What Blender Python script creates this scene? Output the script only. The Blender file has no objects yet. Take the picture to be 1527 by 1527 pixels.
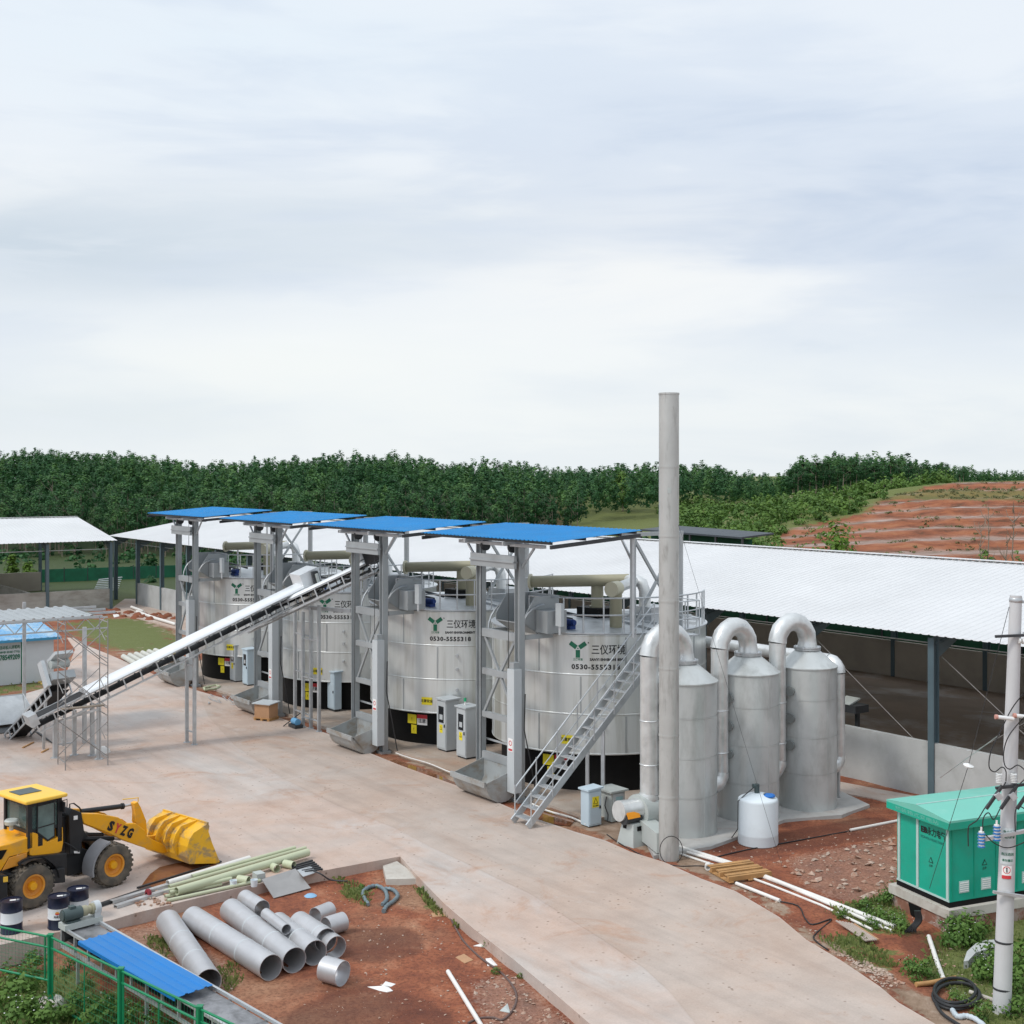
import bpy, bmesh, math, random
import numpy as np
from mathutils import Vector, Matrix, noise as mnoise
random.seed(7); RNG = np.random.default_rng(11)
scene = bpy.context.scene
COL = scene.collection
R = math.radians
# ------------------------------------------------------------------ camera geometry
CH, F, CX, HY = 10.0, 1900.0, 763.5, 706.0
def G(x, y, z=0.0):
    d = (CH - z) * F / (y - HY)
    return Vector(((x - CX) * d / F, d, z))
def P(x, y, d):
    return Vector(((x - CX) * d / F, d, CH - (y - HY) * d / F))
U = Vector((1368.5, -1900.0, 0)).normalized(); U = Vector((0.5845, -0.8115, 0)).normalized()
V = Vector((-U.y, U.x, 0))
ZZ = Vector((0, 0, 1))
ROT = math.atan2(U.y, U.x)
O4 = G(775, 1192)
def UV(u, v, z=0.0, o=None):
    o = O4 if o is None else o
    return Vector((o.x, o.y, 0)) + U * u + V * v + ZZ * z

cam_d = bpy.data.cameras.new('camera'); cam = bpy.data.objects.new('camera', cam_d); COL.objects.link(cam)
cam.location = (0, 0, CH); cam.rotation_euler = (R(90), 0, 0)
cam_d.sensor_fit = 'HORIZONTAL'; cam_d.sensor_width = 36.0
cam_d.lens = 36.0 * F / 1527.0
cam_d.shift_x = 0.0
cam_d.shift_y = (HY - 763.5) / 1527.0
cam_d.clip_start = 0.5; cam_d.clip_end = 6000
scene.camera = cam

# ------------------------------------------------------------------ node helpers
def nd(nt, t, **kw):
    n = nt.nodes.new(t)
    for k, v in kw.items(): setattr(n, k, v)
    return n
def ramp(nt, fac, stops, interp='LINEAR'):
    n = nd(nt, 'ShaderNodeValToRGB'); n.color_ramp.interpolation = interp
    e = n.color_ramp.elements
    while len(e) < len(stops): e.new(0.5)
    for i, (p, c) in enumerate(stops):
        e[i].position = p; e[i].color = (c[0], c[1], c[2], 1) if not isinstance(c, (int, float)) else (c, c, c, 1)
    nt.links.new(fac, n.inputs[0]); return n.outputs[0]
def mixc(nt, fac, a, b, mode='MIX'):
    n = nd(nt, 'ShaderNodeMix', data_type='RGBA', blend_type=mode)
    for i, v in ((0, fac), (6, a), (7, b)):
        if isinstance(v, (int, float)): n.inputs[i].default_value = v if i == 0 else (v, v, v, 1)
        elif isinstance(v, tuple): n.inputs[i].default_value = (v[0], v[1], v[2], 1)
        else: nt.links.new(v, n.inputs[i])
    return n.outputs[2]
def mth(nt, op, a, b=None, c=None):
    n = nd(nt, 'ShaderNodeMath', operation=op)
    for i, v in enumerate((a, b, c)):
        if v is None: continue
        if isinstance(v, (int, float)): n.inputs[i].default_value = v
        else: nt.links.new(v, n.inputs[i])
    return n.outputs[0]
def pos(nt, scale=(1, 1, 1), rot=(0, 0, 0)):
    g = nd(nt, 'ShaderNodeNewGeometry'); m = nd(nt, 'ShaderNodeMapping')
    m.inputs['Scale'].default_value = scale; m.inputs['Rotation'].default_value = rot
    nt.links.new(g.outputs['Position'], m.inputs['Vector']); return m.outputs[0]
def posu(nt, scale):
    g = nd(nt, 'ShaderNodeNewGeometry'); a = nd(nt, 'ShaderNodeMapping'); a.inputs['Rotation'].default_value = (0, 0, -ROT)
    b = nd(nt, 'ShaderNodeMapping'); b.inputs['Scale'].default_value = scale
    nt.links.new(g.outputs['Position'], a.inputs['Vector']); nt.links.new(a.outputs[0], b.inputs['Vector']); return b.outputs[0]
def nz(nt, vec, scale, detail=4, rough=.55, dist=0.0):
    n = nd(nt, 'ShaderNodeTexNoise'); n.inputs['Scale'].default_value = scale
    n.inputs['Detail'].default_value = detail; n.inputs['Roughness'].default_value = rough
    n.inputs['Distortion'].default_value = dist
    nt.links.new(vec, n.inputs['Vector']); return n.outputs['Fac']
def new_mat(name):
    m = bpy.data.materials.new(name); m.use_nodes = True
    nt = m.node_tree; nt.nodes.clear()
    out = nd(nt, 'ShaderNodeOutputMaterial'); b = nd(nt, 'ShaderNodeBsdfPrincipled')
    nt.links.new(b.outputs[0], out.inputs[0])
    return m, nt, b
def setin(nt, b, key, v):
    s = b.inputs[key]
    if isinstance(v, tuple): s.default_value = (v[0], v[1], v[2], 1)
    elif isinstance(v, (int, float)): s.default_value = v
    else: nt.links.new(v, s)
def bump(nt, b, h, dist=.01, strength=.5):
    n = nd(nt, 'ShaderNodeBump'); n.inputs['Distance'].default_value = dist; n.inputs['Strength'].default_value = strength
    nt.links.new(h, n.inputs['Height']); nt.links.new(n.outputs[0], b.inputs['Normal'])
def M(name, col, rough=.55, metal=0.0, var=.12, scale=2.0, stain=None, stain_lo=.55, stain_hi=.75, stain_scale=(1.5, 1.5, 1.5), stain_amt=.6,
      bumps=0.0, bscale=30, spec=.4, coat=0.0):
    m, nt, b = new_mat(name)
    p = pos(nt)
    n1 = nz(nt, p, scale, 6, .6)
    g = ramp(nt, n1, [(.25, 1 - var), (.75, 1 + var)])
    c = mixc(nt, 1.0, tuple(col), g, 'MULTIPLY')
    r = ramp(nt, n1, [(.2, max(.05, rough - .1)), (.8, min(1, rough + .1))])
    if stain is not None:
        ps = pos(nt, stain_scale)
        n2 = nz(nt, ps, 1.0, 7, .65, .3)
        f = ramp(nt, n2, [(stain_lo, 0.0), (stain_hi, stain_amt)])
        c = mixc(nt, f, c, tuple(stain))
    setin(nt, b, 'Base Color', c); setin(nt, b, 'Roughness', r); b.inputs['Metallic'].default_value = metal
    b.inputs['Specular IOR Level'].default_value = spec
    if coat: b.inputs['Coat Weight'].default_value = coat; b.inputs['Coat Roughness'].default_value = .15
    if bumps: bump(nt, b, nz(nt, p, bscale, 5, .6), bumps, .6)
    return m

# ------------------------------------------------------------------ mesh builder
class MB:
    def __init__(s): s.v = []; s.f = []; s.sm = []
    def add(s, vs, fs, smooth=False):
        o = len(s.v); s.v += [Vector(v) for v in vs]
        s.f += [tuple(i + o for i in f) for f in fs]; s.sm += [smooth] * len(fs); return s
    def box(s, c, size, ax=None, ay=None, az=None):
        c = Vector(c); ax = Vector(ax) if ax is not None else Vector((1, 0, 0)); ay = Vector(ay) if ay is not None else Vector((0, 1, 0))
        az = Vector(az) if az is not None else ax.cross(ay)
        hx, hy, hz = ax * size[0] / 2, ay * size[1] / 2, az * size[2] / 2
        vs = [c + hx * i + hy * j + hz * k for k in (-1, 1) for j in (-1, 1) for i in (-1, 1)]
        return s.add(vs, [(0, 2, 3, 1), (4, 5, 7, 6), (0, 1, 5, 4), (2, 6, 7, 3), (0, 4, 6, 2), (1, 3, 7, 5)])
    def bx(s, x0, x1, y0, y1, z0, z1):
        return s.box(((x0 + x1) / 2, (y0 + y1) / 2, (z0 + z1) / 2), (x1 - x0, y1 - y0, z1 - z0))
    def bar(s, a, b, w, h=None, up=(0, 0, 1)):
        a, b = Vector(a), Vector(b); h = w if h is None else h
        d = (b - a); L = d.length; d = d / L; up = Vector(up)
        if abs(d.dot(up)) > .98: up = Vector((U.x, U.y, 0)) if abs(d.z) > .9 else Vector((0, 0, 1))
        x = d.cross(up).normalized(); y = x.cross(d)
        return s.box((a + b) / 2, (w, L, h), x, d, x.cross(d))
    def hbeam(s, a, b, w, h, t=.02, up=(0, 0, 1)):
        # I section: two flanges and a web
        a, b = Vector(a), Vector(b); d = (b - a).normalized(); up = Vector(up)
        if abs(d.dot(up)) > .98: up = V.copy()
        x = d.cross(up).normalized(); y = x.cross(d)
        for sg in (-1, 1): s.bar(a + y * sg * (h - t) / 2, b + y * sg * (h - t) / 2, w, t, y)
        s.bar(a, b, t, h - 2 * t - .002, y)
        return s
    def ring(s, c, x, y, r, n): return [c + x * (r * math.cos(2 * math.pi * i / n)) + y * (r * math.sin(2 * math.pi * i / n)) for i in range(n)]
    def tube(s, a, b, r, r2=None, n=10, caps=True):
        a, b = Vector(a), Vector(b); r2 = r if r2 is None else r2
        d = (b - a).normalized(); x = d.orthogonal().normalized(); y = d.cross(x)
        A, B = s.ring(a, x, y, r, n), s.ring(b, x, y, r2, n)
        s.add(A + B, [(i, (i + 1) % n, n + (i + 1) % n, n + i) for i in range(n)], True)
        if caps:
            s.add(A, [tuple(range(n))[::-1]]); s.add(B, [tuple(range(n))])
        return s
    def pipe(s, a, b, r, t=.012, n=28):
        # open hollow pipe
        a, b = Vector(a), Vector(b); d = (b - a).normalized(); x = d.orthogonal().normalized(); y = d.cross(x)
        A, B, C, D = s.ring(a, x, y, r, n), s.ring(b, x, y, r, n), s.ring(b, x, y, r - t, n), s.ring(a, x, y, r - t, n)
        rings = [A, B, C, D]
        vs = sum(rings, [])
        fs = []; sm = []
        for k in range(4):
            for i in range(n):
                fs.append((k * n + i, k * n + (i + 1) % n, ((k + 1) % 4) * n + (i + 1) % n, ((k + 1) % 4) * n + i))
        return s.add(vs, fs, True)
    def path(s, pts, r, n=8, closed=False, caps=True, rs=None):
        pts = [Vector(p) for p in pts]; m = len(pts); rings = []; prev = None
        for i, p in enumerate(pts):
            if closed: d = pts[(i + 1) % m] - pts[i - 1]
            else: d = pts[min(i + 1, m - 1)] - pts[max(i - 1, 0)]
            d.normalize()
            if prev is None: x = d.orthogonal().normalized()
            else:
                x = prev - d * prev.dot(d)
                x = x.normalized() if x.length > 1e-6 else d.orthogonal().normalized()
            prev = x; y = d.cross(x); rr = rs[i] if rs else r
            rings.append(s.ring(p, x, y, rr, n))
        vs = sum(rings, []); fs = []
        for k in range(m if closed else m - 1):
            k2 = (k + 1) % m
            for i in range(n): fs.append((k * n + i, k * n + (i + 1) % n, k2 * n + (i + 1) % n, k2 * n + i))
        s.add(vs, fs, True)
        if caps and not closed:
            s.add(rings[0], [tuple(range(n))[::-1]]); s.add(rings[-1], [tuple(range(n))])
        return s
    def lathe(s, prof, c=(0, 0, 0), n=48, a0=0.0, a1=2 * math.pi, smooth=True, axis=None):
        c = Vector(c); full = abs(a1 - a0 - 2 * math.pi) < 1e-6; m = n if full else n + 1
        if axis is None: X, Y, Z = Vector((1, 0, 0)), Vector((0, 1, 0)), Vector((0, 0, 1))
        else:
            Z = Vector(axis).normalized(); X = Z.orthogonal().normalized(); Y = Z.cross(X)
        vs = []
        for r, z in prof:
            for i in range(m):
                a = a0 + (a1 - a0) * i / n
                vs.append(c + X * (r * math.cos(a)) + Y * (r * math.sin(a)) + Z * z)
        fs = []
        for k in range(len(prof) - 1):
            for i in range(n):
                j = (i + 1) % m if full else i + 1
                fs.append((k * m + i, k * m + j, (k + 1) * m + j, (k + 1) * m + i))
        return s.add(vs, fs, smooth)
    def prism(s, poly, ext):
        poly = [Vector(p) for p in poly]; ext = Vector(ext); n = len(poly)
        nrm = Vector((0, 0, 0))
        for i in range(n): nrm += poly[i].cross(poly[(i + 1) % n])
        if nrm.dot(ext) > 0: poly = poly[::-1]
        vs = poly + [p + ext for p in poly]
        return s.add(vs, [tuple(range(n)), tuple(range(2 * n - 1, n - 1, -1))] + [(i, n + i, n + (i + 1) % n, (i + 1) % n) for i in range(n)])
    def quad(s, a, b, c, d): return s.add([a, b, c, d], [(0, 1, 2, 3)])
    def corr(s, o, along, L, slope, pitch=.25, depth=.03, thick=.0, nrm=None):
        # trapezoid-ribbed sheet: ribs run along `slope`
        o, along, slope = Vector(o), Vector(along).normalized(), Vector(slope)
        nrm = along.cross(slope).normalized()
        if nrm.z < 0: nrm = -nrm
        xs = []; k = int(L / pitch)
        for i in range(k):
            b = i * pitch
            xs += [(b, 0), (b + pitch * .62, 0), (b + pitch * .70, depth), (b + pitch * .92, depth)]
        xs.append((k * pitch, 0)); xs.append((L, 0)) if L - k * pitch > 1e-3 else None
        n = len(xs)
        top = [o + along * x + nrm * h for x, h in xs]; t2 = [p + slope for p in top]
        dn = [p - nrm * .006 for p in top]; d2 = [p - nrm * .006 for p in t2]
        vs = top + t2 + dn + d2
        fs = [(i, i + 1, n + i + 1, n + i) for i in range(n - 1)] + [(2 * n + i, 3 * n + i, 3 * n + i + 1, 2 * n + i + 1) for i in range(n - 1)]
        fs += [(i, 2 * n + i, 2 * n + i + 1, i + 1) for i in range(n - 1)] + [(n + i, n + i + 1, 3 * n + i + 1, 3 * n + i) for i in range(n - 1)]
        return s.add(vs, fs)
    def mesh(s, name, mat, inv=None, center=None):
        me = bpy.data.meshes.new(name)
        vs = [inv @ v for v in s.v] if inv is not None else s.v
        if center is not None: vs = [v - center for v in vs]
        me.from_pydata([tuple(v) for v in vs], [], s.f)
        me.polygons.foreach_set('use_smooth', s.sm)
        if any(s.sm): me.set_sharp_from_angle(angle=R(40))
        me.materials.append(mat); me.update()
        return me
    def build(s, name, mat, parent=None, local=False, label=None, cat=None, group=None, kind=None, z0=None):
        if parent is not None:
            W = Matrix.Identity(4); q = parent
            while q is not None: W = q.matrix_basis @ W; q = q.parent
            inv = None if local else W.inverted()
            vs = [inv @ v for v in s.v] if inv is not None else s.v
        else: inv = None; vs = s.v
        lo = Vector((min(v.x for v in vs), min(v.y for v in vs), min(v.z for v in vs)))
        hi = Vector((max(v.x for v in vs), max(v.y for v in vs), max(v.z for v in vs)))
        c = (lo + hi) / 2
        if parent is None: c.z = lo.z if z0 is None else z0
        if local and parent is not None and parent.get('_off') is not None: pass
        o = bpy.data.objects.new(name, s.mesh(name, mat, inv, c)); COL.objects.link(o)
        o.location = c
        if parent is not None: o.parent = parent
        tag(o, label, cat, group, kind); return o
def tag(o, label=None, cat=None, group=None, kind=None):
    if label: o['label'] = label
    if cat: o['category'] = cat
    if group: o['group'] = group
    if kind: o['kind'] = kind
    return o
def thing(name, label, cat, loc=(0, 0, 0), rz=0.0, group=None):
    o = bpy.data.objects.new(name, None); o.empty_display_size = .3; COL.objects.link(o)
    o.location = loc; o.rotation_euler = (0, 0, rz)
    return tag(o, label, cat, group)
def copy_tree(o, parent=None):
    c = o.copy(); COL.objects.link(c)
    if parent is not None: c.parent = parent
    for ch in list(o.children): copy_tree(ch, c)
    return c
def struct(name, mb, mat): return mb.build(name, mat, kind='structure')
_kids = None

# ------------------------------------------------------------------ lettering
def text_geo(body, size, bold=0.0, spacing=1.0):
    cu = bpy.data.curves.new('lettering', 'FONT'); cu.body = body; cu.size = size; cu.offset = bold
    cu.align_x = 'CENTER'; cu.align_y = 'CENTER'; cu.space_character = spacing; cu.resolution_u = 2
    ob = bpy.data.objects.new('lettering', cu); COL.objects.link(ob)
    dg = bpy.context.evaluated_depsgraph_get(); ev = ob.evaluated_get(dg); me = ev.to_mesh()
    vs = [v.co.copy() for v in me.vertices]; fs = [tuple(p.vertices) for p in me.polygons]
    ev.to_mesh_clear(); bpy.data.objects.remove(ob); bpy.data.curves.remove(cu)
    return vs, fs
def text_flat(mb, body, size, o, x, y, bold=0.0, spacing=1.0, width=None, off=.004):
    vs, fs = text_geo(body, size, bold, spacing)
    x, y, o = Vector(x).normalized(), Vector(y).normalized(), Vector(o)
    n = x.cross(y)
    sx = 1.0
    if width and vs:
        w = max(v.x for v in vs) - min(v.x for v in vs); sx = width / w
    mb.add([o + x * v.x * sx + y * v.y + n * off for v in vs], fs)
def text_cyl(mb, body, size, c, r, ang, z, bold=0.0, spacing=1.0, width=None, off=.006, dx=0.0):
    vs, fs = text_geo(body, size, bold, spacing); sx = 1.0
    if width and vs:
        w = max(v.x for v in vs) - min(v.x for v in vs); sx = width / w
    out = []
    for v in vs:
        a = ang + (v.x * sx + dx) / r
        out.append(Vector((c[0] + (r + off) * math.cos(a), c[1] + (r + off) * math.sin(a), z + v.y)))
    mb.add(out, fs)
def patch_cyl(mb, c, r, ang, w, z0, z1, off=.005, n=4, t=.004):
    for i in range(n):
        a0 = ang + (-w / 2 + w * i / n) / r; a1 = ang + (-w / 2 + w * (i + 1) / n) / r
        q = [Vector((c[0] + (r + off) * math.cos(a), c[1] + (r + off) * math.sin(a), z)) for a, z in ((a0, z0), (a1, z0), (a1, z1), (a0, z1))]
        mb.add(q, [(0, 1, 2, 3)])
# ------------------------------------------------------------------ materials
MT = {}
MT['frame'] = M('frame_steel', (.36, .38, .385), .45, .35, .12, 1.2, stain=(.20, .17, .14), stain_lo=.62, stain_hi=.8, stain_amt=.35)
MT['galv'] = M('galvanised_steel', (.50, .52, .53), .42, .55, .18, 3.0, stain=(.28, .26, .24), stain_lo=.6, stain_hi=.8, stain_amt=.4)
MT['skip'] = M('skip_steel', (.37, .385, .38), .45, .3, .12, 1.4, stain=(.25, .18, .11), stain_lo=.48, stain_hi=.68, stain_scale=(1.6, 1.6, 2.2), stain_amt=.7)
MT['darksteel'] = M('dark_steel', (.045, .047, .05), .5, .2, .25, 3)
MT['black'] = M('black_panel', (.007, .007, .007), .6, 0, .3, 2, spec=.15)
MT['scrub'] = M('grey_fibre_shell', (.50, .52, .51), .36, .25, .12, .9, stain=(.25, .262, .245), stain_lo=.48, stain_hi=.74, stain_scale=(1.9, 1.9, .55), stain_amt=.6, bumps=.006, bscale=4)
MT['chim'] = M('weathered_chimney_steel', (.45, .45, .43), .42, .3, .12, 1.0, stain=(.20, .19, .17), stain_lo=.52, stain_hi=.68, stain_scale=(6, 6, 1.3), stain_amt=.5, bumps=.003, bscale=9)
MT['duct'] = M('dull_steel_duct', (.62, .63, .62), .34, .5, .14, 3, stain=(.32, .32, .31), stain_scale=(2.6, 2.6, 1.6), stain_lo=.52, stain_hi=.76, stain_amt=.5, bumps=.012, bscale=5)
MT['beige'] = M('beige_duct_plastic', (.30, .28, .19), .5, 0, .06, 1.5, stain=(.32, .30, .22), stain_amt=.4)  # duct base darkened to paint in the shade under the canopies
MT['cabgrey'] = M('cabinet_grey', (.47, .50, .51), .4, 0, .05, 1.5, stain=(.33, .30, .26), stain_lo=.6, stain_hi=.85, stain_amt=.4)
MT['cabblue'] = M('cabinet_pale_blue', (.48, .58, .64), .4, 0, .05, 1.5, stain=(.36, .36, .34), stain_lo=.62, stain_hi=.85, stain_amt=.4)
MT['glassdark'] = M('dark_window', (.02, .022, .025), .12, 0, .1, 1, spec=.6)
MT['yellowsign'] = M('yellow_sign', (.80, .66, .03), .5, 0, .06, 4)
MT['whitesign'] = M('white_sign', (.78, .76, .74), .5, 0, .05, 4)
MT['redsign'] = M('red_sign', (.55, .04, .05), .5, 0, .05, 4)
MT['blackink'] = M('black_lettering', (.012, .012, .014), .6, 0, .2, 4)
MT['greenink'] = M('green_lettering', (.012, .13, .07), .6, 0, .15, 4)
MT['blueroof'] = M('blue_sheet', (.010, .225, .52), .5, .0, .12, .7, stain=(.06, .27, .50), stain_lo=.5, stain_hi=.75, stain_scale=(.9, .9, .9), stain_amt=.45)
MT['bluecover'] = M('blue_cover_sheet', (.008, .165, .46), .45, 0, .1, .8, stain=(.04, .21, .43), stain_lo=.55, stain_hi=.8, stain_amt=.35)
MT['whiteroof'] = M('white_roof_sheet', (.745, .75, .755), .6, 0, .05, .3, stain=(.63, .63, .63), stain_lo=.5, stain_hi=.75, stain_scale=(.25, .25, .25), stain_amt=.4)
MT['postblue'] = M('blue_grey_post', (.10, .145, .165), .5, .1, .12, 1.5)
MT['concwall'] = M('render_wall', (.42, .43, .42), .85, 0, .16, .55, stain=(.27, .27, .25), stain_lo=.48, stain_hi=.7, stain_scale=(.9, .9, .9), stain_amt=.55, bumps=.008, bscale=12)
MT['dirtywall'] = M('dirty_render_wall', (.40, .39, .35), .9, 0, .2, .5, stain=(.17, .15, .12), stain_lo=.45, stain_hi=.65, stain_scale=(.5, .5, 1.4), stain_amt=.6, bumps=.008, bscale=12)
MT['darkwall'] = M('old_block_wall', (.40, .355, .30), .9, 0, .2, .4, stain=(.24, .21, .175), stain_scale=(.35, .35, .6), stain_amt=.6)
MT['compost'] = M('compost_floor', (.24, .18, .135), .85, 0, .3, .35, stain=(.46, .43, .40), stain_lo=.52, stain_hi=.64, stain_scale=(.16, .16, .16), stain_amt=.7, bumps=.05, bscale=2.5)
MT['yellow'] = M('loader_yellow', (.78, .36, .012), .35, 0, .07, 1.8, stain=(.42, .27, .11), stain_lo=.50, stain_hi=.72, stain_scale=(2.6, 2.6, 3.4), stain_amt=.6)
MT['yellowroof'] = M('loader_roof_yellow', (.82, .50, .06), .45, 0, .05, 1.5, stain=(.70, .52, .2), stain_amt=.3)
MT['bucket'] = M('bucket_yellow', (.74, .40, .02), .45, 0, .12, 2, stain=(.25, .20, .14), stain_lo=.48, stain_hi=.60, stain_scale=(2.2, 2.2, 3.2), stain_amt=.8)
MT['tyre'] = M('dusty_tyre', (.085, .075, .062), .9, 0, .2, 4, stain=(.22, .17, .12), stain_lo=.45, stain_hi=.7, stain_scale=(4, 4, 4), stain_amt=.55)
MT['rim'] = M('rim_orange', (.66, .27, .03), .5, 0, .08, 3, stain=(.55, .36, .2), stain_amt=.5, stain_scale=(5, 5, 5))
MT['loaderblack'] = M('loader_black', (.017, .018, .02), .42, 0, .2, 2, stain=(.10, .085, .07), stain_lo=.6, stain_hi=.85, stain_amt=.35)
MT['fender'] = M('dusty_fender', (.22, .22, .23), .6, 0, .1, 3)
MT['rubber'] = M('black_rubber', (.02, .02, .021), .55, 0, .2, 4)
MT['drumblue'] = M('drum_navy', (.010, .014, .035), .35, 0, .12, 4, stain=(.06, .06, .07), stain_amt=.3)
MT['drumwhite'] = M('drum_white_band', (.62, .64, .66), .45, 0, .05, 4, stain=(.4, .38, .36), stain_amt=.3)
MT['motor'] = M('motor_green_grey', (.06, .085, .085), .45, .1, .1, 5)
MT['motorblue'] = M('motor_blue', (.02, .05, .20), .45, .1, .1, 5)
MT['kiosk'] = M('kiosk_green', (.008, .345, .235), .45, 0, .12, 1.3, stain=(.05, .25, .18), stain_lo=.5, stain_hi=.75, stain_amt=.5)
MT['kioskroof'] = M('kiosk_roof_green', (.15, .46, .37), .5, 0, .05, .9, stain=(.30, .55, .45), stain_amt=.35)
MT['kiosktrim'] = M('kiosk_trim_grey', (.42, .55, .52), .45, 0, .05, 2)
MT['plinth'] = M('plinth_concrete', (.48, .45, .40), .85, 0, .14, 1.2, stain=(.28, .22, .17), stain_lo=.5, stain_hi=.7, stain_amt=.55, bumps=.006)
MT['pole'] = M('pole_concrete', (.50, .50, .50), .8, 0, .08, 1.2, stain=(.36, .35, .33), stain_scale=(4, 4, .7), stain_amt=.4, bumps=.003, bscale=30)
MT['greenfence'] = M('fence_green', (.008, .20, .085), .4, 0, .08, 2, stain=(.02, .13, .07), stain_amt=.4)
MT['pvcwhite'] = M('white_conduit', (.70, .68, .64), .5, 0, .06, 2, stain=(.45, .36, .28), stain_lo=.55, stain_hi=.75, stain_scale=(3, 3, 3), stain_amt=.5)
MT['pvcgreen'] = M('pale_green_pipe', (.47, .50, .34), .45, 0, .06, 1.5, stain=(.34, .34, .22), stain_amt=.4)
MT['stainless'] = M('brushed_pipe_steel', (.50, .50, .51), .40, .45, .1, 1.2, stain=(.34, .33, .32), stain_lo=.5, stain_hi=.75, stain_scale=(1.2, 1.2, 1.2), stain_amt=.5, bumps=.002, bscale=9)
MT['wood'] = M('raw_timber', (.42, .23, .09), .7, 0, .2, 4, stain=(.24, .13, .06), stain_amt=.5)
MT['plywood'] = M('crate_plywood', (.42, .24, .13), .7, 0, .12, 3, stain=(.30, .17, .1), stain_amt=.4)
MT['poly'] = M('white_polythene', (.66, .72, .75), .45, 0, .03, 2, stain=(.5, .52, .5), stain_amt=.3)
MT['lidblue'] = M('lid_blue', (.02, .17, .55), .4, 0, .06, 4)
MT['orange'] = M('orange_guard', (.80, .30, .01), .45, 0, .08, 4)
MT['fan'] = M('fan_pale_grey', (.42, .45, .43), .45, 0, .08, 1.6, stain=(.28, .28, .26), stain_amt=.4)
MT['whitecabin'] = M('cabin_white_panel', (.55, .58, .60), .5, 0, .06, .7, stain=(.40, .40, .38), stain_scale=(1.2, 1.2, .5), stain_amt=.4)
MT['cabinroof'] = M('cabin_blue_roof', (.12, .33, .55), .5, 0, .1, 1, stain=(.42, .50, .54), stain_lo=.45, stain_hi=.62, stain_scale=(1, 1, 1), stain_amt=.75)
MT['galvcover'] = M('conveyor_hood_sheet', (.72, .74, .75), .36, .25, .06, 1.2)
MT['belt'] = M('conveyor_belt', (.02, .02, .021), .7, 0, .2, 3)
MT['rock'] = M('pale_rubble', (.40, .31, .25), .9, 0, .3, 3, stain=(.30, .13, .07), stain_lo=.45, stain_hi=.6, stain_scale=(2, 2, 2), stain_amt=.7)
MT['brick'] = M('old_brick', (.26, .12, .08), .9, 0, .3, 3, stain=(.38, .34, .3), stain_lo=.5, stain_hi=.6, stain_scale=(3, 3, 3), stain_amt=.7, bumps=.01, bscale=15)
MT['paper'] = M('torn_white_film', (.75, .73, .70), .6, 0, .05, 3)
MT['insul'] = M('blue_insulator', (.03, .16, .40), .25, 0, .08, 5)
MT['porcelain'] = M('white_porcelain', (.7, .7, .68), .25, 0, .05, 5)
MT['bark'] = M('pale_bark', (.22, .18, .14), .9, 0, .25, 2)
MT['net'] = M('green_netting', (.010, .075, .036), .8, 0, .3, 1.5)
MT['scaff'] = M('scaffold_steel', (.27, .26, .25), .6, .3, .2, 3, stain=(.22, .13, .08), stain_amt=.6)
MT['deck'] = M('worn_deck_sheet', (.30, .30, .31), .42, .4, .2, 1.5, stain=(.10, .10, .10), stain_lo=.42, stain_hi=.62, stain_scale=(2.2, 2.2, 2.2), stain_amt=.8)
MT['beigecap'] = M('pale_beige_cap', (.52, .49, .36), .5, 0, .06, 2)
MT['port'] = M('port_cover', (.20, .215, .21), .4, .1, .1, 3)
MT['darkroof'] = M('dark_sheet_roof', (.05, .06, .07), .6, 0, .1, 1)
MT['concpipe'] = M('spun_concrete', (.50, .50, .45), .85, 0, .12, 1.5, stain=(.33, .34, .28), stain_amt=.5)

def translucent(m, amt, col):
    nt = m.node_tree; out = [n for n in nt.nodes if n.type == 'OUTPUT_MATERIAL'][0]; b = [n for n in nt.nodes if n.type == 'BSDF_PRINCIPLED'][0]
    t = nd(nt, 'ShaderNodeBsdfTranslucent'); t.inputs[0].default_value = (*col, 1); mx = nd(nt, 'ShaderNodeMixShader'); mx.inputs[0].default_value = amt
    nt.links.new(b.outputs[0], mx.inputs[1]); nt.links.new(t.outputs[0], mx.inputs[2]); nt.links.new(mx.outputs[0], out.inputs[0])
translucent(MT['whiteroof'], .28, (.82, .81, .78))
def shell_mat():
    m, nt, b = new_mat('stainless_tank_shell')
    p = pos(nt, (1, 1, .05)); n = nz(nt, p, 2.2, 6, .65)
    p2 = pos(nt, (.5, .5, 9)); n2 = nz(nt, p2, 1.0, 3, .5)
    g = ramp(nt, n, [(.30, (.40, .415, .39)), (.40, (.60, .625, .61)), (.55, (.65, .675, .665)), (.68, (.52, .54, .52)), (.78, (.67, .69, .68))])  # upright pale and dark streaks painted in as reflections on the steel
    ps = pos(nt, (1.0, 1.0, .10)); n3 = nz(nt, ps, 1.0, 6, .6, .2)
    g = mixc(nt, ramp(nt, n3, [(.52, 0.0), (.66, .75)]), g, (.33, .325, .27))  # olive vertical bands, dark reflections put into the shell colour
    setin(nt, b, 'Base Color', g)
    setin(nt, b, 'Roughness', ramp(nt, n2, [(.3, .29), (.7, .32)]))
    b.inputs['Metallic'].default_value = .38
    b.inputs['Anisotropic'].default_value = .3
    pb = pos(nt, (1.2, 1.2, .5)); bump(nt, b, nz(nt, pb, .9, 2, .4), .03, .2)
    return m
MT['shell'] = shell_mat()

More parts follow.
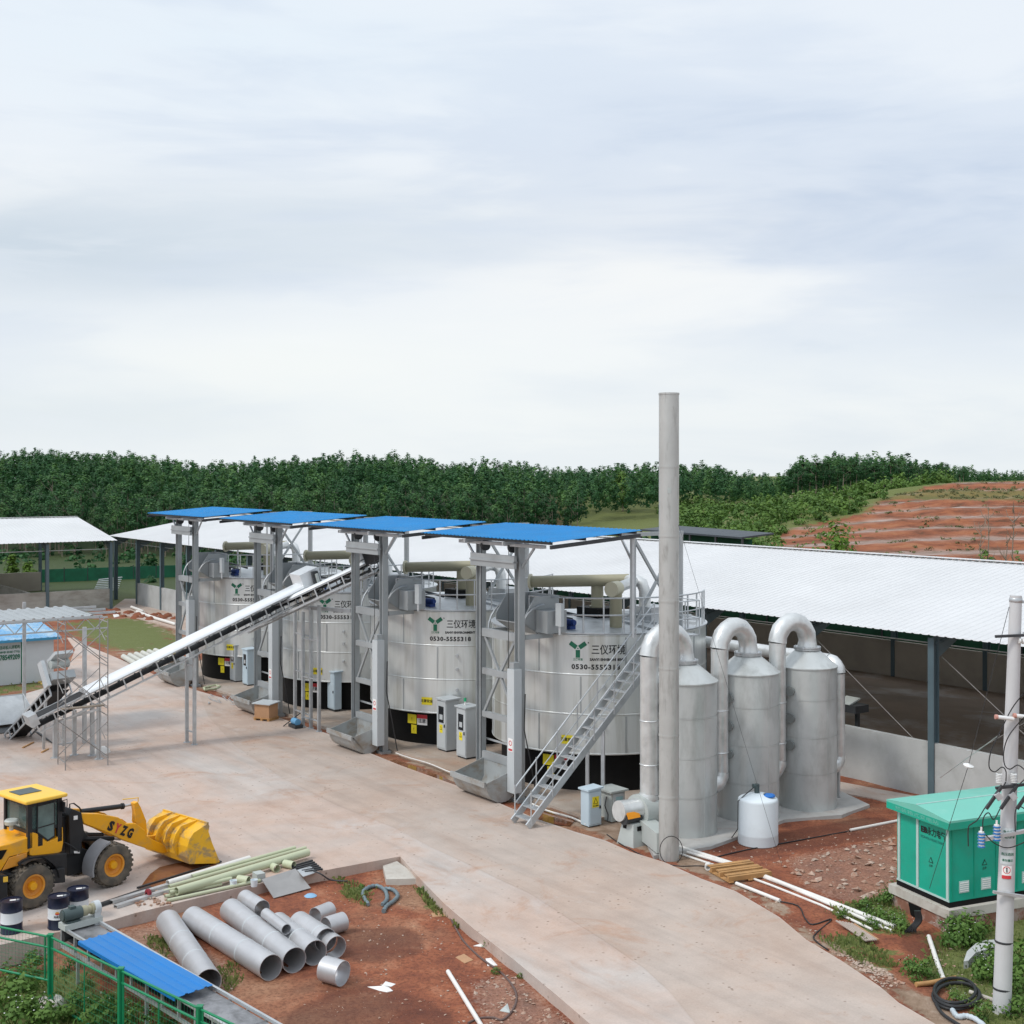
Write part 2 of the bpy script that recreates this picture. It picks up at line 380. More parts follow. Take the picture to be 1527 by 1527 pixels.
def ground_mat():
    m, nt, b = new_mat('red_earth_ground')
    p = pos(nt)
    big = nz(nt, p, .22, 5, .6, .4); mid = nz(nt, p, 1.3, 7, .68, .2); fine = nz(nt, p, 14, 6, .7)
    red = ramp(nt, mid, [(.27, (.105, .036, .023)), (.42, (.22, .072, .038)), (.55, (.29, .10, .05)), (.72, (.40, .185, .11))])
    tan = ramp(nt, mid, [(.3, (.26, .14, .08)), (.7, (.40, .26, .165))])
    c = mixc(nt, ramp(nt, big, [(.48, 0.0), (.64, .75)]), red, tan)
    c = mixc(nt, ramp(nt, fine, [(.40, .55), (.52, 0.0)]), c, (.09, .032, .02))
    c = mixc(nt, ramp(nt, fine, [(.66, 0.0), (.72, .7)]), c, (.42, .33, .27))
    def at(nm):
        a = nd(nt, 'ShaderNodeAttribute'); a.attribute_name = nm; return a.outputs['Fac']
    # zone masks roughened by noise
    def mask(nm, nn=mid, k=2.0):
        return ramp(nt, mth(nt, 'ADD', at(nm), mth(nt, 'MULTIPLY', mth(nt, 'SUBTRACT', nn, .5), k)), [(.42, 0.0), (.58, 1.0)])
    grass = ramp(nt, fine, [(.3, (.075, .095, .028)), (.55, (.13, .15, .045)), (.75, (.21, .20, .085))])
    c = mixc(nt, mask('grass'), c, grass)
    grav = ramp(nt, fine, [(.35, (.17, .11, .08)), (.6, (.33, .25, .20)), (.75, (.48, .42, .38))])
    c = mixc(nt, mth(nt, 'MULTIPLY', mask('gravel', fine, 1.6), .38), c, grav)
    mud = ramp(nt, mid, [(.3, (.12, .075, .045)), (.5, (.26, .18, .125)), (.7, (.40, .31, .245))])
    c = mixc(nt, mask('mud'), c, mud)
    wood = ramp(nt, mid, [(.3, (.016, .03, .012)), (.7, (.035, .06, .02))])
    c = mixc(nt, at('wood'), c, wood)
    pt_ = pos(nt, (.35, 1.0, 1.6)); tn_ = nz(nt, pt_, .55, 7, .7, .3)
    terr = ramp(nt, tn_, [(.34, (.075, .040, .022)), (.45, (.19, .066, .034)), (.56, (.275, .100, .046)), (.75, (.32, .16, .085))])
    c = mixc(nt, at('terrace'), c, terr)
    tread = ramp(nt, tn_, [(.32, (.12, .10, .06)), (.48, (.25, .17, .135)), (.66, (.36, .29, .26))])
    c = mixc(nt, at('tread'), c, tread)
    wet = mask('wet', big, .8)
    c = mixc(nt, mth(nt, 'MULTIPLY', wet, .55), c, (.085, .03, .02))
    setin(nt, b, 'Base Color', c)
    setin(nt, b, 'Roughness', ramp(nt, mid, [(.3, .75), (.7, .95)])); b.inputs['Specular IOR Level'].default_value = .25
    h = mth(nt, 'ADD', mth(nt, 'MULTIPLY', mid, 1.2), mth(nt, 'MULTIPLY', fine, .5)); bump(nt, b, h, .06, .7)
    return m
MT['ground'] = ground_mat()

def slab_mat(name, base, dust, k=1.0, dirt=(.30, .17, .105)):
    m, nt, b = new_mat(name)
    p = pos(nt); pu = posu(nt, (.16, .9, 1))
    streak = nz(nt, pu, .8, 7, .65, .5); big = nz(nt, p, .16, 5, .6, .6); mid = nz(nt, p, .9, 7, .62); fine = nz(nt, p, 22, 4, .6)
    c = mixc(nt, ramp(nt, big, [(.38, 0.0), (.62, .9)]), base, dust)
    c = mixc(nt, ramp(nt, streak, [(.50, 0.0), (.72, .65 * k)]), c, dust)
    c = mixc(nt, ramp(nt, mid, [(.60, 0.0), (.80, .55 * k)]), c, dirt)
    c = mixc(nt, ramp(nt, streak, [(.66, 0.0), (.78, .4 * k)]), c, dirt)
    blot = nz(nt, pos(nt, (1, 1, 1)), .42, 8, .7, .8)
    c = mixc(nt, ramp(nt, blot, [(.55, 0.0), (.68, .6)]), c, (.40, .225, .14))
    pale = nz(nt, pos(nt, (1.1, .9, 1)), .30, 8, .72, .5)
    c = mixc(nt, ramp(nt, pale, [(.60, 0.0), (.72, .5)]), c, (.56, .53, .51))
    c = mixc(nt, 1.0, c, ramp(nt, mid, [(.25, .84), (.75, 1.1)]), 'MULTIPLY')
    trk = nz(nt, posu(nt, (.09, 2.2, 1)), 1.0, 5, .6, .25)
    c = mixc(nt, 1.0, c, ramp(nt, trk, [(.34, .91), (.5, 1.0), (.68, 1.03)]), 'MULTIPLY')
    c = mixc(nt, 1.0, c, ramp(nt, fine, [(.3, .93), (.7, 1.05)]), 'MULTIPLY')
    # scattered crumbs of soil
    v = nd(nt, 'ShaderNodeTexVoronoi'); v.inputs['Scale'].default_value = 4.6; nt.links.new(p, v.inputs['Vector'])
    cr = mth(nt, 'MULTIPLY', ramp(nt, v.outputs['Distance'], [(.10, 1.0), (.17, 0.0)]), ramp(nt, mid, [(.47, 0.0), (.57, .75)]))
    c = mixc(nt, cr, c, (.16, .11, .08))
    setin(nt, b, 'Base Color', c)
    setin(nt, b, 'Roughness', ramp(nt, big, [(.35, .6), (.65, .85)])); b.inputs['Specular IOR Level'].default_value = .3
    bump(nt, b, fine, .004, .4)
    return m
MT['yard'] = slab_mat('yard_concrete', (.495, .44, .40), (.485, .355, .285), 1.1)
MT['road'] = slab_mat('road_concrete', (.465, .388, .335), (.44, .33, .265), 1.1)
MT['pad'] = slab_mat('tank_pad_concrete', (.45, .40, .35), (.38, .28, .21), 1.0)
def kerbmat(): return M('slab_edge', (.33, .31, .28), .9, 0, .2, 2, stain=(.24, .14, .09), stain_amt=.5)
def water_mat():
    m, nt, b = new_mat('muddy_water'); p = pos(nt)
    setin(nt, b, 'Base Color', ramp(nt, nz(nt, p, 1.2, 4), [(.35, (.16, .065, .03)), (.65, (.27, .13, .075))]))
    b.inputs['Roughness'].default_value = .08; b.inputs['Specular IOR Level'].default_value = .5; return m
MT['water'] = water_mat()
def leaf_mat(name, dark, light, trans=.25, mid=None):
    m, nt, b = new_mat(name)
    a = nd(nt, 'ShaderNodeAttribute'); a.attribute_name = 'tint'
    oi = nd(nt, 'ShaderNodeObjectInfo')
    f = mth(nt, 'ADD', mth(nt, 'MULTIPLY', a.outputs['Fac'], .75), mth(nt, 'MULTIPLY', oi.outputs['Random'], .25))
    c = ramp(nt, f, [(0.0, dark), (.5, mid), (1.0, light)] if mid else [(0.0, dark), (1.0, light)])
    setin(nt, b, 'Base Color', c); b.inputs['Roughness'].default_value = .6; b.inputs['Specular IOR Level'].default_value = .25
    t = nd(nt, 'ShaderNodeBsdfTranslucent'); nt.links.new(c, t.inputs[0])
    mx = nd(nt, 'ShaderNodeMixShader'); mx.inputs[0].default_value = trans
    nt.links.new(b.outputs[0], mx.inputs[1]); nt.links.new(t.outputs[0], mx.inputs[2])
    out = [n for n in nt.nodes if n.type == 'OUTPUT_MATERIAL'][0]; nt.links.new(mx.outputs[0], out.inputs[0])
    return m
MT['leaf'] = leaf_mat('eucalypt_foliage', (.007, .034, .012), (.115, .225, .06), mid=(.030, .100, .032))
MT['leafbright'] = leaf_mat('bright_foliage', (.05, .11, .012), (.16, .27, .04))
MT['leafmid'] = leaf_mat('shrub_foliage', (.035, .095, .018), (.15, .25, .05))
MT['grassblade'] = leaf_mat('grass_blades', (.08, .12, .03), (.26, .30, .10))
MT['flower'] = M('white_flower', (.8, .8, .76), .6)

# ------------------------------------------------------------------ sky and sun
w = bpy.data.worlds.new('World'); scene.world = w; w.use_nodes = True
nt = w.node_tree; nt.nodes.clear()
out = nd(nt, 'ShaderNodeOutputWorld'); bg = nd(nt, 'ShaderNodeBackground'); nt.links.new(bg.outputs[0], out.inputs[0])
SUN_EL, SUN_AZ = 50.0, None
sun_dir = Vector((-.62, -.38, 0)).normalized() * math.cos(R(SUN_EL)) + ZZ * math.sin(R(SUN_EL))
sky = nd(nt, 'ShaderNodeTexSky', sky_type='NISHITA'); sky.sun_disc = False
sky.sun_elevation = R(SUN_EL); sky.sun_rotation = math.atan2(sun_dir.x, sun_dir.y)
sky.air_density = 1.0; sky.dust_density = 2.0; sky.ozone_density = 1.0
tc = nd(nt, 'ShaderNodeTexCoord')
mp = nd(nt, 'ShaderNodeMapping'); mp.inputs['Scale'].default_value = (2.0, 2.0, 9.0); mp.inputs['Location'].default_value = (3.35, 1.7, 0.62)
nt.links.new(tc.outputs['Generated'], mp.inputs[0])
n1 = nz(nt, mp.outputs[0], .72, 6, .5, .35)
mp2 = nd(nt, 'ShaderNodeMapping'); mp2.inputs['Scale'].default_value = (5, 5, 26.0); mp2.inputs['Location'].default_value = (1.35, .7, 0.2)
nt.links.new(tc.outputs['Generated'], mp2.inputs[0])
n2 = nz(nt, mp2.outputs[0], .8, 5, .55, .4)
nn = mth(nt, 'ADD', mth(nt, 'MULTIPLY', n1, .66), mth(nt, 'MULTIPLY', n2, .34))
cl = ramp(nt, nn, [(.34, (5.6, 6.5, 7.9)), (.46, (7.0, 7.7, 8.7)), (.56, (8.6, 9.0, 9.4)), (.68, (9.4, 9.6, 9.7))], 'EASE')
sp = nd(nt, 'ShaderNodeSeparateXYZ'); nt.links.new(tc.outputs['Generated'], sp.inputs[0])
hz = ramp(nt, sp.outputs[2], [(0.0, .75), (.05, .55), (.14, .0)])
cl = mixc(nt, hz, cl, (8.9, 9.35, 9.4))
top = ramp(nt, sp.outputs[2], [(.20, 0.0), (.36, .35)])
cl = mixc(nt, top, cl, (7.6, 8.6, 9.8))
zen = ramp(nt, sp.outputs[2], [(.4, 1.0), (1.0, 1.25)])
cl = mixc(nt, 1.0, cl, zen, 'MULTIPLY')
# broad features of this overcast: darker banks and bright breaks, by direction
dy_ = mth(nt, 'MAXIMUM', sp.outputs[1], .05); az = mth(nt, 'DIVIDE', sp.outputs[0], dy_); el = mth(nt, 'DIVIDE', sp.outputs[2], dy_)
fwd = ramp(nt, sp.outputs[1], [(.05, 0.0), (.3, 1.0)])
wob = mth(nt, 'MULTIPLY', mth(nt, 'SUBTRACT', n1, .5), .35); wob2 = mth(nt, 'MULTIPLY', mth(nt, 'SUBTRACT', n2, .5), .07)
def blob(px, py, sx, sy, col, amt):
    global cl
    a = mth(nt, 'DIVIDE', mth(nt, 'SUBTRACT', mth(nt, 'ADD', az, wob), (px - CX) / F), sx / F); b_ = mth(nt, 'DIVIDE', mth(nt, 'SUBTRACT', mth(nt, 'ADD', el, wob2), (HY - py) / F), sy / F)
    g = mth(nt, 'EXPONENT', mth(nt, 'MULTIPLY', mth(nt, 'ADD', mth(nt, 'MULTIPLY', a, a), mth(nt, 'MULTIPLY', b_, b_)), -1.0))
    cl = mixc(nt, mth(nt, 'MULTIPLY', mth(nt, 'MULTIPLY', g, mth(nt, 'MULTIPLY', ramp(nt, n2, [(.36, .35), (.56, 1.0)]), amt)), fwd), cl, col)
blob(60, 350, 420, 85, (5.9, 6.75, 7.6), .9); blob(520, 330, 300, 60, (6.4, 7.2, 8.0), .6); blob(1500, 420, 160, 60, (6.3, 7.0, 7.8), .75); blob(120, 610, 420, 40, (7.3, 8.0, 8.4), .5)
blob(950, 400, 260, 110, (9.3, 9.4, 9.35), .8); blob(420, 530, 420, 60, (9.2, 9.45, 9.3), .7); blob(1200, 600, 500, 70, (9.2, 9.45, 9.4), .6); blob(300, 40, 380, 130, (7.9, 8.9, 9.7), .6); blob(1250, 60, 420, 110, (8.2, 8.8, 9.5), .5)
glow = nd(nt, 'ShaderNodeVectorMath', operation='DOT_PRODUCT'); nt.links.new(tc.outputs['Generated'], glow.inputs[0]); glow.inputs[1].default_value = sun_dir
cl = mixc(nt, 1.0, cl, ramp(nt, glow.outputs['Value'], [(-.2, 1.0), (.45, 1.0), (1.0, 1.6)]), 'MULTIPLY')
c = mixc(nt, .92, sky.outputs[0], cl)
nt.links.new(c, bg.inputs[0]); bg.inputs[1].default_value = .1
sl = bpy.data.lights.new('sun', 'SUN'); sl.energy = 1.5; sl.angle = R(10); sl.color = (1.0, .95, .88)
so = bpy.data.objects.new('sun', sl); COL.objects.link(so)
so.rotation_euler = sun_dir.to_track_quat('Z', 'Y').to_euler()
so.location = (-30, -20, 60)
scene.view_settings.view_transform = 'Standard'; scene.view_settings.look = 'None'; scene.view_settings.gamma = 1
scene.view_settings.exposure = 0.08
# ------------------------------------------------------------------ terrain sheet
def interp(x, xs, ys): return float(np.interp(x, xs, ys))
def sstep(a, b, x):
    t = min(1, max(0, (x - a) / (b - a))); return t * t * (3 - 2 * t)
def wpoly(px, z=0.0):
    return [(g.x, g.y) for g in (G(a, b, z) for a, b in px)]
def inside(pt, poly):
    x, y = pt; r = False; j = len(poly) - 1
    for i in range(len(poly)):
        xi, yi = poly[i]; xj, yj = poly[j]
        if (yi > y) != (yj > y) and x < (xj - xi) * (y - yi) / (yj - yi) + xi: r = not r
        j = i
    return r
YARD_PX = [(-420, 1500), (-100, 1432), (0, 1409), (167, 1372), (200, 1362), (357, 1324), (478, 1299), (597, 1277), (620, 1304), (662, 1347), (705, 1384), (765, 1430),
           (830, 1484), (880, 1527), (1000, 1640), (1180, 1820), (1800, 1820), (1560, 1640), (1400, 1530), (1340, 1495), (1312, 1471), (1254, 1432), (1202, 1401), (1163, 1368), (1097, 1329),
           (1045, 1310), (992, 1286), (940, 1270), (902, 1253), (860, 1241), (803, 1222), (755, 1202), (700, 1178), (641, 1157), (594, 1140), (547, 1121), (498, 1097),
           (436, 1077), (354, 1047), (292, 1029), (239, 1010), (200, 992), (165, 977), (128, 962), (112, 951), (100, 951), (112, 968), (100, 1000), (80, 1022), (0, 1045), (-420, 1090)]
PIT = wpoly([(-420, 1462), (-100, 1415), (0, 1392), (167, 1356), (600, 1262), (640, 1290), (690, 1340), (800, 1423), (920, 1520), (1060, 1640), (1060, 1900), (-900, 1900)])
ZONES = {
 'grass': [[(105, 928), (160, 922), (240, 925), (262, 945), (275, 975), (240, 985), (205, 980), (150, 962), (112, 950)], [(-60, 1028), (80, 1013), (84, 1022), (-60, 1052)],
           [(-300, 1470), (0, 1425), (60, 1412), (95, 1416), (240, 1500), (330, 1560), (330, 1700), (-300, 1700)], [(215, 1392), (250, 1368), (268, 1424), (240, 1425)],
           [(612, 1312), (640, 1325), (690, 1372), (680, 1376), (645, 1350)], [(1222, 1362), (1325, 1338), (1350, 1362), (1345, 1402), (1290, 1385)], [(1210, 1398), (1290, 1402), (1340, 1440), (1300, 1452)],
           [(1385, 1400), (1470, 1368), (1600, 1370), (1800, 1420), (1800, 1700), (1500, 1700), (1450, 1500), (1372, 1445)], [(320, 1440), (350, 1425), (365, 1450), (340, 1470)], [(500, 1300), (560, 1318), (548, 1345), (515, 1335)]],
 'gravel': [[(150, 1395), (232, 1362), (350, 1440), (350, 1490), (230, 1440)], [(1175, 1282), (1338, 1255), (1338, 1345), (1225, 1345)], [(1235, 1418), (1290, 1432), (1352, 1472), (1315, 1474)],
            [(700, 1455), (760, 1440), (870, 1527), (760, 1600)]],
 'mud': [[(150, 960), (292, 1026), (498, 1092), (760, 1198), (992, 1284), (1045, 1308), (1097, 1327), (1202, 1398), (1345, 1500), (1500, 1620), (1500, 1560), (1372, 1484), (1250, 1410), (1120, 1320), (1050, 1285), (960, 1235), (760, 1150), (560, 1075), (300, 985)],
         [(160, 905), (215, 890), (420, 960), (300, 960)], [(-300, 1040), (0, 1044), (40, 1030), (20, 1062), (-300, 1090)], [(595, 1285), (612, 1290), (622, 1316), (578, 1318)]],
 'wet': [[(430, 1490), (560, 1450), (700, 1500), (640, 1600), (430, 1560)], [(480, 1380), (620, 1370), (640, 1420), (520, 1425)], [(1020, 1265), (1330, 1215), (1335, 1250), (1110, 1285)], [(1330, 1380), (1420, 1395), (1400, 1440), (1340, 1420)]],
}
WZ = {k: [wpoly(p, -.1) for p in v] for k, v in ZONES.items()}
H1X = [-400, 0, 100, 200, 300, 400, 500, 600, 680, 800, 900, 1000, 1070, 1100, 1180, 1300, 1700]
H1Z = [z + 2.6 for z in [5.6, 5.6, 6.0, 5.2, 3.4, 4.3, 5.2, 5.2, 3.7, 3.2, 2.8, 3.2, 3.0, 1.9, 1.6, 1, 1]]
H2X = [850, 1000, 1100, 1200, 1300, 1400, 1527, 1900]
H2Z = [0.0, 2.4, 4.3, 5.6, 7.2, 8.4, 8.6, 8.6]
TERR_PX = [(1166, 800), (1185, 790), (1240, 777), (1290, 768), (1312, 746), (1380, 727), (1450, 717), (1900, 714), (1900, 900), (1150, 900)]
def terrain(x, y):
    """height plus terrace/tread weights"""
    px = CX + F * x / max(y, 1.0)
    z = -.06; tr = td = 0.0
    if y < 90:
        nn = mnoise.fractal((x * .8, y * .8, 3.1), 1.0, 2.0, 4)
        z += .028 * nn
        if inside((x, y), PIT):
            z = -.25 + .04 * nn
            # verge by the fence falls away
            d = (Vector((x, y, 0)) - G(135, 1400, 0)).dot(Vector((-.7, -.7, 0)))
            z -= .28 * sstep(-.5, 1.2, d)
        dk = (Vector((x, y)) - Vector((9.3, 26.2))).length
        if y < 33 and x > 4.5:
            z += -.10 * (1 - sstep(.6, 2.6, dk)) + .05 * nn * sstep(5.5, 7, x)
            z = min(z, -.03)
    if y > 120:
        n2 = mnoise.fractal((x * .03, y * .03, 1.7), 1.0, 2.0, 3)
        h1 = interp(px, H1X, H1Z) * (.55 * sstep(148, 215, y) + .45 * sstep(160, 262, y)) * (1 - .8 * sstep(275, 420, y))
        h2 = 0.0
        if px > 850:
            top = interp(px, H2X, H2Z)
            yy = y + 3.6 * mnoise.noise((x * .05, y * .03, 0)) + 1.1 * mnoise.noise((x * .4, 0, 5))
            t = (yy - 138) / 64.0
            s = min(1, max(0, t))
            ns = 8
            k = math.floor(s * ns); fr = s * ns - k
            st = (k + min(1, fr / .32)) / ns
            smooth = s * s * (3 - 2 * s) * .4 + s * .6
            zz = top * st
            py = HY + (CH - zz) * F / y
            w = sstep(1120, 1200, px)
            h2 = top * (smooth * (1 - w) + st * w)
            h2 *= 1 - .5 * sstep(212, 262, y)
            if 136 < y < 206 and inside((px, py), TERR_PX):
                tr = 1.0; td = 1.0 if fr > .36 else 0.0; h2 += .22 * mnoise.noise((x * .55, y * .6, 3)) + .14 * mnoise.noise((x * 1.3, y * 1.1, 7))
        z = max(z, max(h1, h2) + .35 * n2 * sstep(120, 160, y) * (1 - tr))
    return z, tr, td
def axis(segs):
    o = []
    for a, b, s in segs:
        n = max(1, round((b - a) / s)); o += [a + (b - a) * i / n for i in range(n)]
    return o + [segs[-1][1]]
XS = axis([(-900, -300, 100), (-300, -110, 12), (-110, -36, 3.0), (-36, -15, 1.2), (-15, 14, .26), (14, 30, 1.0), (30, 110, 1.6), (110, 300, 12), (300, 900, 100)])
YS = axis([(2, 20, 1.0), (20, 45, .26), (45, 90, .7), (90, 138, 3), (138, 206, .62), (206, 300, 4), (300, 420, 12), (420, 3400, 240)])
nx, ny = len(XS), len(YS)
verts = []; att = {k: [] for k in ('grass', 'gravel', 'mud', 'wet', 'wood', 'terrace', 'tread')}
bbs = {k: [(min(p[0] for p in q), max(p[0] for p in q), min(p[1] for p in q), max(p[1] for p in q), q) for q in v] for k, v in WZ.items()}
for y in YS:
    for x in XS:
        z, tr, td = terrain(x, y)
        verts.append((x, y, z))
        px = CX + F * x / y
        for k in ('grass', 'gravel', 'mud', 'wet'):
            f = 0.0
            if y < 92:
                for x0, x1, y0, y1, q in bbs[k]:
                    if x0 <= x <= x1 and y0 <= y <= y1 and inside((x, y), q): f = 1.0; break
            att[k].append(f)
        wf = 1 - sstep(790, 880, px)
        if y >= 92: att['grass'][-1] = 1.0 - sstep(150, 170, y) * wf
        att['wood'].append(max(sstep(140, 165, y), .8 * sstep(94, 114, y)) * (1 - tr) * wf)
        att['terrace'].append(tr); att['tread'].append(td)
        if tr > 0:
            py = HY + (CH - z) * F / y; gb = 1.0 if (731 < py < 746 and px > 1285) else 0.0
            att['grass'][-1] = gb; att['terrace'][-1] = 1 - .7 * gb; att['tread'][-1] *= 1 - .8 * gb
def blur(a, it=3):
    a = np.array(a, float).reshape(ny, nx)
    for _ in range(it):
        b = np.pad(a, 1, mode='edge'); a = (b[1:-1, 1:-1] * 2 + b[:-2, 1:-1] + b[2:, 1:-1] + b[1:-1, :-2] + b[1:-1, 2:]) / 6
    return a.ravel().tolist()
for k in ('grass', 'gravel', 'mud', 'wet'): att[k] = blur(att[k], 5 if k != 'mud' else 3)
att['tread'] = blur(att['tread'], 1)
faces = [(j * nx + i, j * nx + i + 1, (j + 1) * nx + i + 1, (j + 1) * nx + i) for j in range(ny - 1) for i in range(nx - 1)]
me = bpy.data.meshes.new('ground'); me.from_pydata(verts, [], faces)
me.polygons.foreach_set('use_smooth', [True] * len(faces))
for k, a in att.items():
    at_ = me.attributes.new(k, 'FLOAT', 'POINT'); at_.data.foreach_set('value', a)
me.materials.append(MT['ground'])
ground = bpy.data.objects.new('ground', me); COL.objects.link(ground); ground['kind'] = 'structure'
def gz(x, y): return terrain(x, y)[0]
def GT(px, py, dz=0.0):
    """point where the pixel's ray meets the terrain"""
    g = G(px, py, -.06)
    for _ in range(4): g = G(px, py, gz(g.x, g.y) + dz)
    return g
# concrete slabs
def slab(name, px, z, th, mat):
    mb = MB(); pts = [Vector((a, b, z)) for a, b in wpoly(px, z)]
    mb.prism(pts, (0, 0, -th)); return struct(name, mb, mat)
slab('yard', YARD_PX, 0.0, .5, MT['yard'])
ROAD_PX = [(945, 1272), (992, 1287), (1045, 1311), (1097, 1330), (1163, 1369), (1202, 1402), (1254, 1433), (1312, 1472), (1340, 1496), (1400, 1531), (1555, 1640), (1790, 1815), (1330, 1815), (1130, 1630),
           (1048, 1540), (1000, 1480), (960, 1443), (900, 1402), (850, 1371), (790, 1332), (740, 1309), (690, 1285), (640, 1262), (590, 1235), (500, 1200), (420, 1160), (350, 1112), (310, 1068), (296, 1033),
           (354, 1050), (436, 1079), (498, 1099), (547, 1123), (594, 1142), (641, 1159), (700, 1180), (755, 1204), (803, 1224), (860, 1243), (902, 1255)]
mb = MB(); pts = [Vector((a, b, .004)) for a, b in wpoly(ROAD_PX, .004)]
mb.add(pts, [tuple(range(len(pts)))]); 
o = struct('road', mb, MT['road'])
if o.data.polygons[0].normal.z < 0: o.data.flip_normals()
# tank pad and paths behind
mb = MB(); a = [UV(3.2, .25), UV(3.2, 8.8), UV(-33, 8.8), UV(-33, .25)]
mb.prism([Vector((p.x, p.y, .045)) for p in a], (0, 0, -.4)); struct('tank_pad', mb, MT['pad'])
slab('path', [(172, 913), (168, 906), (186, 893), (215, 893), (300, 925), (420, 965), (380, 975), (290, 945)], -.005, .3, MT['road'])
slab('scrubber_pad', [(975, 1276), (1060, 1262), (1098, 1248), (1170, 1222), (1255, 1215), (1297, 1200), (1255, 1180), (1180, 1165), (1000, 1215), (955, 1240)], .03, .3, M('pad_grey_concrete', (.40, .39, .37), .9, 0, .15, 2, stain=(.28, .15, .1), stain_amt=.5))
slab('shed_path', [(1200, 1158), (1255, 1166), (1392, 1192), (1470, 1208), (1400, 1214), (1300, 1190), (1200, 1172)], -.01, .2, MT['road'])
mb = MB()
pts = [GT(x, y, .0) for x, y in [(204, 1335), (222, 1312), (238, 1298), (262, 1290), (300, 1287), (322, 1290), (318, 1299), (280, 1312), (240, 1325), (222, 1334)]]
pts = [G(x, y, .009) for x, y in [(186, 1341), (192, 1333), (206, 1329), (214, 1316), (224, 1303), (238, 1293), (262, 1287), (290, 1284), (322, 1288), (326, 1293), (300, 1304), (262, 1317), (240, 1326), (226, 1335), (212, 1336), (200, 1343)]]
mb.add(pts, [tuple(range(len(pts)))]); o = struct('puddle', mb, MT['water'])
if o.data.polygons[0].normal.z < 0: o.data.flip_normals()
for q in ([(560, 1140), (600, 1152), (640, 1168), (700, 1192), (690, 1172), (640, 1150), (590, 1132)], [(800, 1226), (850, 1232), (866, 1214), (838, 1200), (806, 1208)]):
    mb = MB(); pts = [G(x, y, -.028) for x, y in q]
    mb.add(pts, [tuple(range(len(pts)))]); o = struct('puddle', mb, MT['water'])
    if o.data.polygons[0].normal.z < 0: o.data.flip_normals()
# ------------------------------------------------------------------ foliage
def leaf_mesh(name, centers, sizes, normals, tints, mat, aspect=.6):
    n = len(centers); c = np.asarray(centers, float); s = np.asarray(sizes, float)[:, None]; N = np.asarray(normals, float)
    N /= np.linalg.norm(N, axis=1)[:, None] + 1e-9
    rnd = RNG.normal(size=(n, 3)); X = np.cross(N, rnd); X /= np.linalg.norm(X, axis=1)[:, None] + 1e-9
    Y = np.cross(N, X)
    v = np.stack([c - X * s * .5, c - Y * s * .5 * aspect, c + X * s * .5 + N * s * .08, c + Y * s * .5 * aspect], 1).reshape(-1, 3)
    me = bpy.data.meshes.new(name); me.vertices.add(4 * n); me.vertices.foreach_set('co', v.ravel())
    me.loops.add(4 * n); me.loops.foreach_set('vertex_index', np.arange(4 * n, dtype=np.int32))
    me.polygons.add(n); me.polygons.foreach_set('loop_start', np.arange(0, 4 * n, 4, dtype=np.int32))
    a = me.attributes.new('tint', 'FLOAT', 'FACE'); a.data.foreach_set('value', np.asarray(tints, np.float32))
    me.materials.append(mat); me.update(calc_edges=True); me.validate(); return me
def crown_points(h, w, base, nclump, nleaf, size, seed, spread=.62, flat=1.0):
    """leaf clumps spread through a crown of height h above `base`, width w"""
    r = np.random.default_rng(seed); C = []; S = []; N = []; T = []
    for k in range(nclump):
        t = (k + r.random()) / nclump
        prof = math.sin(math.pi * min(1, .16 + .84 * t) ** .8) ** .7
        a = r.random() * 6.283; rad = w / 2 * prof * math.sqrt(r.random()) * .85
        cc = np.array([rad * math.cos(a), rad * math.sin(a), base + h * t])
        cr = w * .5 * spread * (.55 + .5 * r.random()); tn = r.random() * .4 + .38 * t  # tint rises with clump height, painting lit tops into the foliage
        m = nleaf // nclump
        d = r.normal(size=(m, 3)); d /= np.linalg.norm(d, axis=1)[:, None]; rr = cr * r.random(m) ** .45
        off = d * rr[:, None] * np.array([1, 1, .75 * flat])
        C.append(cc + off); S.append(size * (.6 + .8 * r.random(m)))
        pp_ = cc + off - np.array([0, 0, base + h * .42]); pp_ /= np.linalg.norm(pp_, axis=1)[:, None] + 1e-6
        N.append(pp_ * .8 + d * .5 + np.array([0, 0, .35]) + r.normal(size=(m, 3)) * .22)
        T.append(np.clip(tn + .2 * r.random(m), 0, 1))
    return np.concatenate(C), np.concatenate(S), np.concatenate(N), np.concatenate(T)
def trunk_mb(h, r, seed, limbs=4, lean=.03):
    rr = random.Random(seed); mb = MB(); pts = []; x = y = 0
    for i in range(6):
        pts.append((x, y, h * i / 5 - .05)); x += rr.uniform(-lean, lean) * h * .4; y += rr.uniform(-lean, lean) * h * .4
    mb.path(pts, r, 6, rs=[r * (1 - .75 * i / 5) for i in range(6)])
    for k in range(limbs):
        t = rr.uniform(.42, .85); i = min(4, int(t * 5)); a = Vector(pts[i]).lerp(Vector(pts[i + 1]), t * 5 - i)
        an = rr.uniform(0, 6.28); L = h * rr.uniform(.12, .2)
        mb.path([a, a + Vector((math.cos(an) * L * .6, math.sin(an) * L * .6, L * .45)), a + Vector((math.cos(an) * L, math.sin(an) * L, L * 1.0))], r * .35, 5, rs=[r * .4, r * .25, r * .1])
    return mb
def forest_front(px): return interp(px, [-400, 0, 250, 500, 860, 875, 1000, 1001, 1150, 1180, 1900], [150, 150, 152, 158, 168, 191, 194, 206, 206, 209, 214])
spots = []
cell = 2.5
rr = random.Random(5)
yy = 148.0
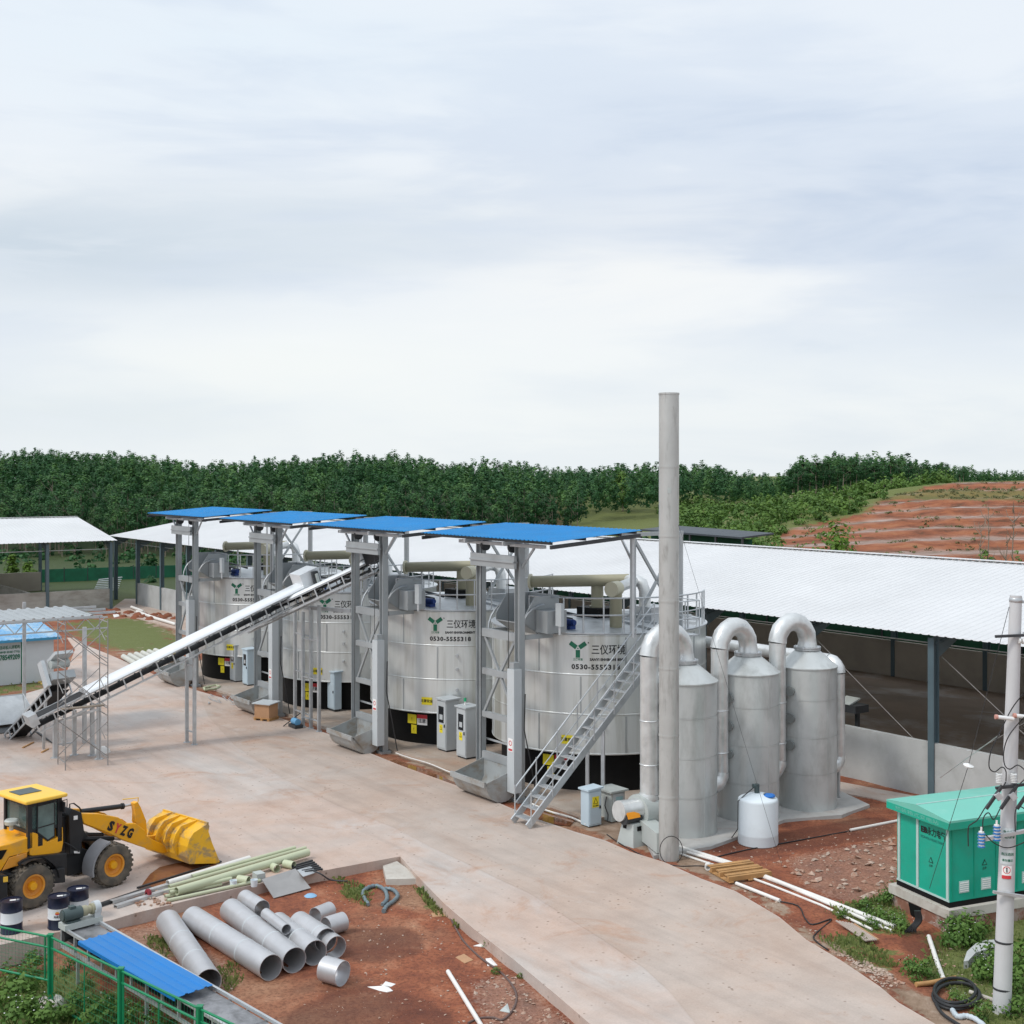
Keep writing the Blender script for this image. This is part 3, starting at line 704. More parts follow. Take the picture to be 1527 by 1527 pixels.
while yy < 282:
    xx = -(120 + 763) * yy / F * 1.0
    while xx < (1700 - 763) * yy / F:
        x = xx + rr.uniform(-.48, .48) * cell; y = yy + rr.uniform(-.48, .48) * cell
        px = CX + F * x / y
        ok = y > forest_front(px) + 2 * mnoise.noise((x * .15, y * .15, 0)) and rr.random() < .93
        if px > 1180 and 222 < y < 252 and rr.random() < .5: ok = False
        if ok: spots.append((x, y, px))
        xx += cell
    yy += cell
spots.sort(key=lambda s: s[1] + (0 if s[2] < 1000 else 40))
NI = 290
vis = [s for s in spots if -30 < s[2] < 1560]
ind = vis[:NI - 46] + [s for s in vis if 1170 < s[2] < 1440 and s[1] < 219][:46]
ind_set = set(id(s) for s in ind)
rest = [s for s in spots if id(s) not in ind_set]
TV = []
for k in range(7):
    h = 5.2 + .3 * (k % 4); w = 2.8 + .35 * (k % 3); base = 3.2 + .3 * (k % 2)
    c, s, n, t = crown_points(h, w, base, 12 + k % 4, 640, .36, 100 + k)
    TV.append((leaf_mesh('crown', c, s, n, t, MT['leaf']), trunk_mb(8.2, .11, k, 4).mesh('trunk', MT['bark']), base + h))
def tree_scale(px, y, r):
    s = r.uniform(.70, 1.34) * (1 + .18 * mnoise.noise((px * .02, y * .05, 4)))
    s *= .66
    ys = interp(px, [-60, 0, 100, 200, 300, 400, 500, 600, 680, 740, 800, 850, 900, 960, 1040, 1070, 1095, 1170, 1190, 1250, 1330, 1400, 1450, 1527, 1700], [674, 672, 668, 676, 690, 683, 676, 676, 688, 685, 691, 698, 694, 691, 690, 692, 703, 705, 687, 682, 682, 690, 700, 706, 708])
    lim = (CH + (HY - ys) * y / F - gz((px - CX) * y / F, y)) / 8.9
    if px > 1175: return max(.22, lim * r.uniform(.84, 1.06))
    return max(.3, min(s, lim * r.uniform(.74, 1.07)))
gi = 0
for x, y, px in ind:
    cm, tm, hh = TV[rr.randrange(7)]
    s = tree_scale(px, y, rr)
    knoll = px > 1000
    lab = 'slender dark eucalyptus on the knoll above the red terraces' if knoll else 'slender dark eucalyptus at the near edge of the hillside plantation'
    root = thing('eucalyptus_tree', lab, 'tree', (x, y, gz(x, y) - .05), rr.uniform(0, 6.28), 'eucalyptus trees on the knoll' if knoll else 'eucalyptus trees at the front of the plantation')
    kx = 1.3 if knoll else 1.1; root.scale = (s * kx * rr.uniform(.9, 1.15), s * kx * rr.uniform(.9, 1.15), s)
    for nm, m in (('crown', cm), ('trunk', tm)):
        o = bpy.data.objects.new(nm, m); COL.objects.link(o); o.parent = root
# the rest of the plantation: one mass
base = [crown_points(5.6 + .3 * (k % 3), 2.7 + .25 * (k % 3), 2.4, 11, 210, .56, 300 + k, spread=.6) for k in range(8)]
C, S, N, T = [], [], [], []
for x, y, px in rest:
    c, s, n, t = base[rr.randrange(8)]; sc = tree_scale(px, y, rr); a = rr.uniform(0, 6.28)
    if 226 < y < 280: sc *= rr.uniform(.92, 1.12)
    ca, sa = math.cos(a), math.sin(a)
    q = np.stack([c[:, 0] * ca - c[:, 1] * sa, c[:, 0] * sa + c[:, 1] * ca, c[:, 2]], 1) * sc
    C.append(q + np.array([x, y, gz(x, y)])); S.append(s * sc)
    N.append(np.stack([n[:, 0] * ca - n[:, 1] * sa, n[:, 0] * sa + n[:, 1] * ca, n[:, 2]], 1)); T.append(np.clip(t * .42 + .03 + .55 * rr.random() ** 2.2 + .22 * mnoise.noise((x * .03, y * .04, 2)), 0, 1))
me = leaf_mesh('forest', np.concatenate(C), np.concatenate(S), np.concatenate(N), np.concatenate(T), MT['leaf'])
fo = bpy.data.objects.new('forest', me); COL.objects.link(fo)
tag(fo, 'dense dark green plantation of trees covering the hill behind the sheds', 'forest', kind='stuff')
print('trees', len(ind), len(rest))
# scrub on the green flank left of the terraces
C, S, N, T = [], [], [], []
r2 = random.Random(9); cnt = 0
while cnt < 430:
    y = r2.uniform(140, 214); px = r2.uniform(985, 1420); x = (px - CX) * y / F
    z, tr, td = terrain(x, y)
    py = HY + (CH - z) * F / y
    if tr > 0: continue
    if px > 1330 and y < 200: continue
    c, s, n, t = crown_points(r2.uniform(.6, 2.4), r2.uniform(1.4, 4.0), 0.0, 6, 66, .5, cnt, flat=.8)
    C.append(c + np.array([x, y, z - .1])); S.append(s); N.append(n); T.append(np.clip(t * .6 + r2.uniform(-.25, .5), 0, 1)); cnt += 1
me = leaf_mesh('scrub', np.concatenate(C), np.concatenate(S), np.concatenate(N), np.concatenate(T), MT['leafmid'])
o = bpy.data.objects.new('scrub', me); COL.objects.link(o); tag(o, 'low green scrub covering the slope left of the red terraces', 'scrub', kind='stuff')
C, S, N, T = [], [], [], []; cnt = 0
for i in range(2500):
    y = r2.uniform(140, 204); px = r2.uniform(1180, 1560); x = (px - CX) * y / F; z, tr, td = terrain(x, y)
    if tr < 1: continue
    py = HY + (CH - z) * F / y
    p = .9 if 728 < py < 744 and px > 1290 else (.05 + .16 * (mnoise.noise((x * .12, y * .12, 9)) > .2))
    if r2.random() > p: continue
    c, s, n, t = crown_points(r2.uniform(.1, .4), r2.uniform(.5, 1.9), 0.0, 4, 18, .28, 5000 + i, flat=.5)
    C.append(c + np.array([x, y, z - .05])); S.append(s); N.append(n); T.append(np.clip(t * .5 + r2.uniform(-.2, .35), 0, 1)); cnt += 1
me = leaf_mesh('terrace_weeds', np.concatenate(C), np.concatenate(S), np.concatenate(N), np.concatenate(T), leaf_mat('dry_weeds', (.10, .085, .035), (.20, .24, .10)))
o = bpy.data.objects.new('terrace_weeds', me); COL.objects.link(o); tag(o, 'dry weeds scattered over the red terraces', 'weeds', kind='stuff')
# undergrowth along the foot of the plantation and behind the sheds
C, S, N, T = [], [], [], []
for i in range(420):
    y = r2.uniform(114, 176); px = r2.uniform(-60, 1100); x = (px - CX) * y / F
    if y > forest_front(px) + 12: continue
    if y < 138 and (px < 110 or r2.random() < .75): continue
    c, s, n, t = crown_points(r2.uniform(.5, 1.5), r2.uniform(1.4, 3.0), 0.0, 5, 40, .5, 2000 + i, flat=.8)
    C.append(c + np.array([x, y, gz(x, y) - .1])); S.append(s); N.append(n); T.append(np.clip(t * .7 + r2.uniform(-.2, .15), 0, 1))
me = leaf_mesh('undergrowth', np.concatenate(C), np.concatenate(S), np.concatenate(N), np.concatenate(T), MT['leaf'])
o = bpy.data.objects.new('undergrowth', me); COL.objects.link(o); tag(o, 'dark undergrowth along the foot of the plantation behind the sheds', 'undergrowth', kind='stuff')
def bush(name, label, cat, loc, h, w, nl, size, mat, seed, group=None, nclump=16, stem=True, base=.05):
    root = thing(name, label, cat, loc, 0, group)
    c, s, n, t = crown_points(h, w, base, nclump, nl, size, seed, spread=.5)
    o = bpy.data.objects.new('foliage', leaf_mesh('foliage', c, s, n, t, mat)); COL.objects.link(o); o.parent = root
    if stem:
        m2 = trunk_mb(base + h * .7, max(.015, h * .02), seed, 3); m2.build('trunk' if base > .6 else 'stem', MT['bark'], root, local=True)
    return root
def at(px, y): 
    x = (px - CX) * y / F; return Vector((x, y, gz(x, y)))
bush('rounded_shrub', 'bright green oval shrub behind the left shed, taller of two', 'shrub', at(19, 113), 2.7, 2.0, 900, .3, MT['leafbright'], 1)
bush('rounded_shrub', 'bright green squat shrub behind the left shed wall, beside a taller one', 'shrub', at(43, 113), 2.0, 2.1, 800, .3, MT['leafbright'], 2)
bush('round_tree', 'round dark green tree standing alone in the meadow behind the blue canopies', 'tree', at(929, 205), 5.2, 4.0, 1300, .42, MT['leafmid'], 3, base=1.0)
bush('loose_tree', 'loose spreading young tree behind the white roof in front of the red terraces', 'tree', at(1238, 104), 4.3, 6.2, 1000, .36, MT['leafbright'], 4, nclump=24, base=1.6)
bush('dense_bush', 'dense dark bush behind the white roof at the foot of the green slope', 'bush', at(1118, 130), 3.4, 5.0, 1500, .36, MT['leafmid'], 6)
bush('hedge_bush', 'broad green bush at the left end of the terraces beside the dirt track', 'bush', at(1052, 142), 2.8, 5.5, 1300, .36, MT['leafmid'], 7)
for k, (px, y, h) in enumerate([(1462, 100, 6.2), (1474, 101, 7.4), (1511, 98, 7.6), (1500, 97, 5.4)]):
    p = at(px, y)
    root = thing('bare_sapling', ['thin bare sapling with few leaves, left of a pair before the terraces', 'tall bare sapling with a leafy tuft low on its stem, before the terraces', 'tallest bare dark sapling at the right edge before the terraces',
                                  'short crooked bare sapling between two taller ones before the terraces'][k], 'sapling', p, k, 'bare saplings before the terraces')
    rq = random.Random(40 + k); mb = MB(); pts = [(0, 0, -.1)]; 
    for i in range(1, 7): pts.append((rq.uniform(-.12, .12), rq.uniform(-.1, .1), h * i / 6))
    mb.path(pts, .07, 5, rs=[.085 * (1 - i / 8) for i in range(7)])
    for i in range(11):
        t = rq.uniform(.3, .95); z = h * t; a = rq.uniform(0, 6.28); L = rq.uniform(.4, 1.2)
        mb.path([(0, 0, z), (math.cos(a) * L * .5, math.sin(a) * L * .5, z + L * .45), (math.cos(a) * L * .7, math.sin(a) * L * .7, z + L)], .016, 4, rs=[.035, .024, .012])
    mb.build('trunk', MT['bark'], root, local=True)
    c, s, n, t = crown_points(h * .3, 1.6, h * .28, 5, [60, 150, 40, 90][k], .3, 70 + k)
    o = bpy.data.objects.new('foliage', leaf_mesh('foliage', c, s, n, t, MT['leafmid'])); COL.objects.link(o); o.parent = root
# ------------------------------------------------------------------ ground cover near the camera
C, S, N, T = [], [], [], []
def blades(px_poly, n, hmin, hmax, seed):
    q = wpoly(px_poly, -.1); r = random.Random(seed); x0, x1 = min(p[0] for p in q), max(p[0] for p in q); y0, y1 = min(p[1] for p in q), max(p[1] for p in q)
    k = 0; tries = 0
    while k < n and tries < n * 12:
        tries += 1
        x, y = r.uniform(x0, x1), r.uniform(y0, y1)
        if not inside((x, y), q): continue
        if mnoise.noise((x * 1.6, y * 1.6, seed)) < r.uniform(-.5, .25): continue
        h = r.uniform(hmin, hmax); z = gz(x, y)
        a = r.uniform(0, 6.28); tilt = r.uniform(0, .5)
        C.append((x, y, z + h * .4, h, a, tilt)); T.append(r.uniform(0, 1)); k += 1
dens = [0, 150, 3600, 300, 420, 900, 520, 4200, 200, 320]
for i, poly in enumerate(ZONES['grass']):
    blades(poly, dens[i] if i < len(dens) else 300, .04, .15, i + 1)
vs = []; fs = []; tn = []
for (x, y, z, h, a, tl), t in zip(C, T):
    k = len(vs); w_ = .005 + .014 * h; dx, dy = math.cos(a), math.sin(a); bx_, by_ = -dy, dx
    z0 = z - h * .4 - .01
    vs += [(x - bx_ * w_, y - by_ * w_, z0), (x + bx_ * w_, y + by_ * w_, z0), (x + dx * h * tl, y + dy * h * tl, z0 + h), (x + dx * h * tl * 2.2, y + dy * h * tl * 2.2, z0 + h * .75)]
    fs += [(k, k + 1, k + 2), (k + 1, k + 3, k + 2)]; tn += [t, t]
me = bpy.data.meshes.new('grass'); me.from_pydata(vs, [], fs)
a_ = me.attributes.new('tint', 'FLOAT', 'FACE'); a_.data.foreach_set('value', tn); me.materials.append(MT['grassblade'])
o = bpy.data.objects.new('grass', me); COL.objects.link(o); tag(o, 'patchy grass and weeds on the red earth verges', 'grass', kind='stuff')
WV = []
for k in range(5):
    c, s, n, t = crown_points(.42, .75, .02, 9, 240, .085, 500 + k, spread=.6)
    m2 = MB(); rq = random.Random(k)
    for i in range(9):
        a = rq.uniform(0, 6.28); L = rq.uniform(.15, .3); m2.path([(0, 0, -.03), (math.cos(a) * L * .5, math.sin(a) * L * .5, .2), (math.cos(a) * L, math.sin(a) * L, .38)], .005, 4)
    fl = MB()
    if k in (1, 3):
        for i in range(9):
            a = rq.uniform(0, 6.28); L = .36 * math.sqrt(rq.random()); z = .40 + .12 * rq.random() - L * .3
            fl.lathe([(0.0, .008), (.012, .004), (0.0, 0.0)], (math.cos(a) * L, math.sin(a) * L, z), n=6)
    WV.append((leaf_mesh('foliage', c, s, n, t, MT['leafmid']), m2.mesh('stem', MT['leafmid']), fl.mesh('flower', MT['flower']) if fl.v else None))
def weed(px, py, s, k, label, group):
    g = GT(px, py); m = WV[k]
    root = thing('weed_clump', label, 'weed', (g.x, g.y, g.z), px * .7, group); root.scale = (s, s, s * .9)
    for nm, mm in zip(('foliage', 'stem', 'flower'), m):
        if mm is None: continue
        o = bpy.data.objects.new(nm, mm); COL.objects.link(o); o.parent = root
rq = random.Random(3)
LW = 'leafy green weed clump behind the green mesh fence'; LF = 'flowering weed clump with white blooms behind the green mesh fence'
for px, py, s in [(12, 1476, 1.1), (34, 1500, 1.4), (8, 1512, 1.3), (48, 1522, 1.2), (50, 1452, .9), (40, 1478, .8), (52, 1436, .7), (104, 1448, .6), (112, 1500, .7), (122, 1516, 1.0), (96, 1524, .9),
                  (155, 1510, .9), (140, 1528, 1.1), (170, 1525, .9), (205, 1525, .9), (235, 1535, 1.0), (20, 1535, 1.4), (70, 1540, 1.2), (10, 1440, .6), (190, 1503, .5), (128, 1474, .45), (60, 1418, .4)]:
    k = rq.randrange(5); weed(px, py, s, k, LF if k in (1, 3) else LW, 'weeds behind the green fence')
LW2 = 'leafy green weed clump on the verge around the utility pole'; LF2 = 'white flowering weed clump on the verge around the utility pole'
for px, py, s in [(1418, 1398, 1.1), (1436, 1400, 1.3), (1455, 1398, 1.2), (1428, 1412, 1.1), (1446, 1412, 1.0), (1472, 1445, 1.2), (1482, 1462, 1.1), (1465, 1462, 1.0), (1512, 1455, 1.2), (1522, 1475, 1.3), (1508, 1490, 1.0), (1378, 1454, .9),
                  (1362, 1452, .8), (1370, 1462, .7), (1330, 1338, .9), (1320, 1346, .8), (1334, 1350, .8), (1290, 1362, .8), (1310, 1372, .8), (1330, 1378, .7), (1300, 1384, .6), (1255, 1368, .5), (1515, 1512, .9), (1470, 1518, .7), (1425, 1492, .5), (1436, 1500, .5), (1524, 1440, 1.3), (1345, 1388, .8)]:
    k = rq.randrange(5); weed(px, py, s, k, LF2 if k in (1, 3) else LW2, 'weeds around the utility pole')
for px, py, s in [(632, 1330, .35), (640, 1336, .35), (648, 1342, .3), (705, 1391, .35), (728, 1412, .4), (762, 1440, .3), (740, 1452, .35), (540, 1326, .35), (776, 1458, .25)]:
    weed(px, py, s, 2, 'small green weed tuft along the broken slab edge', 'weed tufts along the slab edge')
# rubble and soil crumbs
mb = MB(); rq = random.Random(8)
def stones(poly, n, smin, smax):
    q = wpoly(poly, -.1); x0, x1 = min(p[0] for p in q), max(p[0] for p in q); y0, y1 = min(p[1] for p in q), max(p[1] for p in q); k = 0; tr = 0
    while k < n and tr < n * 20:
        tr += 1; x, y = rq.uniform(x0, x1), rq.uniform(y0, y1)
        if not inside((x, y), q): continue
        s = smin + (smax - smin) * rq.random() ** 3; z = gz(x, y)
        base = [(1, 0, 0), (-1, 0, 0), (0, 1, 0), (0, -1, 0), (0, 0, 1), (0, 0, -1)]
        m = Matrix.Rotation(rq.uniform(0, 6.28), 3, 'Z') @ Matrix.Rotation(rq.uniform(-.5, .5), 3, 'X')
        pts = [m @ Vector((b[0] * s * rq.uniform(.6, 1.3), b[1] * s * rq.uniform(.6, 1.3), b[2] * s * rq.uniform(.3, .7))) + Vector((x, y, z + s * .2)) for b in base]
        mb.add(pts, [(0, 2, 4), (2, 1, 4), (1, 3, 4), (3, 0, 4), (2, 0, 5), (1, 2, 5), (3, 1, 5), (0, 3, 5)]); k += 1
stones([(1150, 1290), (1338, 1252), (1338, 1345), (1260, 1350)], 230, .012, .12)
stones([(1040, 1270), (1335, 1230), (1335, 1290), (1100, 1300)], 260, .012, .05)
stones([(1235, 1418), (1290, 1432), (1352, 1472), (1315, 1474)], 260, .015, .07)
stones([(700, 1455), (760, 1440), (870, 1527), (760, 1600)], 420, .012, .06)
stones([(480, 1310), (600, 1300), (760, 1460), (860, 1527), (420, 1527), (500, 1400)], 420, .008, .04)
stones([(150, 1395), (232, 1362), (350, 1440), (350, 1490), (230, 1440)], 420, .008, .035)
stones([(1380, 1400), (1500, 1400), (1527, 1500), (1420, 1500)], 160, .015, .06)
stones([(1080, 1330), (1210, 1400), (1330, 1490), (1330, 1465), (1120, 1322)], 120, .012, .05)
o = mb.build('rubble', MT['rock']); tag(o, 'scattered pale stones and soil crumbs over the red earth', 'rubble', kind='stuff')
# ------------------------------------------------------------------ open sheds
def shed(root, origin, along, across, n_bays, bay, half, z_e, z_r, walls, over_a=.35, over_e=.5, far_only=False):
    """gable roof: ridge along `along`; eave at across=0; ridge at across=half"""
    o = Vector((origin.x, origin.y, 0)); A = Vector(along); C = Vector(across); L = n_bays * bay
    rise = (z_r - z_e) / half
    s0 = o - A * over_a - C * over_e + ZZ * (z_e + .12 - over_e * rise)
    sl = C * (half + over_e) + ZZ * (rise * (half + over_e))
    MB().corr(s0, A, L + 2 * over_a, sl - C * .02, .30, .02).build('roof_slope', MT['whiteroof'], root)
    s1 = o - A * over_a + C * (2 * half + over_e) + ZZ * (z_e + .12 - over_e * rise)
    MB().corr(s1, A, L + 2 * over_a, -C * (half + over_e - .02) + ZZ * (rise * (half + over_e)), .30, .02).build('roof_slope', MT['whiteroof'], root)
    mb = MB(); rp = o + C * half + ZZ * (z_r + .165)
    mb.box(rp + A * (L / 2), (L + 2 * over_a, .5, .012), A, C); mb.build('ridge_cap', MT['whiteroof'], root)
    for r_ in (0, 2 * half):
        for i in range(n_bays + 1):
            p = o + A * (i * bay) + C * r_; mb = MB()
            mb.hbeam(p + ZZ * -.1, p + ZZ * (z_e - .1), .22, .28, .03, C); mb.build('post', MT['postblue'], root)
    for i in range(n_bays + 1):
        p = o + A * (i * bay); mb = MB()
        mb.hbeam(p + ZZ * (z_e - .12), p + C * half + ZZ * (z_r - .12), .16, .34, .025); mb.hbeam(p + C * 2 * half + ZZ * (z_e - .12), p + C * half + ZZ * (z_r - .12), .16, .34, .025)
        mb.prism([p + C * .14 + ZZ * (z_e - .3), p + C * 1.5 + ZZ * (z_e - .3 + 1.4 * rise), p + C * .14 + ZZ * (z_e - .75)], A * .06)
        mb.build('rafter', MT['postblue'], root)
    for k in range(7):
        c = half * k / 6; mb = MB()
        for cc, zz in ((c, z_e + rise * c), (2 * half - c, z_e + rise * c)):
            mb.bar(o + C * cc + ZZ * (zz + .045), o + C * cc + A * L + ZZ * (zz + .045), .08, .06)
        mb.build('purlin', MT['postblue'], root)
shed_o = G(1392, 1186)
MS = thing('storage_shed', 'long open shed with white ribbed roof behind the tanks', 'shed', (shed_o.x, shed_o.y, 0), ROT)
far_o = shed_o + (-U) * 76.5
shed(MS, far_o, U, V, 18, 5.1, 9.0, 5.0, 6.55, None)
mb = MB()
a = far_o + U * 5.2
mb.box(a + U * 43.2 + V * .02 + ZZ * .765, (86.4, .2, 1.73), U, V); mb.build('front_wall', MT['concwall'], MS)
mb = MB(); mb.box(far_o + U * 46 + V * 18 + ZZ * .85, (92, .22, 1.9), U, V)
mb.build('back_wall', MT['darkwall'], MS)
mb = MB(); mb.box(far_o + V * 11.5 + ZZ * .6, (.2, 12.6, 1.4), U, V); mb.build('end_wall', MT['dirtywall'], MS)
mb = MB(); mb.tube(far_o + V * 17.7 + ZZ * 1.95, far_o + V * 17.7 + U * 91 + ZZ * 1.95, .035, n=6); mb.build('water_pipe', MT['pvcwhite'], MS)
mb = MB(); mb.bar(far_o + V * .2 + ZZ * 4.55, far_o + V * .2 + U * 12 + ZZ * 4.55, .04); mb.build('tie_rail', MT['galv'], MS)
mb = MB(); mb.tube(shed_o + V * .3 + ZZ * 4.35 - U * 5.0, shed_o + V * .3 + U * 0 + ZZ * .9, .012, n=5); mb.tube(shed_o + V * .3 + ZZ * 4.35, shed_o + V * .3 + U * 5 + ZZ * .9, .012, n=5)
mb.tube(shed_o + V * .3 + ZZ * .7, shed_o + V * .3 + U * 5 + ZZ * 4.1, .012, n=5)
mb.build('brace_rod', MT['scaff'], MS)
# floors inside
nfl = 60; mfl = 9; vs = []; fs = []
for j in range(mfl + 1):
    for i in range(nfl + 1):
        u_ = 5.4 + 86 * i / nfl; v_ = .15 + 17.7 * j / mfl
        p = far_o + U * u_ + V * v_
        h = .06 + (.28 + .16 * mnoise.noise((u_ * .3, v_ * .5, 2)) ) * sstep(0, .5, v_) * (1 - sstep(11, 15.5, v_))
        vs.append(Vector((p.x, p.y, h)))
fs = [(j * (nfl + 1) + i, j * (nfl + 1) + i + 1, (j + 1) * (nfl + 1) + i + 1, (j + 1) * (nfl + 1) + i) for j in range(mfl) for i in range(nfl)]
mb = MB(); mb.add(vs, fs, True); o = mb.build('compost_floor', MT['compost'], kind='stuff'); tag(o, 'dark brown compost spread over the floor of the open shed')
# green netting fence behind the long shed
NF = thing('net_fence', 'tall dark green netting fence behind the long white roofed shed', 'fence', tuple((shed_o + V * 21)[:2]) + (-.1,), ROT)
for i in range(24):
    p = shed_o + V * 20.5 + U * (14 - 4 * i); mb = MB(); mb.tube(p - ZZ * .2, p + ZZ * 4.0, .05, n=6); mb.build('post', MT['darksteel'], NF)
mb = MB(); mb.box(shed_o + V * 20.56 + U * (-32) + ZZ * 2.0, (92, .02, 3.9), U, V); mb.build('net', MT['net'], NF)
# left shed
ls = G(165, 907)
LS = thing('storage_shed', 'open shed with white roof and rendered low walls at the left edge', 'shed', (ls.x, ls.y, 0), ROT)
W_ = -V; N_ = -U
shed(LS, ls, W_, N_, 9, 4.6, 9.2, 5.0, 6.4, None)
mb = MB(); mb.box(ls + W_ * 21 + N_ * .02 + ZZ * .7, (42, .2, 1.5), W_, N_); mb.build('front_wall', MT['dirtywall'], LS)
mb = MB(); mb.box(ls + W_ * 21 + N_ * 18.3 + ZZ * .75, (42, .2, 1.6), W_, N_); mb.build('back_wall', MT['darkwall'], LS)
mb = MB(); mb.box(ls + W_ * 5.8 + N_ * 9.2 + ZZ * .7, (.2, 18.0, 1.5), W_, N_); mb.build('cross_wall', MT['dirtywall'], LS)
mb = MB(); mb.bar(ls + W_ * 0 + N_ * .25 + ZZ * 4.4, ls + W_ * 41 + N_ * .25 + ZZ * 4.4, .04); mb.build('tie_rail', MT['galv'], LS)
# green net hedge behind the left shed
g0 = G(60, 868, 0); g1 = G(330, 858, 0)
NF2 = thing('net_fence', 'low green netting fence behind the two sheds on the left', 'fence', (g0.x, g0.y, 0))
mb = MB(); mb.bar(g0 + ZZ * .55, g1 + ZZ * .55, .03, 1.2); mb.build('net', M('bright_green_net', (.012, .11, .055), .8, 0, .35, 1.2), NF2)
for i in range(9):
    p = g0.lerp(g1, i / 8); MB().tube(p - ZZ * .1, p + ZZ * 1.3, .04, n=6).build('post', MT['darksteel'], NF2)
# stacked purlins lying between the sheds
SP = thing('pipe_rack', 'stack of pale steel pipes stepped up in the gap between the sheds', 'pipe stack', tuple(G(152, 876)[:2]) + (0,))
for i in range(7):
    a, b = G(140 + i * 1.2, 880 - i * 2.6, .12 + i * .06), G(176 + i, 880 - i * 3.2, .12 + i * .06)
    MB().tube(a, b, .05, n=6).build('pipe', MT['galv'], SP)
# dark far roof to the right of the chimney
p0, p1 = P(955, 789, 92), P(1106, 801, 86)
DR = thing('far_shed', 'low shed with dark roof far behind the white roof, right of the chimney', 'shed', (p0.x, p0.y, 0))
mb = MB(); d = (p1 - p0); q = Vector((-d.y, d.x, 0)).normalized() * 4
mb.prism([p0, p1, p1 + q + ZZ * .15, p0 + q + ZZ * .15], (0, 0, -.12)); mb.build('roof', MT['darkroof'], DR)
mb = MB(); mb.bar(p0 + ZZ * -1.6 + q * .3, p1 + ZZ * -1.6 + q * .3, .03, 2.8); mb.build('net_wall', MT['net'], DR)
for i in range(5):
    p = p0.lerp(p1, i / 4) + q * .02; MB().bar((p.x, p.y, -.1), (p.x, p.y, p.z - .14), .12).build('post', MT['darksteel'], DR)
# ------------------------------------------------------------------ site cabin
cb = G(80, 1013.5)
CB = thing('site_cabin', 'white panel site cabin with blue roof and green lettering', 'cabin', (cb.x, cb.y, 0), ROT)
def cbp(u, v, z): return cb + U * u + V * v + ZZ * z
mb = MB(); mb.box(cbp(-1.45, -3.5, 1.0), (2.9, 7.0, 2.1), U, V); mb.build('wall', MT['whitecabin'], CB)
for v in (-1.50, -4.0):
    MB().box(cbp(.015, v, 1.0), (.03, .05, 2.0), U, V).build('seam_strip', MT['greenink'], CB)
mb = MB(); mb.corr(cbp(.25, -7.2, 2.09), V, 7.5, -U * 3.4 + ZZ * .38, .3, .03); mb.build('roof', MT['cabinroof'], CB)
MB().box(cbp(.27, -3.45, 2.04), (.03, 7.5, .12), U, V).build('fascia', M('cabin_fascia_blue', (.05, .25, .42), .5), CB)
d = MB().box(cbp(-1.1, .012, .95), (.8, .03, 1.75), U, V).build('door', MT['black'], CB)
MB().box(cbp(-1.5, .05, .95), (.05, .75, 1.75), U, V).build('door_leaf', MT['whitecabin'], CB)
MB().box(cbp(-2.72, .025, 1.0), (.36, .05, 2.0), U, V).build('corner_panel', M('cabin_corner_blue', (.20, .27, .32), .5), CB)
mb = MB(); text_flat(mb, '活动板人房钢构', .19, cbp(.02, -2.04, 1.72), V, ZZ, .003, width=.94); mb.build('lettering', MT['greenink'], CB)
mb = MB(); text_flat(mb, '岗亭·彩板·围墙', .12, cbp(.02, -2.04, 1.50), V, ZZ, .002, width=.9); mb.build('lettering', MT['greenink'], CB)
mb = MB(); text_flat(mb, '78549209', .34, cbp(.02, -2.04, 1.25), V, ZZ, .010, width=.92); mb.build('lettering', MT['greenink'], CB)
mb = MB(); r_ = random.Random(4)
for i in range(60):
    g = G(r_.uniform(58, 82), r_.uniform(1013, 1020), -.05); mb.box(g + ZZ * .02, (.14, .10, .05), (math.cos(i), math.sin(i), 0), (-math.sin(i), math.cos(i), 0))
tag(mb.build('straw', M('straw', (.62, .45, .12), .8, 0, .2, 4)), 'scatter of yellow straw on the grass beside the cabin', 'straw', kind='stuff')
# galvanised lean-to frame in front of the cabin
lp = G(126, 1108)
LT = thing('steel_canopy_frame', 'galvanised canopy of ribbed grey sheets on tall posts at the left edge', 'canopy', (lp.x, lp.y, 0), ROT)
c0 = G(141, 921, 4.45)
mb = MB(); mb.corr(c0 - V * 13 - U * 3.6 + ZZ * .12, V, 13, U * 3.6 - ZZ * .05, .36, .05); mb.build('roof_sheet', MT['frame'], LT)
for k in range(4):
    p = c0 - U * (k * 1.2) + ZZ * .04; mb = MB(); mb.bar(p - V * 13, p + V * (1.2 if k else .3), .07, .09); mb.build('purlin', MT['galv'], LT)
mb = MB()
for s_ in (0, -.42): mb.bar(c0 - V * 13 + ZZ * (s_ - .04) - U * .3, c0 + V * .6 + ZZ * (s_ - .04) - U * .3, .05)
for k in range(18):
    a = c0 - V * (13 - k * .75) - U * .3; mb.bar(a + ZZ * -.04, a + V * .375 + ZZ * -.46, .03); mb.bar(a + V * .375 + ZZ * -.46, a + V * .75 + ZZ * -.04, .03)
mb.build('truss', MT['galv'], LT)
for q in (lp, G(36, 1055)):
    top = 4.0 if q is lp else 4.2
    MB().bar(q - ZZ * .02, q + ZZ * (top + .3), .13).build('post', MT['galv'], LT)
for q in (c0 - V * 5 - U * 3.2, c0 - V * 10 - U * .3):
    MB().bar((q.x, q.y, -.05), (q.x, q.y, 4.3), .12).build('post', MT['galv'], LT)
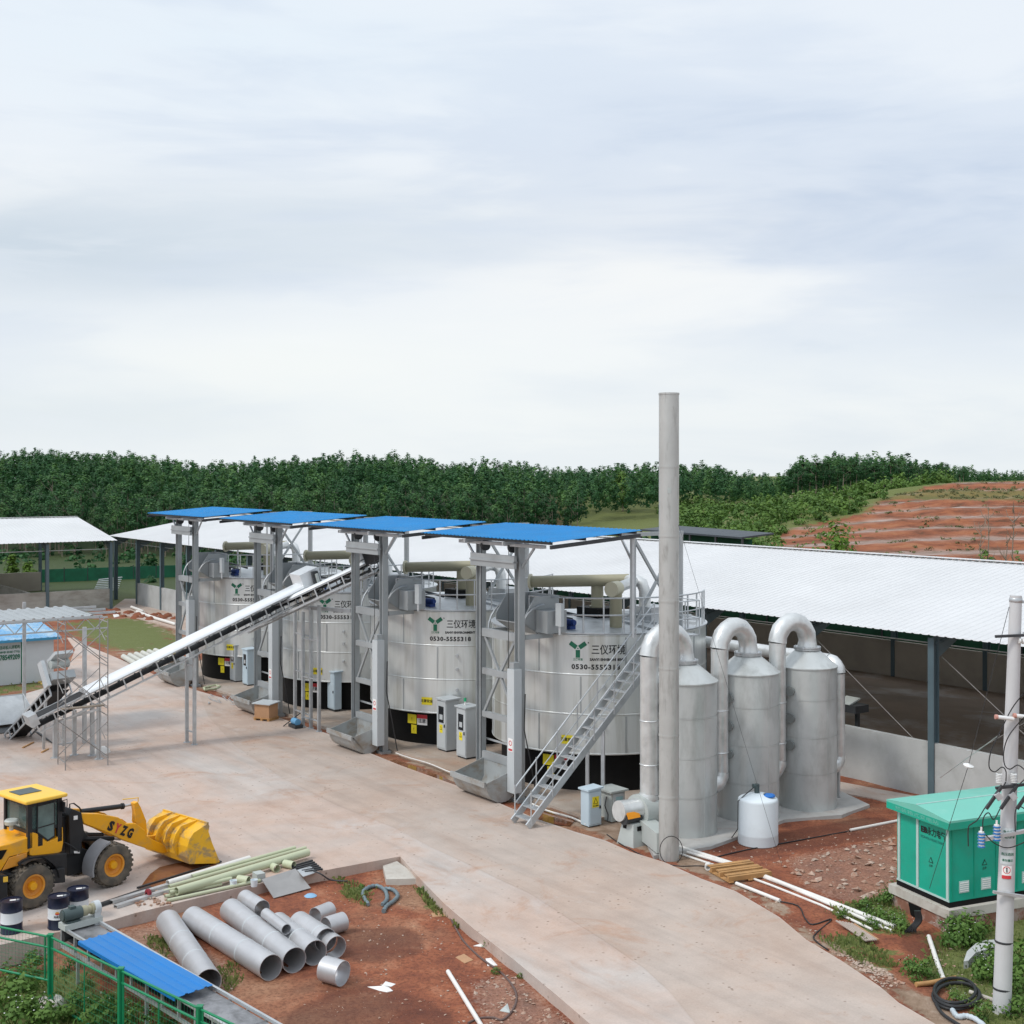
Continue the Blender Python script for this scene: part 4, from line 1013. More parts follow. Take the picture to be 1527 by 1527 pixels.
# ------------------------------------------------------------------ fermentation tanks, local axes u (x) / v (y)
TR = 3.6; TA = R(-40)
def make_tank():
    root = thing('fermentation_tank', 'x', 'tank', (0, 0, 0), ROT, 'stainless fermentation tanks in a row')
    mb = MB(); mb.lathe([(TR, 1.22), (TR, 4.93)], n=96)
    # welded hoops and vertical laps are part of the shell
    for z in (1.24, 2.46, 3.70, 4.92):
        mb.lathe([(TR + .002, z - .028), (TR + .010, z - .018), (TR + .010, z + .018), (TR + .002, z + .028)], n=96)
    for k, (z0, z1) in enumerate([(1.29, 2.41), (2.51, 3.65), (3.75, 4.87)]):
        for j in range(8):
            a = TA + R(-31 + 45 * j + (22.5 if k == 1 else 0)); c = Vector((math.cos(a), math.sin(a), 0)); t = Vector((-c.y, c.x, 0))
            MB().box(c * (TR + .004) + ZZ * (z0 + z1) / 2, (.02, .045, z1 - z0), c, t).build('lap_strip', MT['frame'], root, local=True)
    mb.build('shell', MT['shell'], root, local=True)
    MB().lathe([(TR - .32, .02), (TR - .32, 1.20)], n=72).lathe([(TR - .32, 1.20), (TR - .01, 1.215)], n=72).build('base_skirt', MT['black'], root, local=True)
    lid = MB().lathe([(TR + .05, 4.965), (TR + .05, 5.0), (TR - .1, 5.02), (.5, 5.14), (0, 5.14)], n=96, smooth=True).build('lid', MT['galv'], root, local=True)
    for k in range(9):
        a = TA + R(20 * k + 30); c = Vector((math.cos(a), math.sin(a), 0)); t = Vector((-c.y, c.x, 0))
        MB().bar(c * .8 + ZZ * 5.16, c * (TR - .2) + ZZ * 5.07, .06, .07).build('roof_rib', MT['galv'], root, local=True)
    # railing
    mb = MB(); n = 60; a0, a1 = TA - R(38), TA + R(85)
    for z in (5.55, 6.08):
        mb.path([Vector((math.cos(a0 + (a1 - a0) * i / n) * (TR - .06), math.sin(a0 + (a1 - a0) * i / n) * (TR - .06), z)) for i in range(n + 1)], .027, 6)
    for i in range(13):
        a = a0 + (a1 - a0) * i / 12; c = Vector((math.cos(a), math.sin(a), 0)) * (TR - .06); mb.tube(c + ZZ * 5.0, c + ZZ * 6.08, .027, n=6)
    mb.build('railing', MT['galv'], root, local=True)
    # drive motor, gear block, hatch
    c = Vector((math.cos(TA - R(22)), math.sin(TA - R(22)), 0)) * (TR - .75)
    mo = MB().tube(c + ZZ * 5.24, c + Vector((.38, .06, 5.24)), .11, n=14).tube(c + Vector((.38, .06, 5.24)), c + Vector((.44, .07, 5.24)), .09, n=14).bx(c.x - .05, c.x + .4, c.y - .08, c.y + .14, 5.03, 5.15).build('drive_motor', MT['motorblue'], root, local=True)
    MB().bx(-.55, .55, -.5, .5, 5.13, 5.45).build('gear_block', MT['black'], root, local=True)
    MB().bx(.9, 2.0, .6, 1.5, 5.05, 5.55).build('hatch_box', MT['galv'], root, local=True)
    mb = MB()
    for i in range(3): mb.path([(-2.0 + .2 * i, -1.9, 5.25 + .1 * i), (-.6, -2.3 + .25 * i, 5.24 + .12 * i), (1.0 + .2 * i, -2.4 + .3 * i, 5.2 + .08 * i)], .05, 6)
    mb.bx(-1.5, -.3, -2.2, -1.9, 5.05, 5.42); mb.build('hydraulic_unit', MT['darksteel'], root, local=True)
    # lettering
    C0 = (0, 0)
    z_t = 4.64
    mb = MB()
    cx = -.62   # logo centre offset along the arc
    def arc(x, z, off=.008):
        a = TA + x / TR; return Vector((math.cos(a) * (TR + off), math.sin(a) * (TR + off), z))
    def bar2(x0, z0, x1, z1, w):
        d = Vector((x1 - x0, z1 - z0)).normalized(); nn = Vector((-d.y, d.x)) * w / 2
        mb.add([arc(x0 + nn.x, z0 + nn.y), arc(x1 + nn.x, z1 + nn.y), arc(x1 - nn.x, z1 - nn.y), arc(x0 - nn.x, z0 - nn.y)], [(0, 1, 2, 3)])
    zc = 4.50
    bar2(cx, zc - .03, cx, zc - .27, .14); bar2(cx - .045, zc + .045, cx - .25, zc + .19, .14); bar2(cx + .045, zc + .045, cx + .25, zc + .19, .14)
    mb.add([arc(cx - .03, zc), arc(cx + .03, zc), arc(cx, zc + .05)], [(0, 1, 2)])
    text_cyl(mb, '三仪环境', .085, C0, TR, TA, zc - .33, .002, width=.30, dx=cx)
    mb.build('emblem', MT['greenink'], root, local=True)
    mb = MB(); text_cyl(mb, '三仪环境', .33, C0, TR, TA, 4.47, .004, width=1.05, dx=.335); text_cyl(mb, 'R', .06, C0, TR, TA, 4.70, .004, dx=-.29)
    mb.build('lettering', MT['blackink'], root, local=True)
    mb = MB(); text_cyl(mb, 'SANYI ENVIRONMENT', .11, C0, TR, TA, 4.18, .005, width=1.10, dx=.30); mb.build('lettering', MT['blackink'], root, local=True)
    mb = MB(); text_cyl(mb, '0530-5555318', .21, C0, TR, TA, 3.94, .008, width=1.52, dx=-.065, spacing=1.15); mb.build('lettering', MT['blackink'], root, local=True)
    # signs
    def sign(nm, r, ang, w, z0, z1, mat, top=None, word=None, ink='blackink'):
        mb = MB(); patch_cyl(mb, C0, r, ang, w, z0, z1, .012); o = mb.build(nm, mat, root, local=True)
        if top:
            m2 = MB(); patch_cyl(m2, C0, r, ang, w, z1 - (z1 - z0) * .38, z1, .017); m2.build('heading', top, o, local=False) if False else m2.build('sign_heading', top, root, local=True)
        if word:
            m3 = MB(); text_cyl(m3, word, (z1 - z0) * .42, C0, r, ang, (z0 + z1) / 2 - (z1 - z0) * (.12 if top else 0), .002, off=.022); m3.build('sign_symbol', MT[ink], root, local=True)
    rb = TR - .32; sa = R(-64)
    sign('warning_sign', rb, sa - R(4.5), .40, .72, 1.06, MT['yellowsign'], word='!')
    sign('warning_sign', rb, sa + R(3.2), .42, .70, 1.08, MT['whitesign'], MT['redsign'], '注意')
    sign('warning_sign', rb, sa - R(3.0), .24, .36, .68, MT['yellowsign'], word='!')
    sign('warning_sign', TR, sa + R(9), .42, 1.52, 1.80, MT['yellowsign'], word='注意安全')
    # side access door and ports
    a = TA + R(44); c = Vector((math.cos(a), math.sin(a), 0)); t = Vector((-c.y, c.x, 0))
    MB().box(c * (TR + .01) + ZZ * 1.86, (.05, .9, 1.0), c, t).box(c * (TR + .04) + ZZ * 1.86, (.04, .72, .82), c, t).build('access_door', MT['shell'], root, local=True)
    for z, da in ((3.35, 3), (2.85, 3), (2.1, 3)):
        a = TA + R(da); c = Vector((math.cos(a), math.sin(a), 0)); MB().tube(c * (TR - .02) + ZZ * z, c * (TR + .09) + ZZ * z, .055, n=10).build('probe_port', MT['galv'], root, local=True)
    return root
def make_hoist():
    """skip hoist: origin at foot of right post; left post at u=-2.1"""
    root = thing('skip_hoist', 'x', 'hoist', (0, 0, 0), ROT, 'skip hoists in front of the tanks')
    for u in (0.0, -2.1):
        mb = MB(); mb.hbeam((u, 0, -.05), (u, 0, 7.75), .22, .25, .026, (1, 0, 0)); mb.bx(u - .2, u + .2, -.2, .2, -.06, .03); mb.build('post', MT['frame'], root, local=True)
    for z, h in ((7.3, .32), (4.95, .26), (3.72, .2), (2.35, .18), (1.05, .24)):
        MB().bx(-1.96, -.14, -.07 if h < .3 else -.2, .07 if h < .3 else -.02, z - h / 2, z + h / 2).build('cross_beam', MT['frame'], root, local=True)
    MB().bx(-2.24, .14, -.32, -.22, 7.08, 7.48).bx(-2.24, .14, -.36, -.18, 7.26, 7.31).build('head_beam', MT['frame'], root, local=True)
    for z0, z1 in ((3.72, 4.95), (2.35, 3.72)):
        up = z0 > 3
        for u in (-1.95, -.15):
            a, b = (u, .0, z1 if up else z0), (-1.05, 0, z0 if up else z1)
            MB().bar(a, b, .07, .09).build('diagonal_brace', MT['frame'], root, local=True)
    for u in (-1.78, -.3):
        s_ = MB().tube((u - .05, -.05, 7.72), (u + .05, -.05, 7.72), .17, n=16).build('sheave', MT['darksteel'], root, local=True)
        MB().tube((u, -.22, 1.0), (u, -.2, 7.7), .012, n=5).build('hoist_rope', MT['darksteel'], root, local=True)
    # guard box on the right post
    MB().bx(-.02, .34, -.46, -.17, .30, 4.05).build('counterweight_guard', MT['cabgrey'], root, local=True)
    MB().bx(.05, .27, -.42, -.2, 4.05, 4.25).build('winch_cap', MT['frame'], root, local=True)
    s_ = MB().bx(.05, .28, -.470, -.462, 1.55, 1.95).build('notice', MT['whitesign'], root, local=True)
    MB().lathe([(.055, 0), (.08, 0)], (.165, -.473, 1.81), 16, axis=(0, -1, 0), smooth=False).bx(.07, .26, -.475, -.471, 1.58, 1.64).build('notice_symbol', MT['redsign'], root, local=True)
    # cable and curved track
    MB().path([(.42, -.1, 3.3), (.40, -.12, 2.2), (.5, .05, 1.2), (.62, .2, .1)], .02, 5).build('cable', MT['rubber'], root, local=True)
    for u in (-1.93, -.17):
        pts = [(u, .16, 4.6)] + [(u, .16 + .9 * (1 - math.cos(R(a))), 5.0 + .9 * math.sin(R(a))) for a in range(0, 91, 15)]
        MB().path(pts, .035, 6).build('curved_track', MT['galv'], root, local=True)
    # receiving hopper on the tank edge
    mb = MB(); t = .03
    mb.prism([(-1.75, .35, 5.35), (-1.75, .35, 5.55), (-1.75, .75, 6.15), (-1.75, 1.7, 6.15), (-1.75, 1.7, 5.0), (-1.75, .9, 5.0)], (-t, 0, 0)); mb.prism([(-.25, .35, 5.35), (-.25, .35, 5.55), (-.25, .75, 6.15), (-.25, 1.7, 6.15), (-.25, 1.7, 5.0), (-.25, .9, 5.0)], (t, 0, 0))
    mb.prism([(-1.75, .35, 5.35), (-1.75, .9, 5.0), (-1.75, .9, 4.97), (-1.75, .35, 5.32)], (1.5, 0, 0)); mb.bx(-1.75, -.25, 1.67, 1.7, 5.0, 6.15)
    mb.build('receiving_hopper', MT['frame'], root, local=True)
    MB().bx(-.2, .42, .75, 1.5, 5.06, 5.75).build('drive_box', MT['frame'], root, local=True)
    MB().bx(.5, .78, 1.0, 1.12, 5.3, 6.0).build('control_box', MT['cabgrey'], root, local=True)
    MB().bar((.64, 1.06, 5.03), (.64, 1.06, 5.3), .06).build('box_stand', MT['galv'], root, local=True)
    # side ledger frames behind the posts
    for u in (-2.1, 0.0):
        MB().bar((u, .18, 4.95), (u, 1.25, 4.95), .1, .14).build('tie_beam', MT['frame'], root, local=True)
    MB().bar((-2.1, .2, 1.5), (-.1, .2, 1.5), .05).build('guide_bar', MT['galv'], root, local=True)
    return root
def make_skip():
    root = thing('skip_bucket', 'x', 'skip', (0, 0, 0), ROT, 'loading skips at the foot of the hoists')
    prof = [(-1.25, .66)] + [(-.62 + .60 * math.cos(R(a)), .62 + .60 * math.sin(R(a))) for a in range(175, 311, 15)] + [(-.08, .40), (-.05, 1.0)]
    def shell_pts(u): return [Vector((u, v, z)) for v, z in prof]
    mb = MB(); A, B = shell_pts(-1.86), shell_pts(-.06); n = len(A)
    mb.add(A + B, [(i, i + 1, n + i + 1, n + i) for i in range(n - 1)], True)
    A2 = [p + Vector((0, .012, .02)) for p in A]; B2 = [p + Vector((0, .012, .02)) for p in B]
    mb.add(A2 + B2, [(n + i, n + i + 1, i + 1, i) for i in range(n - 1)], True)
    mb.build('trough', MT['skip'], root, local=True)
    for u, s_ in ((-1.86, -1), (-.06, 1)):
        MB().prism(shell_pts(u), (.025 * s_, 0, 0)).build('end_plate', MT['skip'], root, local=True)
    MB().bx(-1.9, -.02, -1.31, -1.25, .56, .72).build('lip', MT['skip'], root, local=True)
    return root
def make_canopy():
    """blue canopy, origin at hoist right-post foot"""
    root = thing('blue_canopy', 'x', 'canopy', (0, 0, 0), ROT, 'blue canopies over the hoists')
    u0, u1, v0, v1, z0, z1 = -4.72, 2.50, -.65, 2.78, 8.02, 8.27
    MB().corr((u0, v0, z0), (1, 0, 0), u1 - u0, (0, v1 - v0, z1 - z0), .21, .025).build('roof_sheet', MT['blueroof'], root, local=True)
    sl = (z1 - z0) / (v1 - v0)
    for v in (v0 + .1, v0 + 1.35, v0 + 2.7, v1 - .1):
        MB().bx(u0 + .18, u1 - .18, v - .04, v + .04, z0 + sl * (v - v0) - .10, z0 + sl * (v - v0) - .012).build('purlin', MT['darksteel'], root, local=True)
    for u in (u0 + .1, -2.1, 0, u1 - .1):
        MB().bar((u, v0, z0 - .16), (u, v1, z1 - .16), .08, .11).build('rafter', MT['darksteel' if u in (u0 + .1, u1 - .1) else 'galv'], root, local=True)
    MB().bx(-3.1, 1.35, -.20, .0, 7.755, 7.86).build('front_beam', MT['galv'], root, local=True)
    for u in (0, -2.1):
        for d in (-.75, .75):
            if (u == 0) == (d > 0): MB().bar((u + .05 * (1 if d > 0 else -1), 0, 7.05), (u + d, 0, 7.74), .05, .07).build('strut', MT['galv'], root, local=True)
    for u in (1.6,):
        for v in (3.2, 5.2):
            MB().bar((u, v, 5.06), (u, v, z0 + sl * (min(v, 2.8) - v0) - .2), .16, .16).build('rear_post', MT['frame'], root, local=True)
        a, b = 5.35, 7.9
        MB().bar((u, 3.28, b), (u, 5.12, a), .07, .09).bar((u, 3.28, a), (u, 5.12, b), .07, .09).build('cross_brace', MT['frame'], root, local=True)
        MB().bar((u, 2.7, 8.1), (u, 5.3, 8.1), .1, .12).build('head_tie', MT['frame'], root, local=True)
    MB().bar((1.6, 3.2, 7.2), (.95, 3.2, 8.08), .05, .07).build('strut', MT['galv'], root, local=True)
    MB().bar((2.3, 2.6, 5.0), (2.3, 2.6, 8.12), .06).build('slim_post', MT['galv'], root, local=True)
    return root
def make_duct(elbow=True):
    root = thing('exhaust_duct', 'x', 'duct', (0, 0, 0), ROT, 'beige exhaust ducts over the tanks')
    a, b = Vector((-1.7, -1.55, 6.26)), Vector((.95, .55, 6.40)); d = (b - a).normalized()
    MB().tube(a, b, .20, n=20).build('main_pipe', MT['beige'], root, local=True)
    MB().tube(a - d * .08, a - d * .002, .27, n=20).build('end_cap', MT['beigecap'], root, local=True)
    MB().tube((0, -.05, 5.45), (0, -.05, 6.2), .21, n=18).tube((0, -.05, 5.45), (0, -.05, 5.5), .27, n=18).build('riser', MT['beige'], root, local=True)
    q = Vector((2.2, -1.1, 0))
    MB().tube(q + ZZ * 5.03, q + ZZ * 6.2, .2, n=18).build('riser', MT['beige'], root, local=True)
    MB().tube(q + Vector((.12, -.3, 6.28)), q + Vector((-.1, .15, 6.28)), .24, n=20).build('end_cap', MT['beigecap'], root, local=True)
    e = Vector((.9, .52, 6.4)); pts = [q + Vector((-.05, .1, 6.3)), q + Vector((-.25, .7, 6.38)), q + Vector((-.65, 1.3, 6.42)), e]
    MB().path(pts, .17, 14).build('link_pipe', MT['duct'], root, local=True)
    pts = [e + Vector((-.1, 0, 0)), e + Vector((.25, .15, 0)), e + Vector((.45, .24, -.1)), e + Vector((.55, .28, -.35)), e + Vector((.56, .28, -1.3))]
    MB().path(pts, .2, 16).build('down_pipe', MT['duct'], root, local=True)
    MB().bar((-1.2, -1.15, 5.05), (-1.2, -1.15, 6.1), .06).build('support', MT['galv'], root, local=True)
    return root
SK = [0.0, -8.3, -16.95, -26.0]
tank, hoist, skip, canopy, duct = make_tank(), make_hoist(), make_skip(), make_canopy(), make_duct()
TL = ['stainless fermentation tank with a staircase, nearest the tall chimney', 'stainless fermentation tank behind two grey control cabinets, second from the staircase', 'stainless fermentation tank partly hidden by the inclined conveyors', 'stainless fermentation tank farthest from the chimney, beside the lawn']
HL = ['steel skip hoist nearest the staircase', 'steel skip hoist between the two nearest tanks, right of the upper conveyor head', 'steel skip hoist behind the small wooden crate', 'steel skip hoist at the lawn end of the row, farthest away']
SL = ['open grey loading skip beside the foot of the staircase', 'open grey loading skip left of the pair of control cabinets', 'open grey loading skip behind the small wooden crate', 'open grey loading skip beside the heap of concrete pipes, half behind the conveyor legs']
CL = ['blue canopy roof nearest the chimney', 'blue canopy roof second from the chimney', 'blue canopy roof third from the chimney', 'blue canopy roof farthest from the chimney, at the left end']
DL = ['beige exhaust duct on the tank with the staircase', 'beige exhaust duct on the second tank from the staircase', 'beige exhaust duct on the tank behind the conveyors', 'beige exhaust duct on the farthest tank']
for k, s in enumerate(SK):
    for proto, lab, du, dv, dz in ((tank, TL, -1.75, 4.58, .03), (hoist, HL, 0, 0, 0), (skip, SL, 0, 0, -.03), (canopy, CL, 0, 0, 0), (duct, DL, -1.75, 4.58, .03)):
        o = proto if k == 0 else copy_tree(proto)
        o.location = UV(s + du, dv, dz); o['label'] = lab[k]
# ------------------------------------------------------------------ control cabinets
def cabinet(px, py, w, d, h, label, mat='cabgrey', window=True, sign=True, z=.045, face='v', lamp=False, group='control cabinets', leg=.06):
    """corner nearest the camera at the pixel; door on the -V face ('v') or the U face ('u')"""
    c = G(px, py, z)
    root = thing('control_cabinet', label, 'cabinet', (c.x, c.y, z), ROT, group)
    # local: x from -w..0 , y 0..d
    MB().bx(-w, 0, 0, d, leg, h).build('body', MT[mat], root, local=True)
    MB().bx(-w + .03, -.03, .03, d - .03, -.02, leg - .002).build('base', MT['darksteel'], root, local=True)
    MB().prism([(-w - .05, -.06, h + .002), (.05, -.06, h + .002), (.05, d + .05, h + .03), (-w - .05, d + .05, h + .03)], (0, 0, .05)).build('top_cover', MT[mat], root, local=True)
    if face == 'v':
        dr = MB().bx(-w + .03, -.03, -.022, -.002, leg + .06, h - .04).build('door', MT[mat], root, local=True)
        if window: MB().bx(-w + .14, -.14, -.028, -.0225, h * .56, h * .88).build('window', MT['glassdark'], root, local=True); MB().bx(-w + .22, -.2, -.033, -.029, h * .62, h * .72).build('gauge', MT['cabgrey'], root, local=True)
        if sign:
            MB().bx(-w / 2 - .10, -w / 2 + .10, -.029, -.0225, h * .36, h * .52).build('warning_sign', MT['yellowsign'], root, local=True)
            mb = MB(); x = -w / 2; mb.add([(x - .07, -.032, h * .42), (x + .07, -.032, h * .42), (x, -.032, h * .505)], [(0, 1, 2)]); mb.build('warning_symbol', MT['blackink'], root, local=True)
            mb = MB(); mb.add([(x - .045, -.034, h * .43), (x + .045, -.034, h * .43), (x, -.034, h * .487)], [(0, 1, 2)]); mb.build('warning_symbol', MT['yellowsign'], root, local=True)
        MB().bx(-.1, -.06, -.05, -.0225, h * .48, h * .54).build('handle', MT['blackink'], root, local=True)
    else:
        MB().bx(.002, .022, .03, d - .03, leg + .05, h - .04).build('door', MT[mat], root, local=True)
        if sign:
            y = d * .5; MB().bx(.0225, .028, y - .12, y + .12, h * .53, h * .83).build('warning_sign', MT['yellowsign'], root, local=True)
            MB().add([(.031, y - .09, h * .63), (.031, y + .09, h * .63), (.031, y, h * .81)], [(0, 1, 2)]).build('warning_symbol', MT['blackink'], root, local=True)
            MB().add([(.033, y - .06, h * .645), (.033, y + .06, h * .645), (.033, y, h * .775)], [(0, 1, 2)]).build('warning_symbol', MT['yellowsign'], root, local=True)
            mb = MB(); text_flat(mb, '当心触电', .05, (.029, y, h * .575), (0, 1, 0), (0, 0, 1), .001); mb.build('sign_lettering', MT['blackink'], root, local=True)
        MB().bx(.0225, .05, d - .09, d - .05, h * .48, h * .56).build('handle', MT['blackink'], root, local=True)
    if lamp:
        MB().tube((-w * .6, d * .4, h + .05), (-w * .6, d * .4, h + .2), .025, n=8).build('lamp_stem', MT['whitesign'], root, local=True)
        MB().tube((-w * .6, d * .4, h + .2), (-w * .6, d * .4, h + .32), .05, n=10).build('lamp', M('lamp_green', (.02, .35, .16), .3), root, local=True)
    return root
cabinet(665.5, 1122, .62, .55, 1.82, 'grey control cabinet with window and yellow sign, left of the pair by the hoist', lamp=False)
cabinet(695, 1133, .60, .50, 1.76, 'grey control cabinet with window and green lamp, right of the pair by the hoist', lamp=True)
cabinet(351, 1017.5, .62, .55, 1.72, 'grey control cabinet with tall window and yellow sign beside the farthest tank')
cabinet(369.5, 1023, .58, .45, 1.66, 'pale control cabinet with a small window right of another by the farthest tank', mat='cabblue', sign=False)
cabinet(499, 1062, .62, .32, 1.62, 'plain pale blue cabinet standing before the tank behind the conveyor legs', mat='cabblue', window=False, sign=False, leg=.1)
cabinet(878, 1234, .36, .46, 1.02, 'small pale blue cabinet with a lightning sign beside the blower', mat='cabblue', face='u', window=False, z=-.04, leg=.02)
c = G(912, 1226, -.03)
GC = thing('junction_cabinet', 'open grey junction cabinet with dangling cables behind the blower pedestal', 'cabinet', (c.x, c.y, -.03), ROT)
MB().bx(-.62, 0, 0, .5, 0, .84).build('body', MT['fan'], GC, local=True); MB().bx(-.7, .08, -.08, .58, .84, .89).build('top_cover', MT['fan'], GC, local=True)
MB().bx(.002, .02, .06, .44, .1, .78).build('door', MT['cabgrey'], GC, local=True); MB().bx(.021, .03, .15, .4, .35, .7).build('window', M('pale_teal_panel', (.30, .48, .50), .3), GC, local=True)
MB().path([(-.2, -.02, .7), (-.18, -.1, .45), (-.1, -.05, .2), (0, -.15, .04)], .014, 6).build('cable', MT['rubber'], GC, local=True)
# ------------------------------------------------------------------ conveyors
def conveyor(name, label, a, b, w, depth, cover=None, pitch=.62, group=None, belt=True):
    """lattice-sided belt conveyor from a to b (top-of-frame centre line)"""
    a, b = Vector(a), Vector(b); d = (b - a); L = d.length; d.normalize()
    sd = d.cross(ZZ).normalized(); up = sd.cross(d)
    g = Vector((a.x, a.y, 0)); root = thing(name, label, 'conveyor', (a.x, a.y, 0), 0, group)
    for s_ in (-1, 1):
        mb = MB(); o = sd * (w / 2 * s_)
        mb.bar(a + o, b + o, .05, .07, up); mb.bar(a + o - up * depth, b + o - up * depth, .05, .06, up)
        n = max(2, int(L / pitch))
        for i in range(n + 1):
            p = a.lerp(b, i / n) + o; mb.bar(p - up * .03, p - up * (depth - .02), .045, .045, d)
        mb.build('side_frame', MT['galv'], root)
    mb = MB(); mb.box((a + b) / 2 + up * .02, (w - .08, L, .02), sd, d); mb.box((a + b) / 2 - up * (depth * .62), (w - .1, L, .02), sd, d); mb.build('belt', MT['belt'], root)
    mb = MB()
    for i in range(int(L / .9)):
        p = a + d * (.4 + .9 * i) - up * .05; mb.tube(p - sd * (w / 2 - .03), p + sd * (w / 2 - .03), .04, n=8)
    mb.build('rollers', MT['darksteel'], root)
    if cover:
        t0, t1 = cover; n = 9; ring = []; mb = MB(); segs = max(1, int((t1 - t0) * L / 2.4))
        for q in range(segs):
            s0 = a + d * (L * (t0 + (t1 - t0) * q / segs)); s1 = a + d * (L * (t0 + (t1 - t0) * (q + 1) / segs) + .04); kk = 1 + .012 * (q % 2)
            arcp = [(-(w / 2 + .05), .02)] + [(-(w / 2 + .03) * math.cos(R(t)), .05 + .13 * math.sin(R(t))) for t in range(0, 181, 20)] + [(w / 2 + .05, .02)]
            A = [s0 + sd * (x * kk) + up * (y * kk) for x, y in arcp]; B = [s1 + sd * (x * kk) + up * (y * kk) for x, y in arcp]; m = len(A)
            mb.add(A + B, [(i, m + i, m + i + 1, i + 1) for i in range(m - 1)], True)
            mb.add([A[0], *A[1:]], [tuple(range(m))])
        mb.build('hood', MT['galvcover'], root)
    return root, sd, d, up, L
A0, A1 = Vector((-16.55, 43.9, 1.55)), Vector((-8.15, 49.75, 5.62))
CA, sd, d, up, L = conveyor('belt_conveyor', 'long inclined belt conveyor with a white metal hood across the yard', A0, A1, .80, .46, (.17, .985))
def leg(root, px, py, top, w=.11, nm='leg'):
    g = G(px, py); g2 = Vector((g.x, g.y, 0)); mb = MB(); mb.bar(g2 - ZZ * .01, Vector(top) if not isinstance(top, (int, float)) else g2 + ZZ * top, w); mb.box(g2 + ZZ * .01, (w * 2, w * 2, .02)); return mb.build(nm, MT['galv'], root)
for px, py, tz in [(278.6, 1107, 3.15), (290, 1110.5, 3.2)]: leg(CA, px, py, tz)
MB().bar(G(278.6, 1107) + ZZ * .45, G(290, 1110.5) + ZZ * .45, .05).bar(G(278.6, 1107) + ZZ * 2.9, G(290, 1110.5) + ZZ * 2.9, .06).build('leg_brace', MT['galv'], CA)
for px, py, tz in [(82, 1130, 1.35), (110.7, 1126, 1.6), (137.5, 1126.6, 1.85), (147.4, 1132, 1.95)]: leg(CA, px, py, tz, .13)
MB().bar(G(82, 1130) + ZZ * .45, G(110.7, 1126) + ZZ * .45, .06).bar(G(82, 1130) + ZZ * 1.25, G(147.4, 1132) + ZZ * 1.75, .08).bar(G(137.5, 1126.6) + ZZ * .4, G(147.4, 1132) + ZZ * .4, .06).build('leg_brace', MT['galv'], CA)
h = A1
mb = MB(); mb.box(h + d * .1 + ZZ * .30, (.95, .8, .55), sd, d); mb.build('head_box', MT['galvcover'], CA)
mb = MB(); q = h + sd * .55 + d * .1; mb.prism([q + ZZ * .55 - d * .05, q + ZZ * .5 + d * .2, q - ZZ * .35 + d * .45, q - ZZ * .45 + d * .2], sd * .14); mb.build('chain_guard', MT['darksteel'], CA)
MB().bar(q + sd * .15 + ZZ * .42 + d * .12, q + sd * .15 - ZZ * .3 + d * .32, .16, .1).build('guard_cover', MT['fan'], CA)
t = A0; MB().box(t - d * .02, (.8, .3, .4), sd, d).build('tail_drum_frame', MT['galv'], CA)
B0, B1 = Vector((-10.7, 50.15, 4.05)), Vector((-5.25, 48.1, 6.66))
CB2, sd, d, up, L = conveyor('belt_conveyor', 'shorter upper belt conveyor rising under the end of the long one to the hoppers', B0, B1, .66, .40, (.40, .97))
for px, py, tz in [(440, 1077, 4.45), (452, 1084, 4.55), (463.6, 1086, 4.75), (475.7, 1091, 4.9)]: leg(CB2, px, py, tz, .11)
mb = MB()
for z in (.5, 2.1, 3.6):
    mb.bar(G(440, 1077) + ZZ * z, G(463.6, 1086) + ZZ * z, .05); mb.bar(G(452, 1084) + ZZ * (z - .1), G(475.7, 1091) + ZZ * (z - .1), .05)
mb.build('leg_brace', MT['galv'], CB2)
p = G(452, 1084); MB().bar(p + ZZ * 4.72, p + U * 2.3 + V * .9 + ZZ * 4.72, .12, .14).build('walkway_beam', MT['galv'], CB2)
MB().box(B1 + d * .1 + ZZ * .2, (.75, .6, .5), sd, d).build('head_box', MT['darksteel'], CB2)
MB().box(B1 - d * .5 + ZZ * .45, (.5, .5, .35), sd, d).build('gear_box', MT['cabgrey'], CB2)
g = G(441, 1085); WB = thing('winch', 'small blue winch motor on the ground at the foot of the conveyor legs', 'winch', (g.x, g.y, 0))
MB().box(g + ZZ * .08, (.6, .35, .12), U, V).build('base', MT['darksteel'], WB); MB().tube(g + ZZ * .24 - U * .2, g + ZZ * .24 + U * .2, .13, n=14).build('motor', M('winch_blue', (.12, .32, .52), .4), WB)
MB().bar(g - U * .5 - V * .3, g + V * .2 + ZZ * .55, .04).build('stay', MT['darksteel'], WB)
D0, D1 = G(22, 1093, .12), P(88, 1022, 46.2)
CD, sd, d, up, L = conveyor('feed_conveyor', 'short steep feed conveyor from the ground bin to the long conveyor', D0, D1, .8, .34, None, .4)
MB().box(D1 + ZZ * .22, (.9, .8, .3), sd, d).build('head_box', MT['frame'], CD)
MB().tube(D1 + sd * .35 + ZZ * .78, D1 - sd * .35 + ZZ * .78, .16, n=14).build('drive_motor', MT['fan'], CD)
MB().box(D1 + sd * .56 + ZZ * .45 , (.14, .3, 1.0), sd, d, None).build('chain_guard', MT['cabgrey'], CD)
MB().box(D1 + ZZ * 1.0 + d * .1, (.7, .7, .12), sd, d).build('motor_cover', MT['cabgrey'], CD)
for s_ in (-1, 1):
    q = D1 - d * .5 + sd * .38 * s_; MB().bar((q.x, q.y, 0), q - up * .3, .09).build('leg', MT['galv'], CD)
